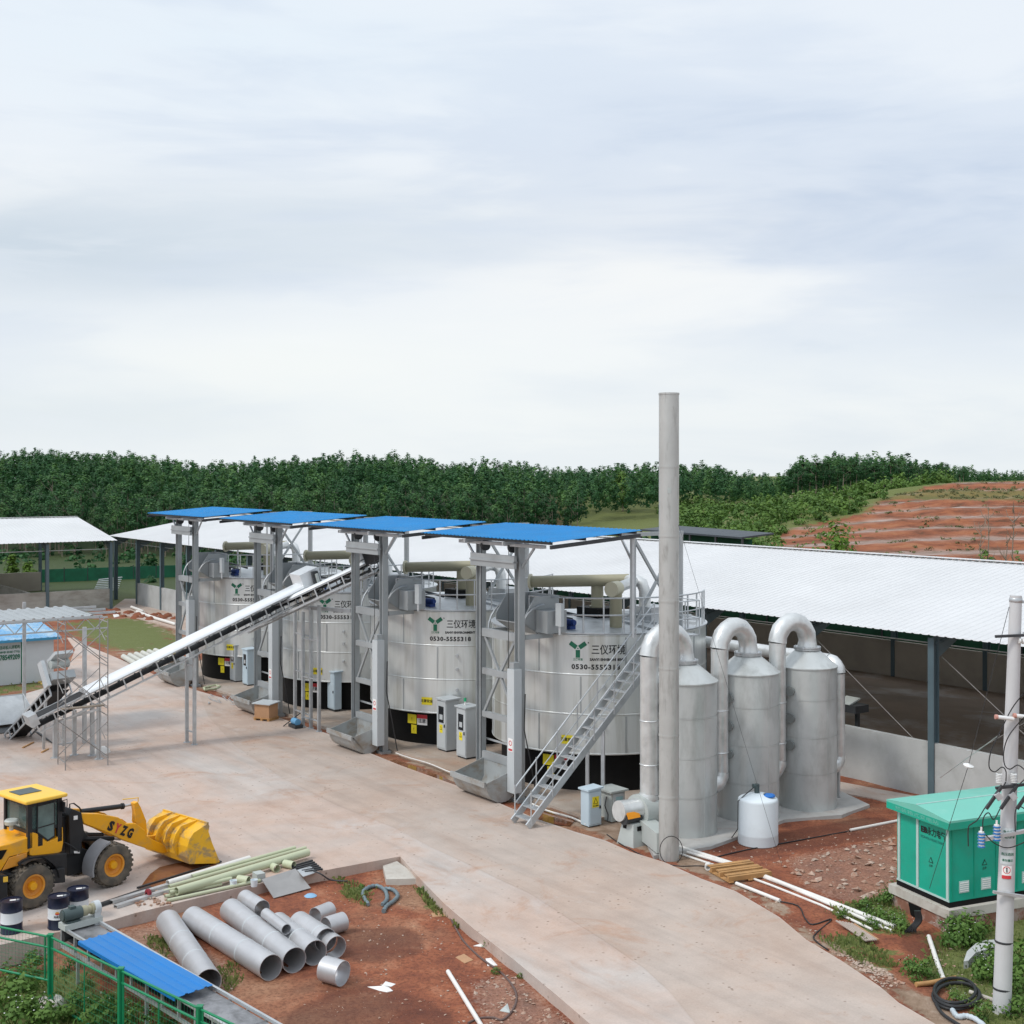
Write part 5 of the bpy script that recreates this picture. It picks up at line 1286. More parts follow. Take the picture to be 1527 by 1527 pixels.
# ground bin around the feed conveyor's tail
bn = G(18, 1088)
BN = thing('loading_bin', 'galvanised loading bin with sloped sides at the foot of the steep feed conveyor', 'bin', (bn.x, bn.y, 0), ROT)
mb = MB(); q0 = bn - U * 1.2
def bp(u, v, z): return bn + U * u + V * v + ZZ * z
mb.prism([bp(-1.9, -4, 1.05), bp(-1.9, .9, 1.05), bp(-1.7, .9, .08), bp(-1.7, -4, .08)], U * .04)
mb.prism([bp(-1.9, .9, 1.05), bp(.1, .7, .75), bp(-.1, .62, .1), bp(-1.7, .8, .1)], V * .04)
mb.build('side_plate', MT['galv'], BN)
MB().prism([bp(-1.85, -4, 1.0), bp(-1.85, .88, 1.0), bp(-.5, .7, .12), bp(-.5, -4, .12)], ZZ * .02).build('slope_plate', MT['galv'], BN)
for v in (-.4, -2.2, -4): MB().bar(bp(-1.95, v, 1.05), bp(-1.95, v, 0), .08).build('post', MT['galv'], BN)
MB().prism([bp(-.55, -4, .012), bp(-.55, .7, .012), bp(.6, .5, .012), bp(.6, -4, .012)], ZZ * .02).build('floor_plate', MT['darksteel'], BN)
# ------------------------------------------------------------------ scaffold
sa, sb = G(97.6, 1149), G(160.8, 1141); ua = (G(86.4, 1140) - sa)
SC = thing('scaffold', 'rusty grey tubular scaffold around the conveyor foot', 'scaffold', (sa.x, sa.y, 0))
sv = (sb - sa)
for k, o in enumerate((sa, sb)):
    mb = MB()
    for q in (o, o + ua):
        mb.tube(q, q + ZZ * 5.0, .021, n=6)
    for z in (.25, 1.7, 1.95, 3.4, 3.65, 4.9): mb.tube(o + ZZ * z, o + ua + ZZ * z, .02, n=6)
    for z in (.85, 2.55, 4.25): mb.tube(o + ua * .3 + ZZ * z, o + ua + ZZ * (z + .3), .015, n=5)
    for z in (.6, 1.0, 1.35, 2.3, 2.7, 3.0, 4.0, 4.4): mb.tube(o + ZZ * z, o + ua * .3 + ZZ * z, .015, n=5)
    mb.build('end_frame', MT['scaff'], SC)
for off in (Vector((0, 0, 0)), ua):
    for z in (.3, 2.0, 3.5):
        MB().tube(sa + off + ZZ * z, sb + off + ZZ * (z + 1.2), .015, n=5).tube(sa + off + ZZ * (z + 1.2), sb + off + ZZ * z, .015, n=5).build('cross_brace', MT['scaff'], SC)
MB().bar(sa + ua * .5 + ZZ * 1.98, sb + ua * .5 + ZZ * 1.98, .25, .04).build('plank', MT['bark'], SC)
for px, py, l_ in [(150, 1127, 0)]:
    g = G(px, py); MB().lathe([(0, .01), (.28, .012), (.3, 0)], (g.x, g.y, .005), 20).build('sheet', MT['paper'], SC) if False else None
g = G(152, 1122); SB = thing('white_sack', 'crumpled white sack lying between the scaffold legs', 'sack', (g.x, g.y, 0))
MB().lathe([(0, .22), (.16, .20), (.27, .1), (.3, .0)], (g.x, g.y, 0), 14).build('bag', MT['paper'], SB)
RB = thing('steel_rods', 'bundle of steel rods lying on the yard beside the feed conveyor', 'rods', tuple(G(60, 1095)[:2]) + (0,))
for i in range(6):
    a, b = G(52 + i * 1.4, 1090 + i * .6, .03), G(74 + i * 1.2, 1105 + i * .8, .03); MB().tube(a, b, .022, n=5).build('rod', MT['darksteel'], RB)
for k, (a, b) in enumerate([((34, 1115), (50, 1107)), ((62, 1122), (72, 1117))]):
    tag(MB().bar(G(*a, .02), G(*b, .02), .05).build('timber_batten', MT['wood']), ['thin rusty bar lying on the yard left of the scaffold', 'short timber batten lying by the scaffold foot'][k], 'batten')
# crate
g = G(397, 1073, 0)
CR = thing('wooden_crate', 'small plywood crate with a grey lid on a pallet before a hoist', 'crate', (g.x, g.y, 0), ROT + .5)
MB().bx(-.36, .36, -.3, .3, .12, .66).build('box', MT['plywood'], CR, local=True)
MB().prism([(-.44, -.38, .665), (.44, -.38, .665), (.44, .38, .70), (-.44, .38, .70)], (0, 0, .035)).build('lid', MT['cabgrey'], CR, local=True)
mb = MB(); mb.bx(-.4, .4, -.34, .34, .085, .118)
for x in (-.33, 0, .33): mb.bx(x - .05, x + .05, -.33, .33, 0, .085)
mb.build('pallet', MT['wood'], CR, local=True)
# concrete pipes near the lawn
for i in range(6):
    a, b = G(184 + i * 9.5, 979 - i * 1.8, .13), G(209 + i * 10.5, 994 - i * 2.2, .13)
    o = MB().pipe(a, b, .14, .03, 14).build('concrete_pipe', MT['concpipe']); tag(o, 'pale concrete pipe lying in a row beside the lawn', 'pipe', 'concrete pipes beside the lawn')
# ------------------------------------------------------------------ staircase to the tank with the chimney
s0 = UV(2.42, -1.75)
ST = thing('staircase', 'galvanised steel staircase with handrails up to the nearest tank', 'staircase', (s0.x, s0.y, 0), ROT)
run, rise, wd, n = 5.45, 5.0, .72, 20
for x in (-wd / 2, wd / 2):
    MB().bar((x, 0, .06), (x, run, rise), .05, .2).build('stringer', MT['galv'], ST, local=True)
for i in range(1, n + 1):
    y, z = run * i / n - .08, rise * i / n - .02
    MB().bx(-wd / 2 + .03, wd / 2 - .03, y - .13, y + .13, z - .03, z).build('tread', MT['galv'], ST, local=True)
for x in (-wd / 2 - .03, wd / 2 + .03):
    mb = MB(); mb.tube((x, .1, 1.0), (x, run, rise + .98), .022, n=7); mb.tube((x, .1, .55), (x, run, rise + .5), .016, n=6)
    for i in range(8):
        t = i / 7; y = .1 + (run - .1) * t; z = rise * y / run; mb.tube((x, y, z), (x, y, z + .98), .02, n=6)
    mb.build('handrail', MT['galv'], ST, local=True)
MB().bx(-1.2, wd / 2, run - .05, run + 1.2, rise - .06, rise - .01).build('landing', MT['galv'], ST, local=True)
mb = MB()
for z in (rise + .5, rise + 1.05): mb.tube((wd / 2, run, z), (wd / 2, run + 1.2, z), .02, n=6); mb.tube((wd / 2, run + 1.2, z), (-1.2, run + 1.2, z), .02, n=6)
for q in ((wd / 2, run + 1.2), (-.4, run + 1.2), (wd / 2, run + .6)): mb.tube((*q, rise), (*q, rise + 1.05), .02, n=6)
mb.build('landing_rail', MT['galv'], ST, local=True)
for x in (-wd / 2, wd / 2):
    MB().bar((x, 2.75, .04), (x, 2.75, rise * 2.75 / run - .1), .1).build('support_leg', MT['galv'], ST, local=True)
# ------------------------------------------------------------------ chimney
g = G(997.5, 1280, -.05)
CHM = thing('chimney', 'tall slim grey steel chimney rising above the trees', 'chimney', (g.x, g.y, -.06))
zt = CH + (HY - 586) * g.y / F; zs = [-.06, 1.6, 3.2, 4.95, 6.7, 8.4, 10.2, zt]
mb = MB()
for a, b in zip(zs[:-1], zs[1:]): mb.lathe([(.262, a), (.262, b - .05), (.272, b - .05), (.272, b), (.262, b)], (g.x, g.y, 0), 36)
mb.lathe([(.262, zt), (.235, zt), (.235, zt - 1.0)], (g.x, g.y, 0), 36)
mb.build('stack', MT['chim'], CHM)
MB().tube(P(1008, 770, g.y - .1), P(1166, 1292, 32.6), .005, n=4).build('guy_wire', MT['darksteel'], CHM)
MB().box((g.x - .02, g.y - .264, 9.56), (.09, .01, .14)).build('sample_plate', MT['fan'], CHM)
MB().path([P(1001 + 17 * math.cos(t), 1268 + 21 * math.sin(t), g.y - .32 + .04 * math.cos(t)) for t in [k * 2 * math.pi / 28 for k in range(28)]], .011, 5, closed=True).build('cable_loop', MT['rubber'], CHM)
# ------------------------------------------------------------------ scrubber towers
SD = [(Vector((4.82, 35.7, 0)), .92, 'left'), (Vector((6.90, 37.25, 0)), .90, 'mid'), (Vector((8.90, 38.4, 0)), .87, 'right')]
labs = ['grey scrubber tower with cone top beside the chimney', 'grey scrubber tower behind the white plastic tank, in the middle of three', 'grey scrubber tower farthest from the chimney, nearest the shed wall']
tops = []
for (c, r, _), lab in zip(SD, labs):
    root = thing('scrubber_tower', lab, 'tower', (c.x, c.y, .02), 0, 'scrubber towers')
    mb = MB()
    for a, b in ((.02, 1.12), (1.12, 2.2), (2.2, 3.3), (3.3, 4.2)): mb.lathe([(r, a), (r, b - .03), (r + .008, b - .025), (r + .008, b)], (c.x, c.y, 0), 64)
    mb.build('shell', MT['scrub'], root)
    MB().lathe([(r + .03, 4.2), (r + .03, 4.23), (r, 4.24), (.32, 4.72)], (c.x, c.y, 0), 64).build('cone', MT['scrub'], root)
    mb = MB(); mb.lathe([(.3, 4.70), (.40, 4.70), (.40, 4.74), (.3, 4.74)], (c.x, c.y, 0), 32); mb.lathe([(.3, 4.75), (.40, 4.75), (.40, 4.79), (.3, 4.79)], (c.x, c.y, 0), 32)
    for i in range(12):
        a = i * math.pi / 6; mb.tube((c.x + .365 * math.cos(a), c.y + .365 * math.sin(a), 4.68), (c.x + .365 * math.cos(a), c.y + .365 * math.sin(a), 4.81), .018, n=6)
    mb.build('flange', MT['galv'], root)
    dirw = -(V * .62 + U * -.78).normalized()   # towards the camera left
    dirw = (-V * .985 + U * .17).normalized()
    for z in (1.95, 2.75, 3.55):
        MB().tube(c + dirw * (r - .03) + ZZ * z, c + dirw * (r + .08) + ZZ * z, .12, n=18).tube(c + dirw * (r + .08) + ZZ * z, c + dirw * (r + .11) + ZZ * z, .145, n=18).build('inspection_port', MT['port'], root)
    a = R(-60); MB().bar(c + Vector((math.cos(a), math.sin(a), 0)) * (r + .003) + ZZ * .1, c + Vector((math.cos(a), math.sin(a), 0)) * (r + .003) + ZZ * 4.15, .03, .012, (math.cos(a), math.sin(a), 0)).build('seam', MT['scrub'], root)
def bend(c, d1, d2, r, n=6, a0=0, a1=90):
    return [c + d1 * (r * math.cos(R(a0 + (a1 - a0) * i / n))) + d2 * (r * math.sin(R(a0 + (a1 - a0) * i / n))) for i in range(n + 1)]
def uduct(c, back, span, zb, label, elbow_to, rr=.25, out=.9):
    """inverted-U duct from cone top at c over along `back`, down to zb, elbow into elbow_to"""
    root = thing('transfer_duct', label, 'duct', (c.x, c.y, 4.8), 0, 'inverted U ducts over the scrubber towers')
    rad = span / 2; mid = c + back * rad + ZZ * 4.98
    pts = [c + ZZ * 4.76, c + ZZ * 4.9] + bend(mid, -back, ZZ, rad, 9, 0, 180)
    leg_ = c + back * span
    MB().path(pts, rr + .01, 22, rs=[rr + .05, rr + .03] + [rr + .012 + .012 * (i % 2) for i in range(10)]).build('bend', MT['duct'], root)
    MB().path([leg_ + ZZ * 4.98, leg_ + ZZ * (zb + .35)], rr, 22).lathe([(rr + .003, 0), (rr + .02, .02), (rr + .003, .04)], leg_ + ZZ * 3.2, 22).lathe([(rr + .003, 0), (rr + .02, .02), (rr + .003, .04)], leg_ + ZZ * 2.0, 22).build('down_pipe', MT['duct'], root)
    e = (elbow_to - leg_); e.z = 0; el = e.length; e.normalize()
    pts = bend(leg_ + e * .35 + ZZ * (zb + .35), -e, -ZZ, .35, 5) + [leg_ + e * max(.36, (el - out)) + ZZ * zb]
    MB().path(pts, rr + .015, 22, rs=[rr + .015 + .012 * (i % 2) for i in range(len(pts))]).build('elbow', MT['duct'], root)
    return root
c1, c2, c3 = SD[0][0], SD[1][0], SD[2][0]
uduct(c3, (c2 - c3).normalized(), 1.18, 1.15, 'silver inverted U duct between the tower nearest the shed wall and the middle tower', c2, out=.86)
uduct(c2, (c1 - c2).normalized(), 1.18, 1.10, 'silver inverted U duct between the middle tower and the tower by the chimney', c1, out=.88)
bl = G(962, 1210, .55); 
lg = Vector((968 - CX, F, 0)) * (35.0 / F); lg = Vector((lg.x, 35.0, 0))
bk = (lg - c1); sp = bk.length; bk.normalize()
fan = lg + Vector((-.62, -.32, 0)).normalized() * .9
uduct(c1, bk, sp, .85, 'silver inverted U duct behind the chimney down to the blower', fan, out=.1)
HP = thing('header_pipe', 'horizontal silver header pipe behind the scrubber towers with a down leg at the right', 'pipe', (10.0, 39.2, 0))
pe = Vector((10.05, 39.2, 4.2)); ps = pe - U * 8.0
MB().path([ps, pe - U * 2], .2, 18).path([pe - U * 2, pe - U * .35], .21, 18).build('header', MT['duct'], HP)
pts = bend(pe - U * .35 - ZZ * .35, ZZ, U, .35, 4)
MB().path(pts, .215, 18, rs=[.21, .22, .21, .22, .21]).build('bend', MT['duct'], HP)
MB().path([pe - ZZ * .35, pe - ZZ * 2.9], .19, 18).build('down_pipe', MT['duct'], HP)
e = (c3 - pe); e.z = 0; e.normalize()
MB().path(bend(pe + e * .3 - ZZ * 2.9, -e, -ZZ, .3, 4) + [pe + e * .5 - ZZ * 3.2], .2, 18, rs=[.195, .21, .2, .21, .2, .2]).build('elbow', MT['duct'], HP)
MB().bar(pe - U * 6 - ZZ * .2, (pe - U * 6).xy.to_3d() + ZZ * .03, .1).build('support', MT['galv'], HP); MB().bar(pe - ZZ * 3.3, pe.xy.to_3d() + ZZ * -.05, .07).build('support', MT['galv'], HP)
# ------------------------------------------------------------------ blower
BF = thing('blower', 'grey centrifugal blower with orange motor guard between the cabinets and the chimney', 'blower', (fan.x, fan.y, -.03), ROT)
fx = G(937, 1258, -.03)     # pedestal foot
pd = fx
ax = V
sc = fx + V * .62 - U * .12 + ZZ * .78      # scroll centre
mb = MB(); mb.tube(sc - V * .20, sc + V * .28, .46, n=36); mb.build('scroll_housing', MT['fan'], BF)
MB().path([sc + V * .28, sc + V * .45, fan + ZZ * .85 - V * .1], .3, 22, rs=[.34, .30, .28]).build('inlet_cone', MT['duct'], BF)
q = CHM.location
o0 = sc - ZZ * .2 + U * .1
mb = MB(); e0 = Vector((sc.x, sc.y, .33)); e1 = Vector((q.x - .1, q.y + .1, .33)); mb.bar(e0, e1, .44, .52); mb.build('outlet_box', MT['fan'], BF)
mb = MB(); s_ = []
for z, k in ((-.04, 1.0), (.56, .68)): s_.append([pd + U * (x * k) + V * (.2 + (y - .2) * k) + ZZ * z for x, y in ((-.34, -.12), (.34, -.12), (.34, .5), (-.34, .5))])
mb.add(s_[0] + s_[1], [(0, 3, 2, 1), (4, 5, 6, 7), (0, 1, 5, 4), (1, 2, 6, 5), (2, 3, 7, 6), (3, 0, 4, 7)]); mb.build('pedestal', MT['fan'], BF)
for x, y in ((.0, -.012), ):
    pass
MB().box(pd - U * .1 - V * .035 + ZZ * .44, (.14, .02, .12), U, V).build('louvre', MT['black'], BF); MB().box(pd + U * .27 + V * .16 + ZZ * .44, (.02, .14, .12), U, V).build('louvre', MT['black'], BF)
MB().tube(pd - V * .18 + ZZ * .70, pd + V * .36 + ZZ * .70, .17, n=18).build('drive_motor', MT['darksteel'], BF)
mb = MB(); mb.prism([pd - V * .16 + U * x + ZZ * z for x, z in ((-.2, .72), (-.14, .88), (.14, .88), (.2, .72))], V * .42); mb.build('motor_guard', MT['orange'], BF)
mb = MB(); text_flat(mb, 'M1', .1, sc - V * .202 + ZZ * .28 + U * .02, U, ZZ, .003); mb.build('marking', MT['blackink'], BF)
# ------------------------------------------------------------------ plastic dosing tank
c = Vector((6.7, 34.7, -.05))
PT = thing('plastic_tank', 'white plastic dosing tank with blue lid in front of the towers', 'tank', tuple(c))
MB().lathe([(.0, 0), (.54, 0), (.545, .03), (.54, .25), (.545, .27), (.54, .29), (.54, 1.16), (.53, 1.2), (.50, 1.23), (.2, 1.34), (0, 1.34)], c, 48).build('body', MT['poly'], PT)
MB().lathe([(.0, .05), (.15, .05), (.17, .03), (.17, 0)], c + Vector((.27, -.12, 1.29)), 24).build('lid', MT['lidblue'], PT)
MB().tube(c + Vector((-.02, .05, 1.33)), c + Vector((-.02, .05, 1.58)), .07, n=14).path([c + Vector((-.02, .05, 1.52)), c + Vector((-.14, .02, 1.54))], .06, 10).build('dosing_pump', MT['motor'], PT)
MB().path([c + Vector((-.1, .02, 1.5)), c + Vector((-.4, -.1, 1.3)), c + Vector((-.56, -.1, 1.15)), c + Vector((-.57, -.12, .4)), c + Vector((-.7, .2, .05)), c + Vector((-1.3, .8, .04))], .014, 6).build('hose', MT['rubber'], PT)
# ------------------------------------------------------------------ electrical kiosk
kz = .45
k0, k1 = G(1416, 1354, kz), G(1338, 1319, kz)
kl = (k1 - k0).normalized(); kr = Vector((-kl.y, kl.x, 0)); 
if kr.x < 0: kr = -kr
KW = (k1 - k0).length; KL = 3.9
KS = thing('transformer_kiosk', 'green prefabricated transformer kiosk on a concrete plinth', 'kiosk', (k0.x, k0.y, -.2), math.atan2(kr.y, kr.x))
def kp(a, b, z): return k0 + kr * a + kl * b + ZZ * (z - kz)
KH = kz + 1.78
MB().box(kp(KL / 2, KW / 2, (kz + .12 + KH) / 2), (KL, KW, KH - kz - .12), kr, kl).build('body', MT['kiosk'], KS)
MB().box(kp(KL / 2, KW / 2, kz + .058), (KL + .02, KW + .02, .12), kr, kl).build('base_rail', MT['black'], KS)
mb = MB(); ov = .17; hr = .16
e = [kp(-ov, -ov, KH - .02), kp(KL + ov, -ov, KH - .02), kp(KL + ov, KW + ov, KH - .02), kp(-ov, KW + ov, KH - .02)]
t_ = [p + ZZ * .2 for p in e]; rg = [kp(.9, KW / 2, KH + .38), kp(KL - .9, KW / 2, KH + .38)]
rg = [kp(-ov, KW / 2, KH + .30), kp(KL + ov, KW / 2, KH + .30)]
mb.add(e + t_ + rg, [(0, 3, 2, 1), (0, 1, 5, 4), (2, 3, 7, 6), (1, 2, 6, 9, 5), (3, 0, 4, 8, 7), (4, 5, 9, 8), (6, 7, 8, 9)]); mb.build('roof', MT['kioskroof'], KS)
MB().box(kp(KL / 2, -ov - .004, KH + .06), (KL + 2 * ov + .004, .006, .15), kr, kl).build('roof_fascia', MT['kiosk'], KS)
MB().box(kp(-ov - .004, KW / 2, KH + .06), (.006, KW + 2 * ov - .01, .15), kr, kl).build('roof_fascia', MT['kiosk'], KS)
MB().bar(kp(-ov, KW / 2, KH + .305), kp(KL + ov, KW / 2, KH + .305), .03, .02).build('ridge_strip', MT['kiosktrim'], KS)
mb = MB(); text_flat(mb, '预装箱式变电站', .10, kp(-ov - .008, KW / 2, KH + .06), -kl, ZZ, .0, width=1.45); mb.build('lettering', MT['kioskroof'], KS)
for b in (.05, KW * .59, KW - .08):
    MB().box(kp(-.012, b, (kz + .14 + KH - .03) / 2), (.024, .07, KH - kz - .19), kr, kl).build('corner_trim', MT['kiosktrim'], KS)
MB().box(kp(-.010, KW / 2, KH - .05), (.02, KW, .05), kr, kl).box(kp(-.010, KW / 2, kz + .14), (.02, KW, .04), kr, kl).build('frame_trim', MT['kiosktrim'], KS)
mb = MB(); text_flat(mb, 'EB', .17, kp(-.006, KW * .47, KH - .27), -kl, ZZ, .010, width=.22); text_flat(mb, '永力电气', .19, kp(-.006, KW * .24, KH - .27), -kl, ZZ, .003, width=.58); mb.build('lettering', MT['blackink'], KS)
mb = MB(); text_flat(mb, 'YONGLI ELECTRIC', .07, kp(-.006, KW * .32, KH - .43), -kl, ZZ, .001, width=.76); mb.build('lettering', M('kiosk_dark_green_ink', (.01, .14, .12), .5), KS)
def warn(o, x, z):
    mb = MB(); n_ = x.cross(ZZ); s_ = .075
    mb.add([o - x * s_ + n_ * .006, o + x * s_ + n_ * .006, o + ZZ * s_ * 1.8 + n_ * .006], [(0, 1, 2)]); a = mb.build('warning_symbol', MT['blackink'], KS)
    mb = MB(); s2 = .05; mb.add([o + ZZ * .015 - x * s2 + n_ * .009, o + ZZ * .015 + x * s2 + n_ * .009, o + ZZ * (.015 + s2 * 1.75) + n_ * .009], [(0, 1, 2)]); mb.build('warning_symbol', MT['kiosk'], KS)
    mb = MB(); text_flat(mb, '止步', .06, o - ZZ * .07, x, ZZ, .001, off=.006); mb.build('lettering', MT['blackink'], KS)
warn(kp(-.002, KW * .34, KH - .95), -kl, 0); warn(kp(.98, -.002, KH - .95), kr, 0)
for a in (.06, .68, 1.30, 1.92, 2.54, 3.16, KL - .06):
    MB().box(kp(a, -.008, (kz + .14 + KH) / 2), (.014, .016, KH - kz - .2), kr, kl).build('door_seam', M('kiosk_seam', (.008, .28, .18), .5) if a == .06 else bpy.data.materials['kiosk_seam'], KS)
for a in (.40, 1.02, 1.70, 2.2):
    lv = MB().box(kp(a, -.008, kz + .42), (.27, .016, .26), kr, kl).build('louvre', MT['kiosktrim'], KS)
    mb = MB()
    for i in range(5): mb.box(kp(a, -.02, kz + .33 + .045 * i), (.23, .012, .018), kr, kl)
    mb.build('louvre_slat', MT['whitesign'], KS)
MB().box(kp(2.35, -.01, KH - .45), (.42, .02, .5), kr, kl).build('meter_window', MT['glassdark'], KS)
MB().box(kp(1.05, -.01, KH - .36), (.36, .012, .12), kr, kl).build('name_plate', MT['whitesign'], KS)
mb = MB(); mb.box(kp(KL / 2, KW / 2, kz - .10), (KL + .28, KW + .28, .2), kr, kl); mb.build('plinth_cap', MT['plinth'], KS)
mb = MB(); mb.box(kp(KL / 2, KW / 2, -.05), (KL + .2, KW + .2, .7), kr, kl); mb.build('plinth_wall', MT['brick'], KS)
q = kp(-.11, KW * .58, .08); MB().prism([q - kl * .22 + ZZ * .14, q + kl * .2 + ZZ * .14, q + kl * .12 - ZZ * .12, q - kl * .1 - ZZ * .2], -kr * .015).build('cable_opening', MT['black'], KS)
# ------------------------------------------------------------------ utility pole
pb_, ptop = GT(1493, 1510), None
zt = 10 - 182 * pb_.y / F; pt_ = Vector(((1515 - CX) * pb_.y / F, pb_.y, zt))
PO = thing('utility_pole', 'leaning concrete utility pole with crossarms and insulators at the right edge', 'pole', tuple(pb_))
def pp(t): return pb_.lerp(pt_, t)
def py2t(y): return (10 - (y - HY) * pb_.y / F - pb_.z) / (zt - pb_.z)
pd_ = (pt_ - pb_).normalized()
MB().tube(pb_ - ZZ * .3, pt_, .172, .108, n=28).build('shaft', MT['pole'], PO)
for y in (1405, 1475): MB().lathe([(.166 - .004 * (y == 1405), 0), (.172 - .004 * (y == 1405), .02), (.166 - .004 * (y == 1405), .04)], pp(py2t(y)), 24, axis=pd_).build('band', MT['darksteel'], PO)
MB().lathe([(.112, 0), (.12, .01), (.12, .07), (.112, .08)], pp(py2t(898)), 24, axis=pd_).build('band', MT['galv'], PO)
X1 = Vector((1, 0, 0)); 
def arm(y, x0, x1, dy, w=.07, mat='galv', tilt=0.0):
    c = pp(py2t(y)); rr_ = .12 + .05 * (1 - py2t(y)); 
    a = c + X1 * x0 - Vector((0, rr_ + w / 2, 0)) + ZZ * tilt; b = c + X1 * x1 - Vector((0, rr_ + w / 2, 0)) - ZZ * tilt
    mb = MB(); mb.bar(a, b, w, w * .8); mb.build('crossarm', MT[mat], PO); return a, b
arm(946, -.42, .5, 0, .06, 'darksteel', -.02)
arm(943, .1, .6, 0, .06, 'galv')
MB().bar(pp(py2t(898)) + X1 * .08, pp(py2t(895)) + X1 * .5, .05).build('top_bracket', MT['galv'], PO)
for i in range(7):
    q = pp(py2t(954)) + X1 * (.02 + .06 * i) - Vector((0, .16, 0)) - ZZ * .012 * math.sin(i); MB().tube(q, q + X1 * .03, .05, n=14).build('insulator_disc', MT['porcelain'], PO)
for x0, x1, y in ((-.36, -.04, 1066), (-.02, .3, 1064)):
    a = pp(py2t(y)) + X1 * x0 - Vector((0, .2, 0)); b = pp(py2t(y + 3)) + X1 * x1 - Vector((0, .2, 0)); MB().tube(a, b, .038, n=12).build('fuse_tube', MT['porcelain'], PO); MB().tube(a - X1 * .03, a + X1 * .02, .045, n=12).build('fuse_cap', M('terracotta_cap', (.5, .25, .2), .5) if x0 < -.3 else bpy.data.materials['terracotta_cap'], PO)
a, b = arm(1168, -.32, .45, 0, .06, 'darksteel', -.05)
for k, x in enumerate((-.27, 0.0, .3)):
    q = pp(py2t(1163)) + X1 * x - Vector((0, .2, 0)); mb = MB()
    prof = []
    for i in range(6): prof += [(.035, .03 * i), (.062, .03 * i + .008), (.035, .03 * i + .022)]
    mb.lathe(prof, q, 14); mb.build('insulator', MT['porcelain'], PO)
    # drop-out fuse holder slanting down-left
    a = q + Vector((.05, -.03, -.05)); b_ = a + Vector((-.32, -.05, -.42)); MB().bar(a, b_, .05, .05).build('fuse_holder', MT['darksteel'], PO)
    MB().box(a.lerp(b_, .5) + Vector((.07, -.02, .02)), (.11, .06, .13), (.8, 0, .6), (0, 1, 0)).build('fuse_body', MT['galv'], PO)
a, b = arm(1240, -.60, .45, 0, .075, 'galv', -.10)
for x, y in ((-.56, 1262), (-.28, 1252), (.33, 1232)):
    q = pp(py2t(y - 3)) + X1 * x - Vector((0, .21, 0)); mb = MB(); prof = []
    sa_ = thing('surge_arrester', None, None, q - pb_); sa_.parent = PO
    for i in range(5): MB().lathe([(.046, .06 * i), (.070, .06 * i + .008), (.070, .06 * i + .026), (.046, .06 * i + .036)], q, 16).build('insulator_disc', MT['insul'], sa_)
    pass; MB().lathe([(0, 0), (.05, 0), (.05, .30), (.02, .305), (.02, .38), (0, .38)], q, 16).build('core', MT['porcelain'], sa_)
arm(1330, -.30, .5, 0, .06, 'galv', .06)
# wires between the fittings
def wire(pts, r=.011):
    MB().path(pts, r, 6).build('wire', MT['rubber'], PO)
def pq(x, y, dy=.22):   # point beside the pole given by photo pixel
    return P(x, y, pb_.y - dy)
def spline(pts, n=6):
    out = []; m = len(pts)
    for i in range(m - 1):
        p0, p1, p2, p3 = pts[max(i - 1, 0)], pts[i], pts[i + 1], pts[min(i + 2, m - 1)]
        for k in range(n):
            t = k / n; out.append(.5 * ((2 * p1) + (p2 - p0) * t + (2 * p0 - 5 * p1 + 4 * p2 - p3) * t * t + (3 * p1 - p0 - 3 * p2 + p3) * t ** 3))
    return out + [pts[-1]]
wire(spline([pq(1540, 1020, .5), pq(1512, 1052), pq(1492, 1090), pq(1478, 1120), pq(1475, 1143), pq(1483, 1151), pq(1494, 1144), pq(1500, 1150), pq(1500, 1165)]))
wire(spline([pq(1540, 1058, .5), pq(1522, 1075), pq(1504, 1098), pq(1497, 1120), pq(1498, 1140), pq(1506, 1147), pq(1518, 1141), pq(1530, 1150)]))
wire(spline([pq(1444, 1262), pq(1444, 1235), pq(1450, 1228), pq(1458, 1222), pq(1472, 1200), pq(1492, 1178), pq(1500, 1166)]))
wire(spline([pq(1466, 1252), pq(1466, 1222), pq(1474, 1212), pq(1482, 1222), pq(1492, 1205), pq(1508, 1182), pq(1530, 1160)]))
wire(spline([pq(1514, 1240), pq(1514, 1210), pq(1522, 1203), pq(1535, 1212)]))
wire(spline([pq(1470, 1245), pq(1484, 1258), pq(1506, 1264), pq(1540, 1250)]))
# guy wire with strain insulator
ga = pp(py2t(905)) - X1 * .12; gb = G(1386, 1330, .5)
gm = P(1444, 1142, 24.6)
MB().tube(ga, gm, .006, n=5).tube(gm, P(1386, 1325, 26.2), .006, n=5).build('guy_wire', MT['darksteel'], PO)
gd = (gm - ga).normalized()
MB().lathe([(.0, -.03), (.085, -.02), (.10, .01), (.03, .04), (.02, .06)], gm, 20, axis=-gd).build('strain_insulator', MT['porcelain'], PO)
MB().tube(P(1490, 1096, 24.3), P(1402, 1160, 33.0), .008, n=5).build('guy_wire', MT['galv'], PO)
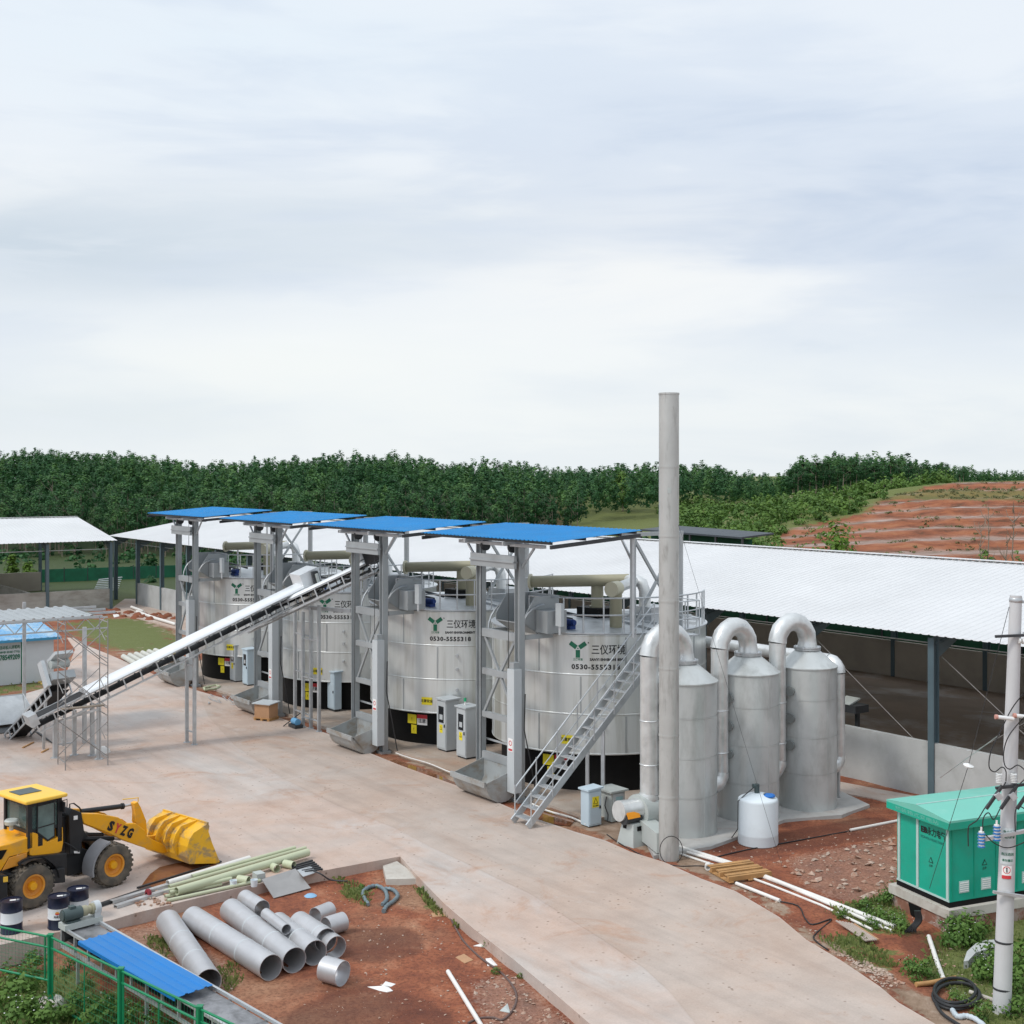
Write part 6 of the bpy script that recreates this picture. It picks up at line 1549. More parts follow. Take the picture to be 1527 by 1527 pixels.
# notices wrapped on the pole
def wrap(nm, y0, y1, ang, w, mat, off=.004):
    t0, t1 = py2t(y1), py2t(y0); c0, c1_ = pp(t0), pp(t1); r0 = .172 + (.108 - .172) * t0 + off; mb = MB(); n = 6
    for i in range(n):
        a0, a1 = ang - w / 2 + w * i / n, ang - w / 2 + w * (i + 1) / n
        f = lambda c, a: c + Vector((math.cos(a) * r0, math.sin(a) * r0, 0))
        mb.add([f(c0, a0), f(c0, a1), f(c1_, a1), f(c1_, a0)], [(0, 1, 2, 3)])
    return mb.build(nm, mat, PO)
PAP = M('faded_paper', (.52, .56, .56), .7, 0, .06, 4)
wrap('notice', 1232, 1250, R(-95), 2.0, PAP); wrap('notice', 1264, 1286, R(-105), 1.9, PAP)
wrap('warning_sign', 1288, 1307, R(-108), 1.15, MT['whitesign'], .005); wrap('sign_band', 1302, 1307, R(-108), 1.1, MT['redsign'], .008)
def sgn(y, ang, txt, size, mat, r_off=.007):
    t = py2t(y); c = pp(t); r0 = .172 + (.108 - .172) * t
    mb = MB(); text_cyl(mb, txt, size, (c.x, c.y), r0, ang, c.z, .001, off=r_off); mb.build('lettering', mat, PO)
sgn(1238, R(-95), '专业安装', .06, MT['greenink']); sgn(1246, R(-95), '电力维修', .05, MT['greenink']); sgn(1271, R(-105), '高压危险', .06, MT['greenink']); sgn(1280, R(-105), '请勿靠近', .05, MT['greenink'])
t = py2t(1294); c = pp(t); r0 = .172 + (.108 - .172) * t + .008; mb = MB()
n = 24
for i in range(n):
    f = lambda a, rad: Vector((c.x + r0 * math.cos(R(-108) + rad * math.cos(a) / r0), c.y + r0 * math.sin(R(-108) + rad * math.cos(a) / r0), c.z + rad * math.sin(a)))
    a0, a1 = 2 * math.pi * i / n, 2 * math.pi * (i + 1) / n; mb.add([f(a0, .058), f(a0, .070), f(a1, .070), f(a1, .058)], [(3, 2, 1, 0)])
f2 = lambda x, z: Vector((c.x + r0 * math.cos(R(-108) + x / r0), c.y + r0 * math.sin(R(-108) + x / r0), c.z + z))
mb.add([f2(-.052, .040), f2(-.040, .052), f2(.052, -.040), f2(.040, -.052)], [(3, 2, 1, 0)])
mb.build('warning_symbol', MT['redsign'], PO)
mb = MB(); mb.add([f2(-.01, -.045), f2(.012, -.045), f2(.012, .02), f2(-.01, .02)], [(0, 1, 2, 3)]); mb.add([f2(-.014, .024), f2(.014, .024), f2(.014, .045), f2(-.014, .045)], [(0, 1, 2, 3)]); mb.build('warning_symbol', MT['blackink'], PO)
# ------------------------------------------------------------------ wheel loader
LO = G(52, 1356); LH = (G(171, 1323) - LO).normalized(); LL = Vector((-LH.y, LH.x, 0))
LDR = thing('wheel_loader', 'yellow wheel loader with raised arm and bucket resting on the yard', 'loader', (LO.x, LO.y, 0), math.atan2(LH.y, LH.x))
def lp_(px, py, lat):
    """pixel onto the upright plane at lateral offset lat (local x, z)"""
    r = Vector(((px - CX) / F, 1.0, -(py - HY) / F)); cam_p = Vector((0, 0, CH))
    o = LO + LL * lat; t = (o - cam_p).dot(LL) / r.dot(LL); p = cam_p + r * t
    return Vector(((p - LO).dot(LH), lat, p.z))
def lpoly(pts, lat): return [lp_(x, y, lat) for x, y in pts]
def lprism(nm, pts, lat, depth, mat, par=None): 
    mb = MB(); mb.prism(lpoly(pts, lat), (0, depth, 0)); o = mb.build(nm, mat, par or LDR, local=True)
    bv = o.modifiers.new('bevel', 'BEVEL'); bv.width = .018; bv.segments = 2; bv.limit_method = 'ANGLE'; return o
WR, WW = .515, .40
for x in (0.0, 2.08):
    for y0, sg in ((.0, 1), (1.50, -1)):
        c = Vector((x, y0 + WW / 2, WR))
        mb = MB(); ax = Vector((0, 1, 0)); n = 40
        mb.lathe([(.27, -.15), (.30, -.19), (.40, -.205), (.47, -.19), (WR - .02, -.15), (WR - .02, .15), (.47, .19), (.40, .205), (.30, .19), (.27, .15)], c, 48, axis=ax)
        for i in range(26):
            a = 2 * math.pi * i / 26
            for s_, da in ((-1, 0), (1, .12)):
                d = Vector((math.cos(a + da), 0, math.sin(a + da))); t = Vector((-d.z, 0, d.x))
                mb.box(c + d * (WR - .006) + ax * (.085 * s_), (.03, .17, .062), d, (ax + t * .35 * s_).normalized())
        tyre = mb.build('wheel', MT['tyre'], LDR, local=True) if False else None
        wh = thing('wheel', None, None, c); wh.parent = LDR
        mb2 = MB(); mb2.v = [v - c for v in mb.v]; mb2.f = mb.f; mb2.sm = mb.sm; mb2.build('tyre', MT['tyre'], wh, local=True)
        s = -1 if sg == 1 else 1
        MB().lathe([(.0, s * .10), (.10, s * .10), (.12, s * .06), (.16, s * .05), (.225, s * .09), (.235, s * .155), (.275, s * .165), (.275, s * .10)], (0, 0, 0), 40, axis=ax).build('rim', MT['rim'], wh, local=True)
        MB().lathe([(0, s * .165), (.085, s * .16), (.11, s * .09), (.11, s * .05)], (0, 0, 0), 24, axis=ax).build('hub', MT['yellow'], wh, local=True)
MB().tube((0, .2, WR), (0, 1.7, WR), .13, n=14).tube((2.08, .2, WR), (2.08, 1.7, WR), .13, n=14).build('axle', MT['loaderblack'], LDR, local=True)
# engine hood and rear
lprism('engine_hood', [(-70, 1268), (0, 1262), (16, 1258), (43.5, 1248), (44.5, 1268), (42, 1271), (14, 1278), (2, 1298), (-30, 1312), (-70, 1312)], .30, 1.12, MT['yellow'])
lprism('hood_side', [(14, 1279), (41, 1271), (40.5, 1288), (20, 1293), (3, 1299)], .27, .03, MT['rim'])
lprism('grille', [(-8, 1269), (11, 1267), (3, 1281), (-8, 1286)], .285, .012, MT['black'])
lprism('rear_counterweight', [(-60, 1304), (11, 1305), (12, 1345), (-60, 1352)], -.02, 1.9, MT['loaderblack'])
lprism('tail_lamp', [(5, 1308), (12, 1307), (12, 1315), (5, 1316)], -.03, .012, MT['yellowroof'])
mb = MB(); a, b = lp_(9, 1236, .85), lp_(9, 1222, .85)
c_ = lp_(17, 1230, .7); MB().lathe([(.05, -.12), (.05, 0), (.15, .02), (.16, .10), (.13, .13), (0, .13)], c_, 22).build('air_cleaner', MT['fan'], LDR, local=True)
# cab
lprism('cab_base', [(43.5, 1240), (55.5, 1243), (61, 1248), (71, 1255), (84, 1250), (88, 1246), (90, 1231), (94, 1234), (94.5, 1257), (92, 1270), (84, 1273.5), (60, 1277), (45, 1276)], .28, 1.12, MT['yellow'])
cab0, cab1 = lp_(43.5, 1243, .32), lp_(88, 1243, .32)
x0, x1 = cab0.x, cab1.x; zb = lp_(44, 1242, .32).z; zt_ = lp_(66, 1191, .32).z - .02; y0, y1 = .32, 1.36
for x, y in ((x0, y0), (x1, y0), (x0, y1), (x1, y1), ((x0 + x1) / 2 - .12, y0)):
    mid = abs(x - x0) > .01 and abs(x - x1) > .01
    MB().bx(x - (.06 if mid else .055), x + (.06 if mid else .055), y - .04, y + .04, zb - .35, zt_).build('cab_pillar', MT['loaderblack'], LDR, local=True)
MB().bx(x0 - .04, x1 + .04, y0 - .03, y0 + .03, zt_ - .1, zt_).bx(x0 - .04, x1 + .04, y1 - .03, y1 + .03, zt_ - .1, zt_).bx(x0 - .03, x0 + .03, y0, y1, zt_ - .1, zt_).bx(x1 - .03, x1 + .03, y0, y1, zt_ - .1, zt_).build('cab_frame', MT['loaderblack'], LDR, local=True)
MB().bx(x0, x1, y0 - .02, y0 + .02, zb - .02, zb + .06).bx(x0 - .03, x0 + .02, y0, y1, zb - .02, zb + .06).build('cab_sill', MT['loaderblack'], LDR, local=True)
m, nt_, b = new_mat('cab_glass'); b.inputs['Base Color'].default_value = (.10, .16, .15, 1); b.inputs['Roughness'].default_value = .05; b.inputs['Alpha'].default_value = .5; MT['glass'] = m; MT['doorglass'] = M('door_glass', (.11, .16, .15), .08, 0, .35, 3, spec=.6)
for nm, mbq in (('side_window', MB().bx(x0 + .06, x1 - .06, y0 - .008, y0 + .004, zb + .05, zt_ - .1)), ('side_window', MB().bx(x0 + .06, x1 - .06, y1 - .004, y1 + .008, zb + .05, zt_ - .1)),
                ('rear_window', MB().bx(x0 - .008, x0 + .004, y0 + .05, y1 - .05, zb + .05, zt_ - .1)), ('windscreen', MB().bx(x1 - .004, x1 + .008, y0 + .05, y1 - .05, zb - .2, zt_ - .1))):
    mbq.build(nm, MT['glass'], LDR, local=True)
lprism('door', [(55.5, 1201.5), (82, 1195), (82, 1248), (71.5, 1254.5), (61.5, 1247.5), (55, 1242)], .265, .02, MT['loaderblack'])
lprism('door_window', [(57, 1203), (80.5, 1197), (80.5, 1227), (57, 1234)], .258, .006, MT['doorglass'])
lprism('door_window', [(57, 1236), (80.5, 1229), (80.5, 1246), (71.5, 1252), (62.5, 1245), (57, 1241)], .258, .006, MT['doorglass'])
MB().bx(x0 + .25, x0 + .75, .7, 1.2, zb - .3, zb + .1).bx(x0 + .22, x0 + .34, .7, 1.2, zb, zb + .65).build('seat', MT['loaderblack'], LDR, local=True)
sc_ = Vector((x1 - .35, .95, zb + .28)); MB().path([sc_ + Vector((.05 * math.cos(t), .2 * math.sin(t), .16 * math.cos(t))) for t in [k * math.pi / 9 for k in range(18)]], .015, 6, closed=True).tube(sc_, sc_ + Vector((.25, 0, -.4)), .025, n=6).build('steering_wheel', MT['black'], LDR, local=True)
MB().bx(x0, x1, y0 + .03, y1 - .03, zb - .34, zb - .3).build('cab_floor', MT['loaderblack'], LDR, local=True)
mb = MB(); rr0 = [(x0 - .2, y0 - .22), (x1 + .12, y0 - .2), (x1 + .12, y1 + .2), (x0 - .2, y1 + .22)]
mb.prism([Vector((x, y, zt_ + .005)) for x, y in rr0], (0, 0, .09)); ro = mb.build('cab_roof', MT['yellowroof'], LDR, local=True)
bv = ro.modifiers.new('bevel', 'BEVEL'); bv.width = .035; bv.segments = 3
MB().bx(x1 - .75, x1 - .2, .75, 1.25, zt_ + .098, zt_ + .11).build('roof_hatch', MT['motor'], LDR, local=True)
MB().path([lp_(87, 1196, .3), lp_(100, 1192, .2), lp_(100, 1203, .2)], .014, 6).box(lp_(94, 1203, .2), (.04, .16, .24)).build('mirror', MT['loaderblack'], LDR, local=True)
# frames
lprism('rear_frame', [(43, 1279), (60, 1276.5), (84, 1274), (100, 1272), (100, 1295), (80, 1298), (72, 1284), (60, 1277.5), (46, 1281)], .15, 1.6, MT['loaderblack'])
lprism('step', [(77, 1297), (97, 1294), (98, 1316), (80, 1318)], .05, .5, MT['loaderblack'])
MB().path([Vector((.62 * math.cos(R(a)), .2, WR + .62 * math.sin(R(a)))) for a in range(10, 121, 12)], .05, 4).build('rear_fender', MT['loaderblack'], LDR, local=True)
mb = MB(); pr = [Vector((.62 * math.cos(R(a)), 0, WR + .62 * math.sin(R(a)))) for a in range(5, 116, 10)]
mb.add([p + Vector((0, .0, 0)) for p in pr] + [p + Vector((0, .45, 0)) for p in pr], [(i, i + 1, len(pr) + i + 1, len(pr) + i) for i in range(len(pr) - 1)], True); mb.build('fender', MT['loaderblack'], LDR, local=True)
lprism('front_frame', [(91.5, 1217), (103, 1219), (108, 1206), (122, 1212), (124, 1228), (126, 1240), (132, 1247), (122, 1255), (123, 1264), (138, 1272), (133, 1298), (101, 1307), (99, 1285), (97, 1250)], .62, .66, MT['loaderblack'])
lprism('cheek_plate', [(103, 1216), (108, 1206), (122, 1212), (126, 1240), (122, 1255), (121, 1273), (104, 1274)], .45, 1.0, MT['loaderblack'])
lprism('lamp', [(110, 1217), (116, 1216), (116, 1222), (110, 1223)], .44, .012, MT['whitesign'])
lprism('plate', [(110.5, 1269), (119, 1269), (119, 1272.5), (110.5, 1272.5)], .44, .008, MT['whitesign'])
mb = MB(); pr = [Vector((2.08 + .64 * math.cos(R(a)), 0, WR + .64 * math.sin(R(a)))) for a in range(104, 200, 8)]; n = len(pr)
mb.add([p + Vector((0, -.04, 0)) for p in pr] + [p + Vector((0, .42, 0)) for p in pr] + [(p - Vector((2.08, 0, WR))) * .93 + Vector((2.08, -.04, WR)) for p in pr], [(i, i + 1, n + i + 1, n + i) for i in range(n - 1)] + [(2 * n + i, 2 * n + i + 1, i + 1, i) for i in range(n - 1)], True)
mb.build('fender', MT['fender'], LDR, local=True)
# arms, bellcrank, cylinders
ARM = [(120, 1213), (148, 1213.5), (177, 1219), (188.5, 1228), (203, 1228), (216, 1238), (219.5, 1247), (231, 1253.5), (243, 1259), (254, 1270), (243, 1273), (205, 1261), (180, 1251.5), (163, 1243), (125, 1228)]
lprism('lift_arm', ARM, .52, .13, MT['yellow']); 
a2 = lpoly(ARM, .52); mb = MB(); mb.prism([p + Vector((0, .62, 0)) for p in a2], (0, .13, 0)); mb.build('lift_arm', MT['yellow'], LDR, local=True)
MB().tube(lp_(205, 1240, .60), lp_(205, 1240, .60) + Vector((0, .8, 0)), .1, n=16).build('arm_cross_tube', MT['yellow'], LDR, local=True)
BC = [(200.5, 1198), (205.7, 1195.4), (210, 1203), (218.5, 1224), (219.8, 1246), (209, 1240), (202, 1226), (202.5, 1212)]
lprism('bellcrank', BC, .8, .18, MT['yellow'])
lprism('bucket_link', [(216, 1247), (230, 1253), (248, 1248), (262, 1236), (262, 1231), (246, 1240), (230, 1246)], .95, .1, MT['yellow'])
a, b, c_ = lp_(121, 1210, .98), lp_(184, 1202, .98), lp_(202, 1198.5, .98)
MB().tube(a, b, .062, n=16).tube(b - (b - a).normalized() * .06, b, .078, n=16).build('tilt_cylinder', MT['loaderblack'], LDR, local=True); MB().tube(b, c_, .032, n=12).build('tilt_rod', MT['stainless'], LDR, local=True)
MB().path([lp_(183, 1192, 1.1), lp_(203, 1190, 1.1), lp_(206, 1189, 1.1), lp_(206, 1196, 1.1)], .014, 6).build('indicator_rod', MT['yellowroof'], LDR, local=True)
for lat in (.72, 1.2):
    a, b = lp_(124, 1253, .5), lp_(176, 1253, .5); a.y = b.y = lat; e_ = lp_(187, 1254, .5); e_.y = lat
    MB().tube(a, b, .06, n=14).build('lift_cylinder', MT['loaderblack'], LDR, local=True); MB().tube(b, e_, .034, n=10).build('lift_rod', MT['stainless'], LDR, local=True)
MB().path([lp_(104, 1208, .6), lp_(104, 1199, .6), lp_(110, 1198, .6), lp_(118, 1204, .6), lp_(123, 1211, .6)], .018, 6).path([lp_(122, 1212, .7), lp_(150, 1214, .65), lp_(165, 1220, .6), lp_(172, 1224, .6)], .016, 6).path([lp_(96, 1256, .5), lp_(108, 1262, .4), lp_(118, 1270, .42)], .016, 6).build('hydraulic_hose', MT['rubber'], LDR, local=True)
# lettering on the arm
o_ = lp_(179.5, 1237.5, .515); xa = (lp_(197, 1244.5, .515) - lp_(160, 1231, .515)).normalized(); ya = Vector((-xa.z, 0, xa.x))
wd_ = (lp_(197, 1244.5, .515) - lp_(159, 1230, .515)).length
for ch, tq, mt in (('S', -.37, 'blackink'), ('Y', -.12, 'redsign'), ('Z', .13, 'blackink'), ('G', .38, 'blackink')):
    mb = MB(); text_flat(mb, ch, .30, o_ + xa * (tq * wd_), xa, ya, .018, width=wd_ * .20, off=.006)
    mb.build('lettering', MT[mt], LDR, local=True)
# bucket
BKT = [(236, 1223), (260, 1205)]
near = [(328, 1285.5), (324, 1287.5), (283, 1288.5), (280, 1279), (279.5, 1263), (283, 1251), (289, 1242), (310, 1228), (312.5, 1232), (311, 1240), (316, 1256)]
lat0 = -.38; Np = lpoly(near, lat0); zmin = min(p.z for p in Np)
Np = [Vector((p.x, p.y, max(.015, p.z))) for p in Np]
W = 1.95
bk = thing('bucket', None, None, (0, 0, 0)); bk.parent = LDR
MB().prism(Np, (0, .05, 0)).build('side_plate', MT['bucket'], bk, local=True)
MB().prism([p + Vector((0, W - .05, 0)) for p in Np], (0, .05, 0)).build('side_plate', MT['bucket'], bk, local=True)
prof = Np[1:8]; m_ = len(prof); off = Vector((0, W - .102, 0))
mb = MB(); A = [p + Vector((0, .051, 0)) for p in prof]; cen = sum(Np, Vector()) / len(Np); I = [a + (Vector((cen.x, a.y, cen.z)) - a).normalized() * .035 for a in A]
mb.add(A + [p + off for p in A], [(i, m_ + i, m_ + i + 1, i + 1) for i in range(m_ - 1)]); mb.add(I + [p + off for p in I], [(i, i + 1, m_ + i + 1, m_ + i) for i in range(m_ - 1)])
mb.add([A[0], I[0], I[0] + off, A[0] + off], [(0, 1, 2, 3)]); mb.add([A[-1], I[-1], I[-1] + off, A[-1] + off], [(3, 2, 1, 0)])
mb.build('shell', MT['bucket'], bk, local=True)
for y in (.42, .80, 1.16, 1.54):
    pr = [p + Vector((0, y, 0)) for p in prof[2:7]]; out_ = [p + (p - Vector((cen.x, p.y, cen.z))).normalized() * (.14 if 0 < i < 4 else .03) for i, p in enumerate(pr)]
    mb = MB(); mb.prism(pr + out_[::-1], (0, .05, 0)); mb.build('stiffener_rib', MT['bucket'], bk, local=True)
MB().bar(Np[7] + Vector((0, 0, 0)), Np[7] + Vector((0, W, 0)), .05, .06).build('top_edge', MT['bucket'], bk, local=True)
MB().bar(Np[0] + Vector((-.02, 0, 0)), Np[0] + Vector((-.02, W, 0)), .16, .03).build('cutting_edge', MT['darksteel'], bk, local=True)
# ------------------------------------------------------------------ drums
def drum(px, py, label, logo=False):
    g = G(px, py); c = Vector((g.x, g.y + .23, .0)); h, r = .70, .235
    root = thing('oil_drum', label, 'drum', (c.x, c.y, 0), 0, 'navy oil drums')
    MB().lathe([(0, .005), (r, .005), (r, .02), (r - .006, .03), (r - .006, .22)], c, 32).build('body', MT['drumblue'], root) if False else MB().lathe([(0, .005), (r, .005), (r, .02), (r - .008, .03), (r - .008, .46), (r, .47), (r - .006, .48), (r - .006, h - .02), (r, h - .01), (r, h), (r - .015, h), (r - .015, h - .02), (0, h - .02)], c, 32).build('body', MT['drumblue'], root)
    MB().lathe([(r - .006, .22), (r, .23), (r - .005, .24), (r - .005, .46)], c, 32).build('white_band', MT['drumwhite'], root)
    MB().lathe([(0, .012), (.035, .012), (.035, 0)], c + Vector((.12, .05, h - .02)), 12).build('bung', MT['galv'], root)
    MB().box(c + Vector((.02, .02, h - .0165)), (.13, .08, .006), (.9, .3, 0), (-.3, .9, 0)).build('label', MT['paper'], root)
    if logo:
        a = R(-78); mb = MB(); f = lambda x, z: Vector((c.x + (r + .003) * math.cos(a + x / r), c.y + (r + .003) * math.sin(a + x / r), c.z + z))
        n = 12; mb.add([f(0, .37)] + [f(.045 * math.cos(math.pi * i / n), .37 + .04 * math.sin(math.pi * i / n)) for i in range(n + 1)], [(0, i + 1, i + 2) for i in range(n)]); mb.build('emblem', MT['rim'], root)
        mb = MB(); mb.add([f(0, .37)] + [f(.045 * math.cos(-math.pi * i / n), .37 + .03 * math.sin(-math.pi * i / n)) for i in range(n + 1)], [(0, i + 2, i + 1) for i in range(n)]); mb.build('emblem', MT['redsign'], root)
        mb = MB(); text_cyl(mb, '润滑油', .05, (c.x, c.y), r, a, .295, .001, off=.004); mb.build('lettering', MT['blackink'], root)
drum(11, 1395, 'navy oil drum with a white band at the left edge of the slab')
drum(82, 1388, 'navy oil drum with a round emblem on its white band, beside the conveyor motor', True)
drum(111, 1376, 'navy oil drum standing behind the green motor of the blue covered conveyor')
# ------------------------------------------------------------------ blue covered conveyor in front
f0, f1 = G(117, 1377, .50), G(400, 1543, .30)
fd = (f1 - f0).normalized(); fs_ = fd.cross(ZZ).normalized(); fu = fs_.cross(fd)
if fu.z < 0: fu = -fu
FLn = (f1 - f0).length
FC = thing('covered_conveyor', 'grey conveyor lying on the ground under a blue ribbed cover sheet', 'conveyor', (f0.x, f0.y, -.3))
for s_ in (-1, 1):
    mb = MB(); o = fs_ * (.36 * s_)
    mb.bar(f0 + o, f1 + o, .05, .06, fu); mb.bar(f0 + o - fu * .38, f1 + o - fu * .38, .05, .06, fu)
    for i in range(13): p = f0.lerp(f1, i / 12) + o; mb.bar(p - fu * .03, p - fu * .36, .05, .05, fd)
    mb.build('side_frame', MT['galv'], FC)
mb = MB(); mb.box((f0 + f1) / 2 - fu * .05, (.62, FLn, .02), fs_, fd); mb.build('deck', MT['deck'], FC)
mb = MB(); mb.box((f0 + f1) / 2 - fu * .22, (.66, FLn, .02), fs_, fd); mb.build('belt', MT['belt'], FC)
ca = G(145, 1396.5, .62); cb_ = G(289.5, 1478.5, .47); cd_ = (cb_ - ca).normalized(); cs_ = cd_.cross(ZZ).normalized()
mb = MB(); CL_ = (cb_ - ca).length
mb.corr(ca - cs_ * .41 + ZZ * .0, cs_, .82, cb_ - ca, .205, .02); mb.build('cover_sheet', MT['bluecover'], FC)
mb = MB(); mb.box(ca + cd_ * (CL_ / 2) + cs_ * .41 - ZZ * .02, (.02, CL_, .07), cs_, cd_); mb.build('cover_edge', MT['bluecover'], FC)
for t_, s_ in ((.1, 1), (.1, -1), (.5, 1), (.5, -1), (.9, 1), (.9, -1)):
    p = f0.lerp(f1, t_) + fs_ * .36 * s_; q = Vector((p.x, p.y, gz(p.x, p.y) - .03)); 
    MB().bar(q, p - fu * .36, .06).build('leg', MT['galv'], FC)
hm = f0 + fd * .1
MB().box(hm + fu * .06, (.84, .3, .12), fs_, fd).build('motor_plate', MT['fan'], FC)
ms = hm + fu * .28
fs_ = -fs_
MB().tube(ms - fs_ * .40, ms + fs_ * .0, .13, n=20).tube(ms - fs_ * .43, ms - fs_ * .40, .10, n=20).box(ms - fs_ * .2 - fu * .15, (.3, .2, .06), fs_, fd).box(ms - fs_ * .2 + fu * .14, (.12, .12, .06), fs_, fd).build('drive_motor', MT['motor'], FC)
MB().tube(ms, ms + fs_ * .12, .11, n=18).tube(ms + fs_ * .12, ms + fs_ * .22, .085, n=18).tube(ms + fs_ * .22, ms + fs_ * .28, .115, n=18).build('gear_head', MT['beige'], FC)
q = ms + fs_ * .34; MB().tube(q - fs_ * .06, q + fs_ * .06, .15, n=24).bar(q, q - fu * .35, .12, .28).build('chain_case', MT['cabgrey'], FC)
MB().tube(f0 - fs_ * .38 - fu * .18 + fd * .05, f0 + fs_ * .38 - fu * .18 + fd * .05, .11, n=16).build('tail_drum', MT['darksteel'], FC)
# ------------------------------------------------------------------ green fence
fp = [Vector((-12.6, 26.7, 0)), G(75, 1500, -.5), Vector((-7.19, 23.42, 0)), Vector((-5.33, 21.75, 0)), Vector((-3.45, 20.1, 0))]
GF = thing('mesh_fence', 'green mesh fence with paired rails in the bottom left corner', 'fence', tuple(fp[1]))
FT = .86
for p in fp:
    b_ = gz(p.x, p.y); d_ = (fp[2] - fp[1]).normalized(); d_.z = 0
    mb = MB(); mb.bar((p.x, p.y, b_ - .05), (p.x, p.y, FT + .03), .09); mb.box((p.x, p.y, FT + .045), (.11, .11, .03)); mb.build('post', MT['greenfence'], GF)
    if p is fp[1]: MB().lathe([(.0, .16), (.22, .15), (.3, .06), (.34, -.1)], (p.x, p.y, b_), 14).build('footing', MT['plinth'], GF)
for a, b in zip(fp[:-1], fp[1:]):
    a0, b0 = Vector((a.x, a.y, 0)), Vector((b.x, b.y, 0)); d_ = (b0 - a0); Ln = d_.length; d_.normalize()
    mb = MB(); zb_ = max(gz(a.x, a.y), gz(b.x, b.y)) + .06
    for z in (FT, FT - .21, zb_): mb.tube(a0 + d_ * .05 + ZZ * z, b0 - d_ * .05 + ZZ * z, .024, n=6)
    mid_ = (a0 + b0) / 2; mb.tube(mid_ + ZZ * zb_, mid_ + ZZ * (FT - .21), .014, n=6)
    for t_ in (.035, .965): q = a0.lerp(b0, t_); mb.tube(q + ZZ * zb_, q + ZZ * FT, .02, n=6)
    mb.build('panel_frame', MT['greenfence'], GF)
    mb = MB(); n = int(Ln / .09)
    for i in range(1, n): q = a0 + d_ * (Ln * i / n); mb.tube(q + ZZ * zb_, q + ZZ * FT, .0025, n=3, caps=False)
    for i in range(1, 9): z = zb_ + (FT - .21 - zb_) * i / 9; mb.tube(a0 + ZZ * z, b0 + ZZ * z, .0025, n=3, caps=False)
    mb.build('wire_mesh', MT['greenfence'], GF)
# ------------------------------------------------------------------ big stainless pipes on the red earth
def bigpipe(x0, y0, x1, y1, r, label, z=None, seams=(.38, .7), z2=None, mat='stainless', group='large steel pipes on the red earth'):
    a = G(x0, y0, 0); b = G(x1, y1, 0)
    za = gz(a.x, a.y) + r if z is None else z; zb_ = gz(b.x, b.y) + r if z is None else (z if z2 is None else z2)
    a, b = G(x0, y0, za), G(x1, y1, zb_)
    mb = MB(); mb.pipe(a, b, r, .012, 36)
    o = mb.build('steel_pipe', MT[mat]); tag(o, label, 'pipe', group)
    for t_ in seams:
        c = a.lerp(b, t_); MB().lathe([(r - .001, -.02), (r + .005, -.014), (r + .005, .014), (r - .001, .02)], c, 36, axis=(b - a)).build('weld_seam', MT['cabgrey'], o)
    return o
bigpipe(250.5, 1374, 311, 1465, .262, 'large grey steel pipe with its mouth under the edge of the blue cover, leftmost')
bigpipe(287, 1369, 404, 1443, .262, 'large grey steel pipe second from the blue cover, with two welded seams')
bigpipe(344, 1357, 439, 1432, .262, 'large grey steel pipe third from the blue cover, under the short pipe')
bigpipe(414, 1378, 470, 1421, .262, 'large grey steel pipe mostly hidden beside the flanged pipe', seams=(.6,))
bigpipe(365, 1339, 391, 1355, .19, 'short dull steel pipe lying across the others near the slab', z=.16, z2=.16, seams=())
bigpipe(396, 1362, 427, 1386, .115, 'thin polished steel pipe lying on top of the large pipes', z=.34, z2=.30, seams=())
bigpipe(446, 1376, 486, 1402, .25, 'wide steel pipe with a flanged collar at its mouth', z=.10, z2=.10, seams=(.82,))
bigpipe(489, 1405, 501, 1413, .24, 'short steel ring behind the flanged pipe', z=.0, z2=.0, seams=())
bigpipe(470, 1366, 492, 1357, .19, 'short steel pipe section farthest from the camera, behind the wide pipe', seams=())
bigpipe(486, 1382, 512, 1374, .21, 'short steel pipe section turned sideways beside the wide pipe', seams=())
bigpipe(484, 1444, 511, 1452, .25, 'short loose steel ring lying alone on the red earth in front', seams=())
# ------------------------------------------------------------------ pale green pipes, channels and offcuts on the slab
def rod(x0, y0, x1, y1, r, label, z=None, mat='pvcgreen', hollow=True, z2=None, group='pale plastic pipes stacked on the slab'):
    z = r if z is None else z; a, b = G(x0, y0, z), G(x1, y1, z if z2 is None else z2); mb = MB()
    mb.pipe(a, b, r, r * .15, 20) if hollow else mb.tube(a, b, r, n=16)
    o = mb.build('plastic_pipe', MT[mat]); tag(o, label, 'pipe', group); return o
rod(263, 1329, 459, 1271, .10, 'thick pale green pipe, front of the stack on the slab', .16)
rod(286, 1307, 440, 1264, .05, 'slim pale green pipe behind the thick one on the slab', .10)
rod(250, 1317, 372, 1280, .075, 'whitish pipe at the back of the stack beside the bucket', .08, 'pvcwhite')
rod(252, 1322, 456, 1264, .045, 'slim pale green pipe lying between the thick and the whitish pipe', .06)
rod(249, 1343, 388, 1313, .042, 'thin pale green pipe at the very front of the stack', .045)
rod(246, 1337, 330, 1318, .045, 'short pale green pipe with its end sticking out left of the stack', .05)
rod(253, 1331, 345, 1310, .045, 'pale green pipe end showing between two others at the left of the stack', .13)
rod(244, 1329, 300, 1316, .04, 'thin pale green pipe end farthest left in the stack', .05)
def chan(x0, y0, x1, y1, w, label, mat='galv', z=.05):
    a, b = G(x0, y0, z), G(x1, y1, z); d_ = (b - a).normalized(); s_ = d_.cross(ZZ).normalized(); mb = MB()
    mb.box((a + b) / 2, (w, (b - a).length, .012), s_, d_); mb.box((a + b) / 2 + s_ * (w / 2) - ZZ * .03, (.012, (b - a).length, .07), s_, d_); mb.box((a + b) / 2 - s_ * (w / 2) - ZZ * .03, (.012, (b - a).length, .07), s_, d_)
    o = mb.build('steel_channel', MT[mat]); tag(o, label, 'channel', 'steel channels lying on the slab'); return o
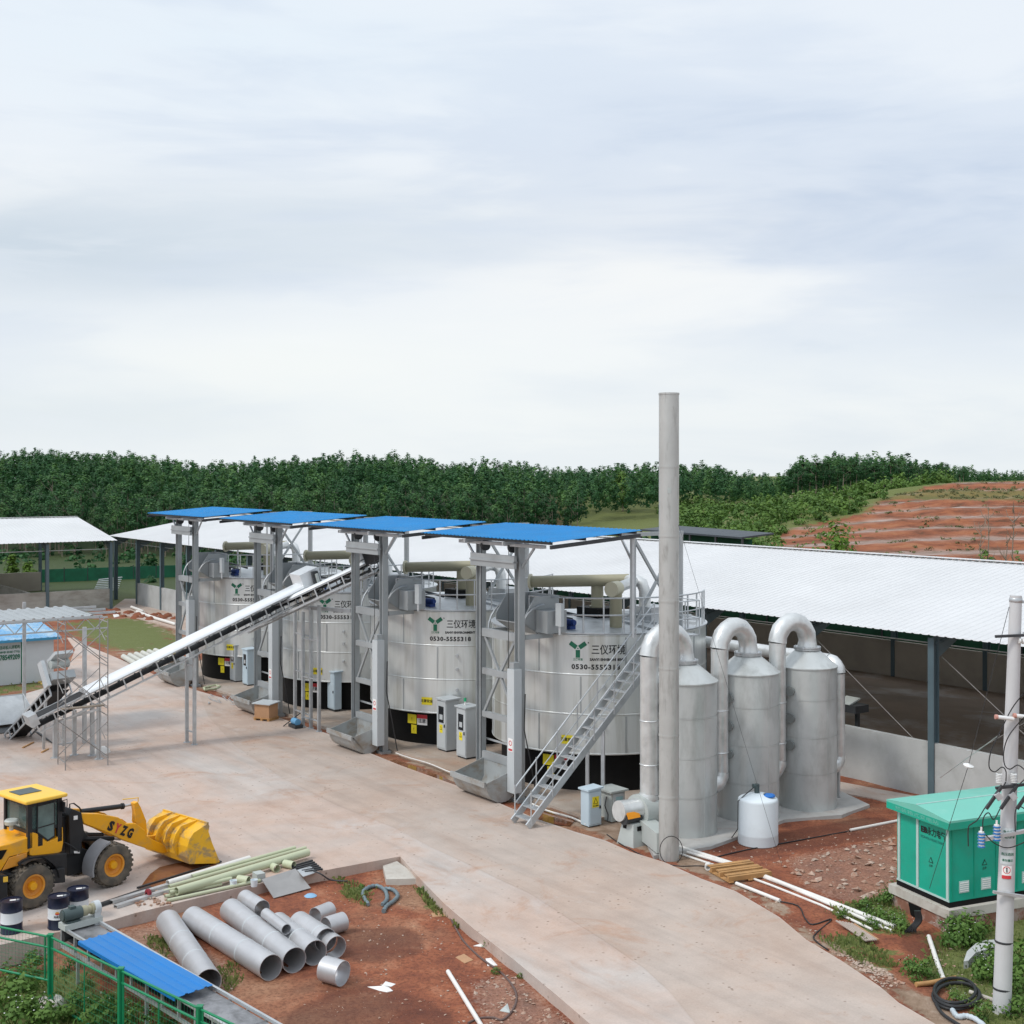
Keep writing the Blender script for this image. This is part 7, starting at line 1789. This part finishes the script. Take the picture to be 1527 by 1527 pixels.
chan(172, 1350, 252, 1325, .13, 'pale steel channel nearest the slab edge, in front of the drums', 'galv', .07)
chan(166, 1343, 250, 1318, .12, 'pale steel channel behind the front one on the slab', 'galv', .08)
chan(148, 1348, 224, 1322, .10, 'dark steel strip lying behind the pale channels', 'darksteel', .07)
chan(205, 1323, 312, 1290, .05, 'long thin dark edge bar lying along the puddle', 'darksteel', .04)
def offcut(px, py, r, L, ang, label, mat='pvcgreen'):
    g = G(px, py, r); d_ = Vector((math.cos(ang), math.sin(ang), 0)); o = MB().pipe(g - d_ * L / 2, g + d_ * L / 2, r, .012, 22).build('pipe_offcut', MT[mat]); tag(o, label, 'pipe offcut', 'pipe offcuts beside the green pipes')
offcut(410, 1294, .10, .22, -.9, 'pale pipe offcut with a dark mouth under the end of the green pipes')
offcut(431, 1289, .10, .3, -.5, 'pale pipe offcut at the right end of the green pipes')
offcut(363, 1312, .10, .3, -.4, 'pale pipe offcut between two white buckets in front of the green pipes')
for k, (px, py) in enumerate([(348, 1323), (379, 1322)]):
    g = G(px, py); o = MB().lathe([(0, .01), (.075, .005), (.09, .17), (.084, .17), (.07, .02), (0, .02)], g, 20).build('white_bucket', MT['poly']); tag(o, ['small white pot left of the pipe offcut by the slab edge', 'small white pot under the grey sheet by the slab edge'][k], 'pot', 'small white pots')
g = G(386, 1313); o = MB().box(g + ZZ * .1, (.28, .22, .2), U, V).build('grey_block', MT['fan']); tag(o, 'small grey box behind the grey metal sheet on the slab', 'box')
g = G(221, 1338); o = MB().lathe([(.03, -.05), (.10, -.03), (.10, .03), (.03, .05)], g + ZZ * .10, 18, axis=(.6, .7, 0)).build('hose_reel', M('reel_red', (.22, .02, .03), .5)); tag(o, 'small dark red reel on the slab by the pipe ends', 'reel')
mb = MB(); r_ = random.Random(21)
for i in range(46):
    g = G(r_.uniform(200, 262), r_.uniform(1330, 1352), .0); a = r_.uniform(0, 3); mb.box(g + ZZ * .02, (r_.uniform(.04, .14), r_.uniform(.03, .08), .035), (math.cos(a), math.sin(a), 0), (-math.sin(a), math.cos(a), 0))
tag(mb.build('offcuts', MT['rock']), 'litter of small offcuts and chips on the slab by the pipe ends', 'debris', kind='stuff')
GR = thing('steel_grating', 'grey slatted steel grating lying behind the tilted metal sheet', 'grating', tuple(G(455, 1296)))
for i in range(6):
    a, b = G(432 + i * 4.5, 1293 + i * 1.4, .05), G(466 + i * 3.0, 1283 + i * 2.6, .05); MB().bar(a, b, .05, .04).build('slat', MT['darksteel'], GR)
MB().bar(G(432, 1294, .02), G(456, 1303, .02), .04, .04).bar(G(464, 1284, .02), G(480, 1297, .02), .04, .04).build('rail', MT['darksteel'], GR)
a, b, c, d_ = G(390, 1312, .10), G(440, 1296, .10), G(463, 1325, -.23), G(408, 1340, -.23)
mb = MB(); mb.prism([a, b, c, d_], ((b - a).cross(d_ - a)).normalized() * -.02); o = mb.build('metal_sheet', M('dull_sheet', (.33, .32, .31), .5, .2, .1, 2)); tag(o, 'grey metal sheet leaning over the slab edge onto the red earth', 'sheet')
mb = MB(); mb.prism([G(443, 1298, .06), G(463, 1292, .06), G(473, 1301, .02), G(452, 1308, .02)], ZZ * .012); tag(mb.build('metal_sheet', MT['galv']), 'small pale metal sheet between the grating and the larger grey sheet', 'sheet')
mb = MB(); mb.path(spline([G(466, 1298, .05), G(478, 1303, .03), G(490, 1311, -.15), G(500, 1313, -.2), G(518, 1314, -.2)]), .02, 6); tag(mb.build('steel_bar', MT['darksteel']), 'bent dark steel bar hanging off the slab onto the earth', 'bar')
mb = MB(); g = GT(463, 1336); mb.lathe([(0, .05), (.1, .04), (.16, 0)], g, 10); q = mb.build('blue_bag', M('pale_blue_film', (.22, .40, .58), .5)); tag(q, 'pale blue crumpled film on the earth below the grey sheet', 'litter')
def poly_litter(nm, pts, label, mat, h=.03):
    P_ = [GT(x, y) + ZZ * .01 for x, y in pts]; mb = MB(); cen_ = sum(P_, Vector()) / len(P_) + ZZ * h; n = len(P_)
    mb.add(P_ + [cen_] + [p - ZZ * .012 for p in P_], [(i, (i + 1) % n, n) for i in range(n)] + [(n + 1 + i, n + 1 + (i + 1) % n, (i + 1) % n, i) for i in range(n)]); tag(mb.build(nm, MT[mat]), label, 'litter')
poly_litter('torn_film', [(548, 1472), (560, 1472), (566, 1474), (575, 1464), (590, 1468), (583, 1472), (578, 1471), (586, 1478), (577, 1480), (566, 1478)], 'torn white film lying on the red earth in the middle foreground', 'paper')
poly_litter('cardboard', [(679, 1428), (692, 1423), (706, 1432), (693, 1437)], 'flat tan cardboard square near the slab edge on the red earth', 'plywood', .005)
poly_litter('board_scrap', [(643, 1362), (664, 1361), (668, 1366), (645, 1368)], 'flat brown board scrap beside the kinked cable on the earth', 'plywood', .01)
poly_litter('board_scrap', [(724, 1430), (732, 1429), (742, 1440), (727, 1441)], 'pale board scrap leaning by the slab edge near the cable', 'paper', .02)
poly_litter('board_scrap', [(745, 1508), (757, 1497), (761, 1511)], 'grey broken tile lying inside the cable loop', 'fan', .02)
poly_litter('board_scrap', [(706, 1411), (722, 1406), (726, 1413), (716, 1412)], 'narrow white board scrap at the slab edge among weeds', 'paper', .02)
a, b = GT(668, 1452) + ZZ * .045, GT(722, 1540) + ZZ * .045
tag(MB().tube(a, b, .045, n=14).build('plastic_pipe', MT['pvcwhite']), 'white pipe lying alone on the red earth at the bottom', 'pipe')
pts = spline([GT(x, y) + ZZ * .02 for x, y in [(628, 1328), (650, 1348), (666, 1362), (678, 1382), (690, 1403), (708, 1422), (725, 1436), (745, 1450), (762, 1468), (770, 1486), (766, 1505), (750, 1522), (735, 1519), (715, 1520), (698, 1527)]], 5)
tag(MB().path(pts, .022, 7).build('cable', MT['concpipe'] if False else M('dusty_cable', (.12, .08, .07), .7)), 'dusty brown cable snaking along the slab edge into a loop', 'cable')
pts = spline([GT(x, y) + ZZ * .05 for x, y in [(549, 1352), (541, 1336), (548, 1327), (562, 1324), (574, 1331), (577, 1344), (570, 1352)]], 5)
m_hose = M('ribbed_grey_hose', (.16, .21, .23), .4, .2, .2, 8)
HS = thing('ribbed_hose', 'curled grey ribbed hose lying on the red earth', 'hose', tuple(pts[0]))
MB().path(pts, .05, 10, rs=[.055 if i % 2 else .042 for i in range(len(pts))]).build('hose', m_hose, HS)
pts = spline([GT(x, y) + ZZ * .05 for x, y in [(574, 1328), (586, 1330), (593, 1338), (588, 1346), (577, 1354), (572, 1362)]], 5)
MB().path(pts, .05, 10, rs=[.055 if i % 2 else .042 for i in range(len(pts))]).build('hose', m_hose, HS)
# footing block in the corner of the pit
mb = MB(); q = [G(x, y, -.10) for x, y in [(571, 1291), (592, 1284), (620, 1304), (622, 1310), (576, 1311)]]; mb.prism(q, (0, 0, -.25)); tag(mb.build('concrete_block', MT['plinth']), 'rough concrete footing in the corner of the earth pit', 'block')
# ------------------------------------------------------------------ right side: conduits, pallet, coil
def conduit(pts, r, label, mat='pvcwhite', group='white conduit pipes beside the road', lift=None):
    lift = r if lift is None else lift
    P_ = [GT(x, y) + ZZ * lift for x, y in pts]; o = MB().path(P_, r, 10).build('conduit_pipe', MT[mat]); tag(o, label, 'pipe', group)
conduit([(1012, 1266), (1098, 1293), (1180, 1326), (1335, 1386)], .055, 'longest white conduit pipe from the chimney foot to the kiosk weeds')
conduit([(1014, 1270), (1090, 1292), (1170, 1322), (1330, 1391)], .04, 'white conduit pipe lying just in front of the longest one', lift=.04)
conduit([(1014, 1275), (1090, 1300), (1150, 1322), (1225, 1352), (1300, 1388)], .03, 'thin white conduit pipe nearest the road, beyond the pallet')
conduit([(1098, 1320), (1163, 1346)], .045, 'short white conduit pipe sticking out under the pallet')
conduit([(1268, 1240), (1338, 1226)], .04, 'white pipe lying in front of the tower pad toward the kiosk')
conduit([(1385, 1400), (1398, 1440), (1407, 1464)], .05, 'white pipe lying from the kiosk plinth to the cable coil')
conduit([(1446, 1482), (1480, 1494), (1527, 1508), (1560, 1520)], .04, 'pale pipe lying behind the foot of the utility pole', 'plinth')
conduit([(1366, 1472), (1385, 1470), (1425, 1462)], .05, 'mud stained timber pole lying behind the cable coil', 'wood')
pg = GT(1104, 1306); PL = thing('pallet', 'broken timber pallet lying across the white conduit pipes', 'pallet', tuple(pg), R(22))
for i in range(3):
    y = -.42 + .40 * i; MB().bx(-.62, .62, y - .04, y + .04, .06, .17).build('bearer', MT['wood'], PL, local=True); MB().bx(-.6, .6, y + .06, y + .20, .15, .18).build('deck_board', MT['wood'], PL, local=True)
for x in (-.55, 0, .55): MB().bx(x - .06, x + .06, -.5, .5, .03, .058).build('base_board', MT['wood'], PL, local=True)
g = GT(1056, 1297); tag(MB().pipe(g + ZZ * .09 - Vector((.02, .1, 0)), g + ZZ * .09 + Vector((.02, .1, 0)), .085, .03, 20).build('cable_roll', MT['pvcwhite']), 'small white roll standing between the chimney and the pallet', 'roll')
pts = spline([GT(x, y) + ZZ * .015 for x, y in [(905, 1245), (930, 1262), (975, 1284), (1010, 1292), (1045, 1292), (1075, 1296)]], 4); tag(MB().path(pts, .014, 6).build('cable', MT['rubber']), 'thin black cable lying along the road edge past the chimney foot', 'cable')
pts = spline([GT(x, y) + ZZ * .02 for x, y in [(1060, 1281), (1110, 1269), (1170, 1258), (1230, 1247), (1268, 1240)]], 4); tag(MB().path(pts, .018, 6).build('cable', MT['rubber']), 'black cable lying across the red earth in front of the plastic tank', 'cable')
pts = spline([GT(x, y) + ZZ * .02 for x, y in [(1160, 1345), (1190, 1352), (1200, 1370), (1212, 1380), (1240, 1372), (1218, 1392), (1214, 1402), (1235, 1418)]], 4); tag(MB().path(pts, .016, 6).build('cable', MT['rubber']), 'kinked thin cable in the dirt beside the road edge', 'cable')
CO = thing('cable_coil', 'coil of thick black cable lying by the utility pole', 'cable coil', tuple(GT(1428, 1490)))
for k, (cx_, cy_, rx, ry, dz) in enumerate([(1425, 1489, 34, 20, .05), (1428, 1491, 33, 18, .10), (1424, 1487, 31, 19, .13)]):
    pts = [GT(cx_ + rx * math.cos(t), cy_ + ry * math.sin(t)) + ZZ * dz for t in [i * 2 * math.pi / 30 for i in range(30)]]; MB().path(pts, .033, 8, closed=True).build('loop', MT['rubber'], CO)
MB().path(spline([GT(x, y) + ZZ * .06 for x, y in [(1396, 1503), (1405, 1516), (1420, 1527), (1450, 1545)]], 4), .033, 8).build('tail', MT['rubber'], CO)
pts = spline([GT(x, y) + ZZ * .05 for x, y in [(1420, 1510), (1428, 1520), (1440, 1519), (1455, 1524), (1475, 1540)]], 5); tag(MB().path(pts, .05, 9, rs=[.055 if i % 2 else .045 for i in range(len(pts))]).build('ribbed_hose', M('pale_ribbed_hose', (.45, .50, .53), .4)), 'pale grey ribbed hose below the black cable coil', 'hose')
for k in range(4):
    pts = spline([Vector((1365 + 2 * k, 1358, 0)), Vector((1366 + 2.5 * k, 1372, 0)), Vector((1356 + 3 * k, 1384, 0)), Vector((1350 + 5 * k, 1390, 0))], 4)
    o = MB().path([P(p.x, p.y, 27.9 - .02 * k) for p in pts], .03, 7)
    if k == 0: CBN = thing('cable_bundle', 'thick black cables coming out of the kiosk plinth', 'cables', tuple(P(1362, 1392, 27.9)))
    o.build('cable', MT['rubber'], CBN)
for k in range(7):
    a, b = GT(1247 + k * 4.5, 1381 + k * .8) + ZZ * .12, GT(1292 + k * 3, 1410 + k * .3 - .6 * k) + ZZ * .10
    if k == 0: TB = thing('timber_bundle', 'sheaf of thin weathered timber slats lying in the weeds', 'slats', tuple(a))
    MB().bar(a, b, .035, .025).build('board', MT['plywood'] if k == 6 else M('weathered_slat', (.40, .33, .28), .8) if k == 0 else bpy.data.materials['weathered_slat'], TB)
mb = MB(); q = [(1437, 1445), (1442, 1430), (1455, 1418), (1470, 1413), (1486, 1412), (1486, 1422), (1470, 1428), (1455, 1432), (1444, 1444)]
P_ = [GT(x, y) for x, y in q]; cen_ = sum(P_, Vector()) / len(P_)
mb.add([p + ZZ * .16 for p in P_] + P_, [tuple(range(len(P_)))[::-1]] + [(i, (i + 1) % len(P_), len(P_) + (i + 1) % len(P_), len(P_) + i) for i in range(len(P_))]); tag(mb.build('concrete_spill', MT['concwall']), 'lump of poured pale concrete in the weeds behind the pole', 'concrete lump')
# small machine at the edge of the compost inside the shed
mp_ = P(1268, 1050, 43.5); TM = thing('compost_turner', 'dark machine with a white panel standing inside the open shed behind the towers', 'machine', (mp_.x, mp_.y, .2))
MB().box(mp_ + ZZ * -.1, (1.0, .7, .25), U, V).build('frame', MT['darksteel'], TM); MB().box(mp_ - U * .1 + ZZ * .1, (.6, .6, .05), U, (V + ZZ * .3).normalized()).build('panel', MT['fan'], TM)
MB().bar(mp_ + U * .3 - ZZ * .2, Vector((mp_.x, mp_.y, .2)) + U * .3, .12).bar(mp_ - U * .4 - ZZ * .2, Vector((mp_.x, mp_.y, .2)) - U * .4, .12).build('leg', MT['darksteel'], TM)
# conduit running along the pad edge by the skips
pts = [UV(u_, .12 + .05 * math.sin(u_ * 2), .06) for u_ in np.linspace(-7.6, -2.3, 12)]; tag(MB().path(pts, .022, 6).build('conduit_pipe', MT['pvcwhite']), 'thin white conduit along the pad edge between the two nearest skips', 'pipe')
pts = [UV(u_, -.1 + .06 * math.sin(u_ * 3), .02) for u_ in np.linspace(.7, 3.4, 8)]; tag(MB().path(pts, .03, 6).build('conduit_pipe', MT['pvcwhite']), 'thin white conduit under the staircase beside the mud', 'pipe')
r_ = random.Random(77)
PW = thing('reinforcing_mesh', 'heap of grey wire mesh and rods before the farthest control cabinets', 'wire mesh', tuple(G(330, 1046)))
for i in range(16):
    a = G(r_.uniform(310, 350), r_.uniform(1036, 1050), .05); b = a + U * r_.uniform(-.4, .6) * 2 + V * r_.uniform(-.3, .3); MB().bar(a, b, .03, .02).build('rod', MT['galv'], PW)
a = G(306, 1027); tag(MB().path([G(x, y, .06) for x, y in [(312, 1024), (304, 1026), (306, 1029), (322, 1027), (328, 1024), (322, 1022), (312, 1024)]], .06, 8).build('hose', MT['pvcgreen']), 'flattened coil of pale hose before the farthest tank', 'hose')
poly_litter('white_sheet', [(168, 916), (176, 914), (178, 919), (170, 921)], 'small white sheet lying on the red soil near the lawn', 'paper')
for k, (q0, q1) in enumerate([((204, 912), (232, 922)), ((232, 922), (262, 931)), ((196, 905), (214, 912))]):
    tag(MB().tube(G(*q0, .12), G(*q1, .10), .10, n=10).build('plastic_pipe', MT['pvcwhite']), ['white pipe lying on the red soil, middle of three in a line toward the tanks', 'white pipe lying on the red soil, nearest the farthest tank', 'white pipe lying on the red soil, nearest the left shed'][k], 'pipe')
mb = MB(); r_ = random.Random(31)
for i in range(60):
    t_ = r_.random(); g = G(140 + 125 * t_ + r_.uniform(-6, 6), 912 + 12 * t_ + r_.uniform(-4, 5), -.05); s_ = r_.uniform(.15, .5); mb.lathe([(0, s_ * .55), (s_ * .6, s_ * .35), (s_, -.1)], g, 7)
tag(mb.build('soil_heap', M('fresh_red_soil', (.20, .068, .034), .95, 0, .3, 2, bumps=.03, bscale=6)), 'ridge of freshly dug red soil beyond the lawn', 'soil', kind='stuff')
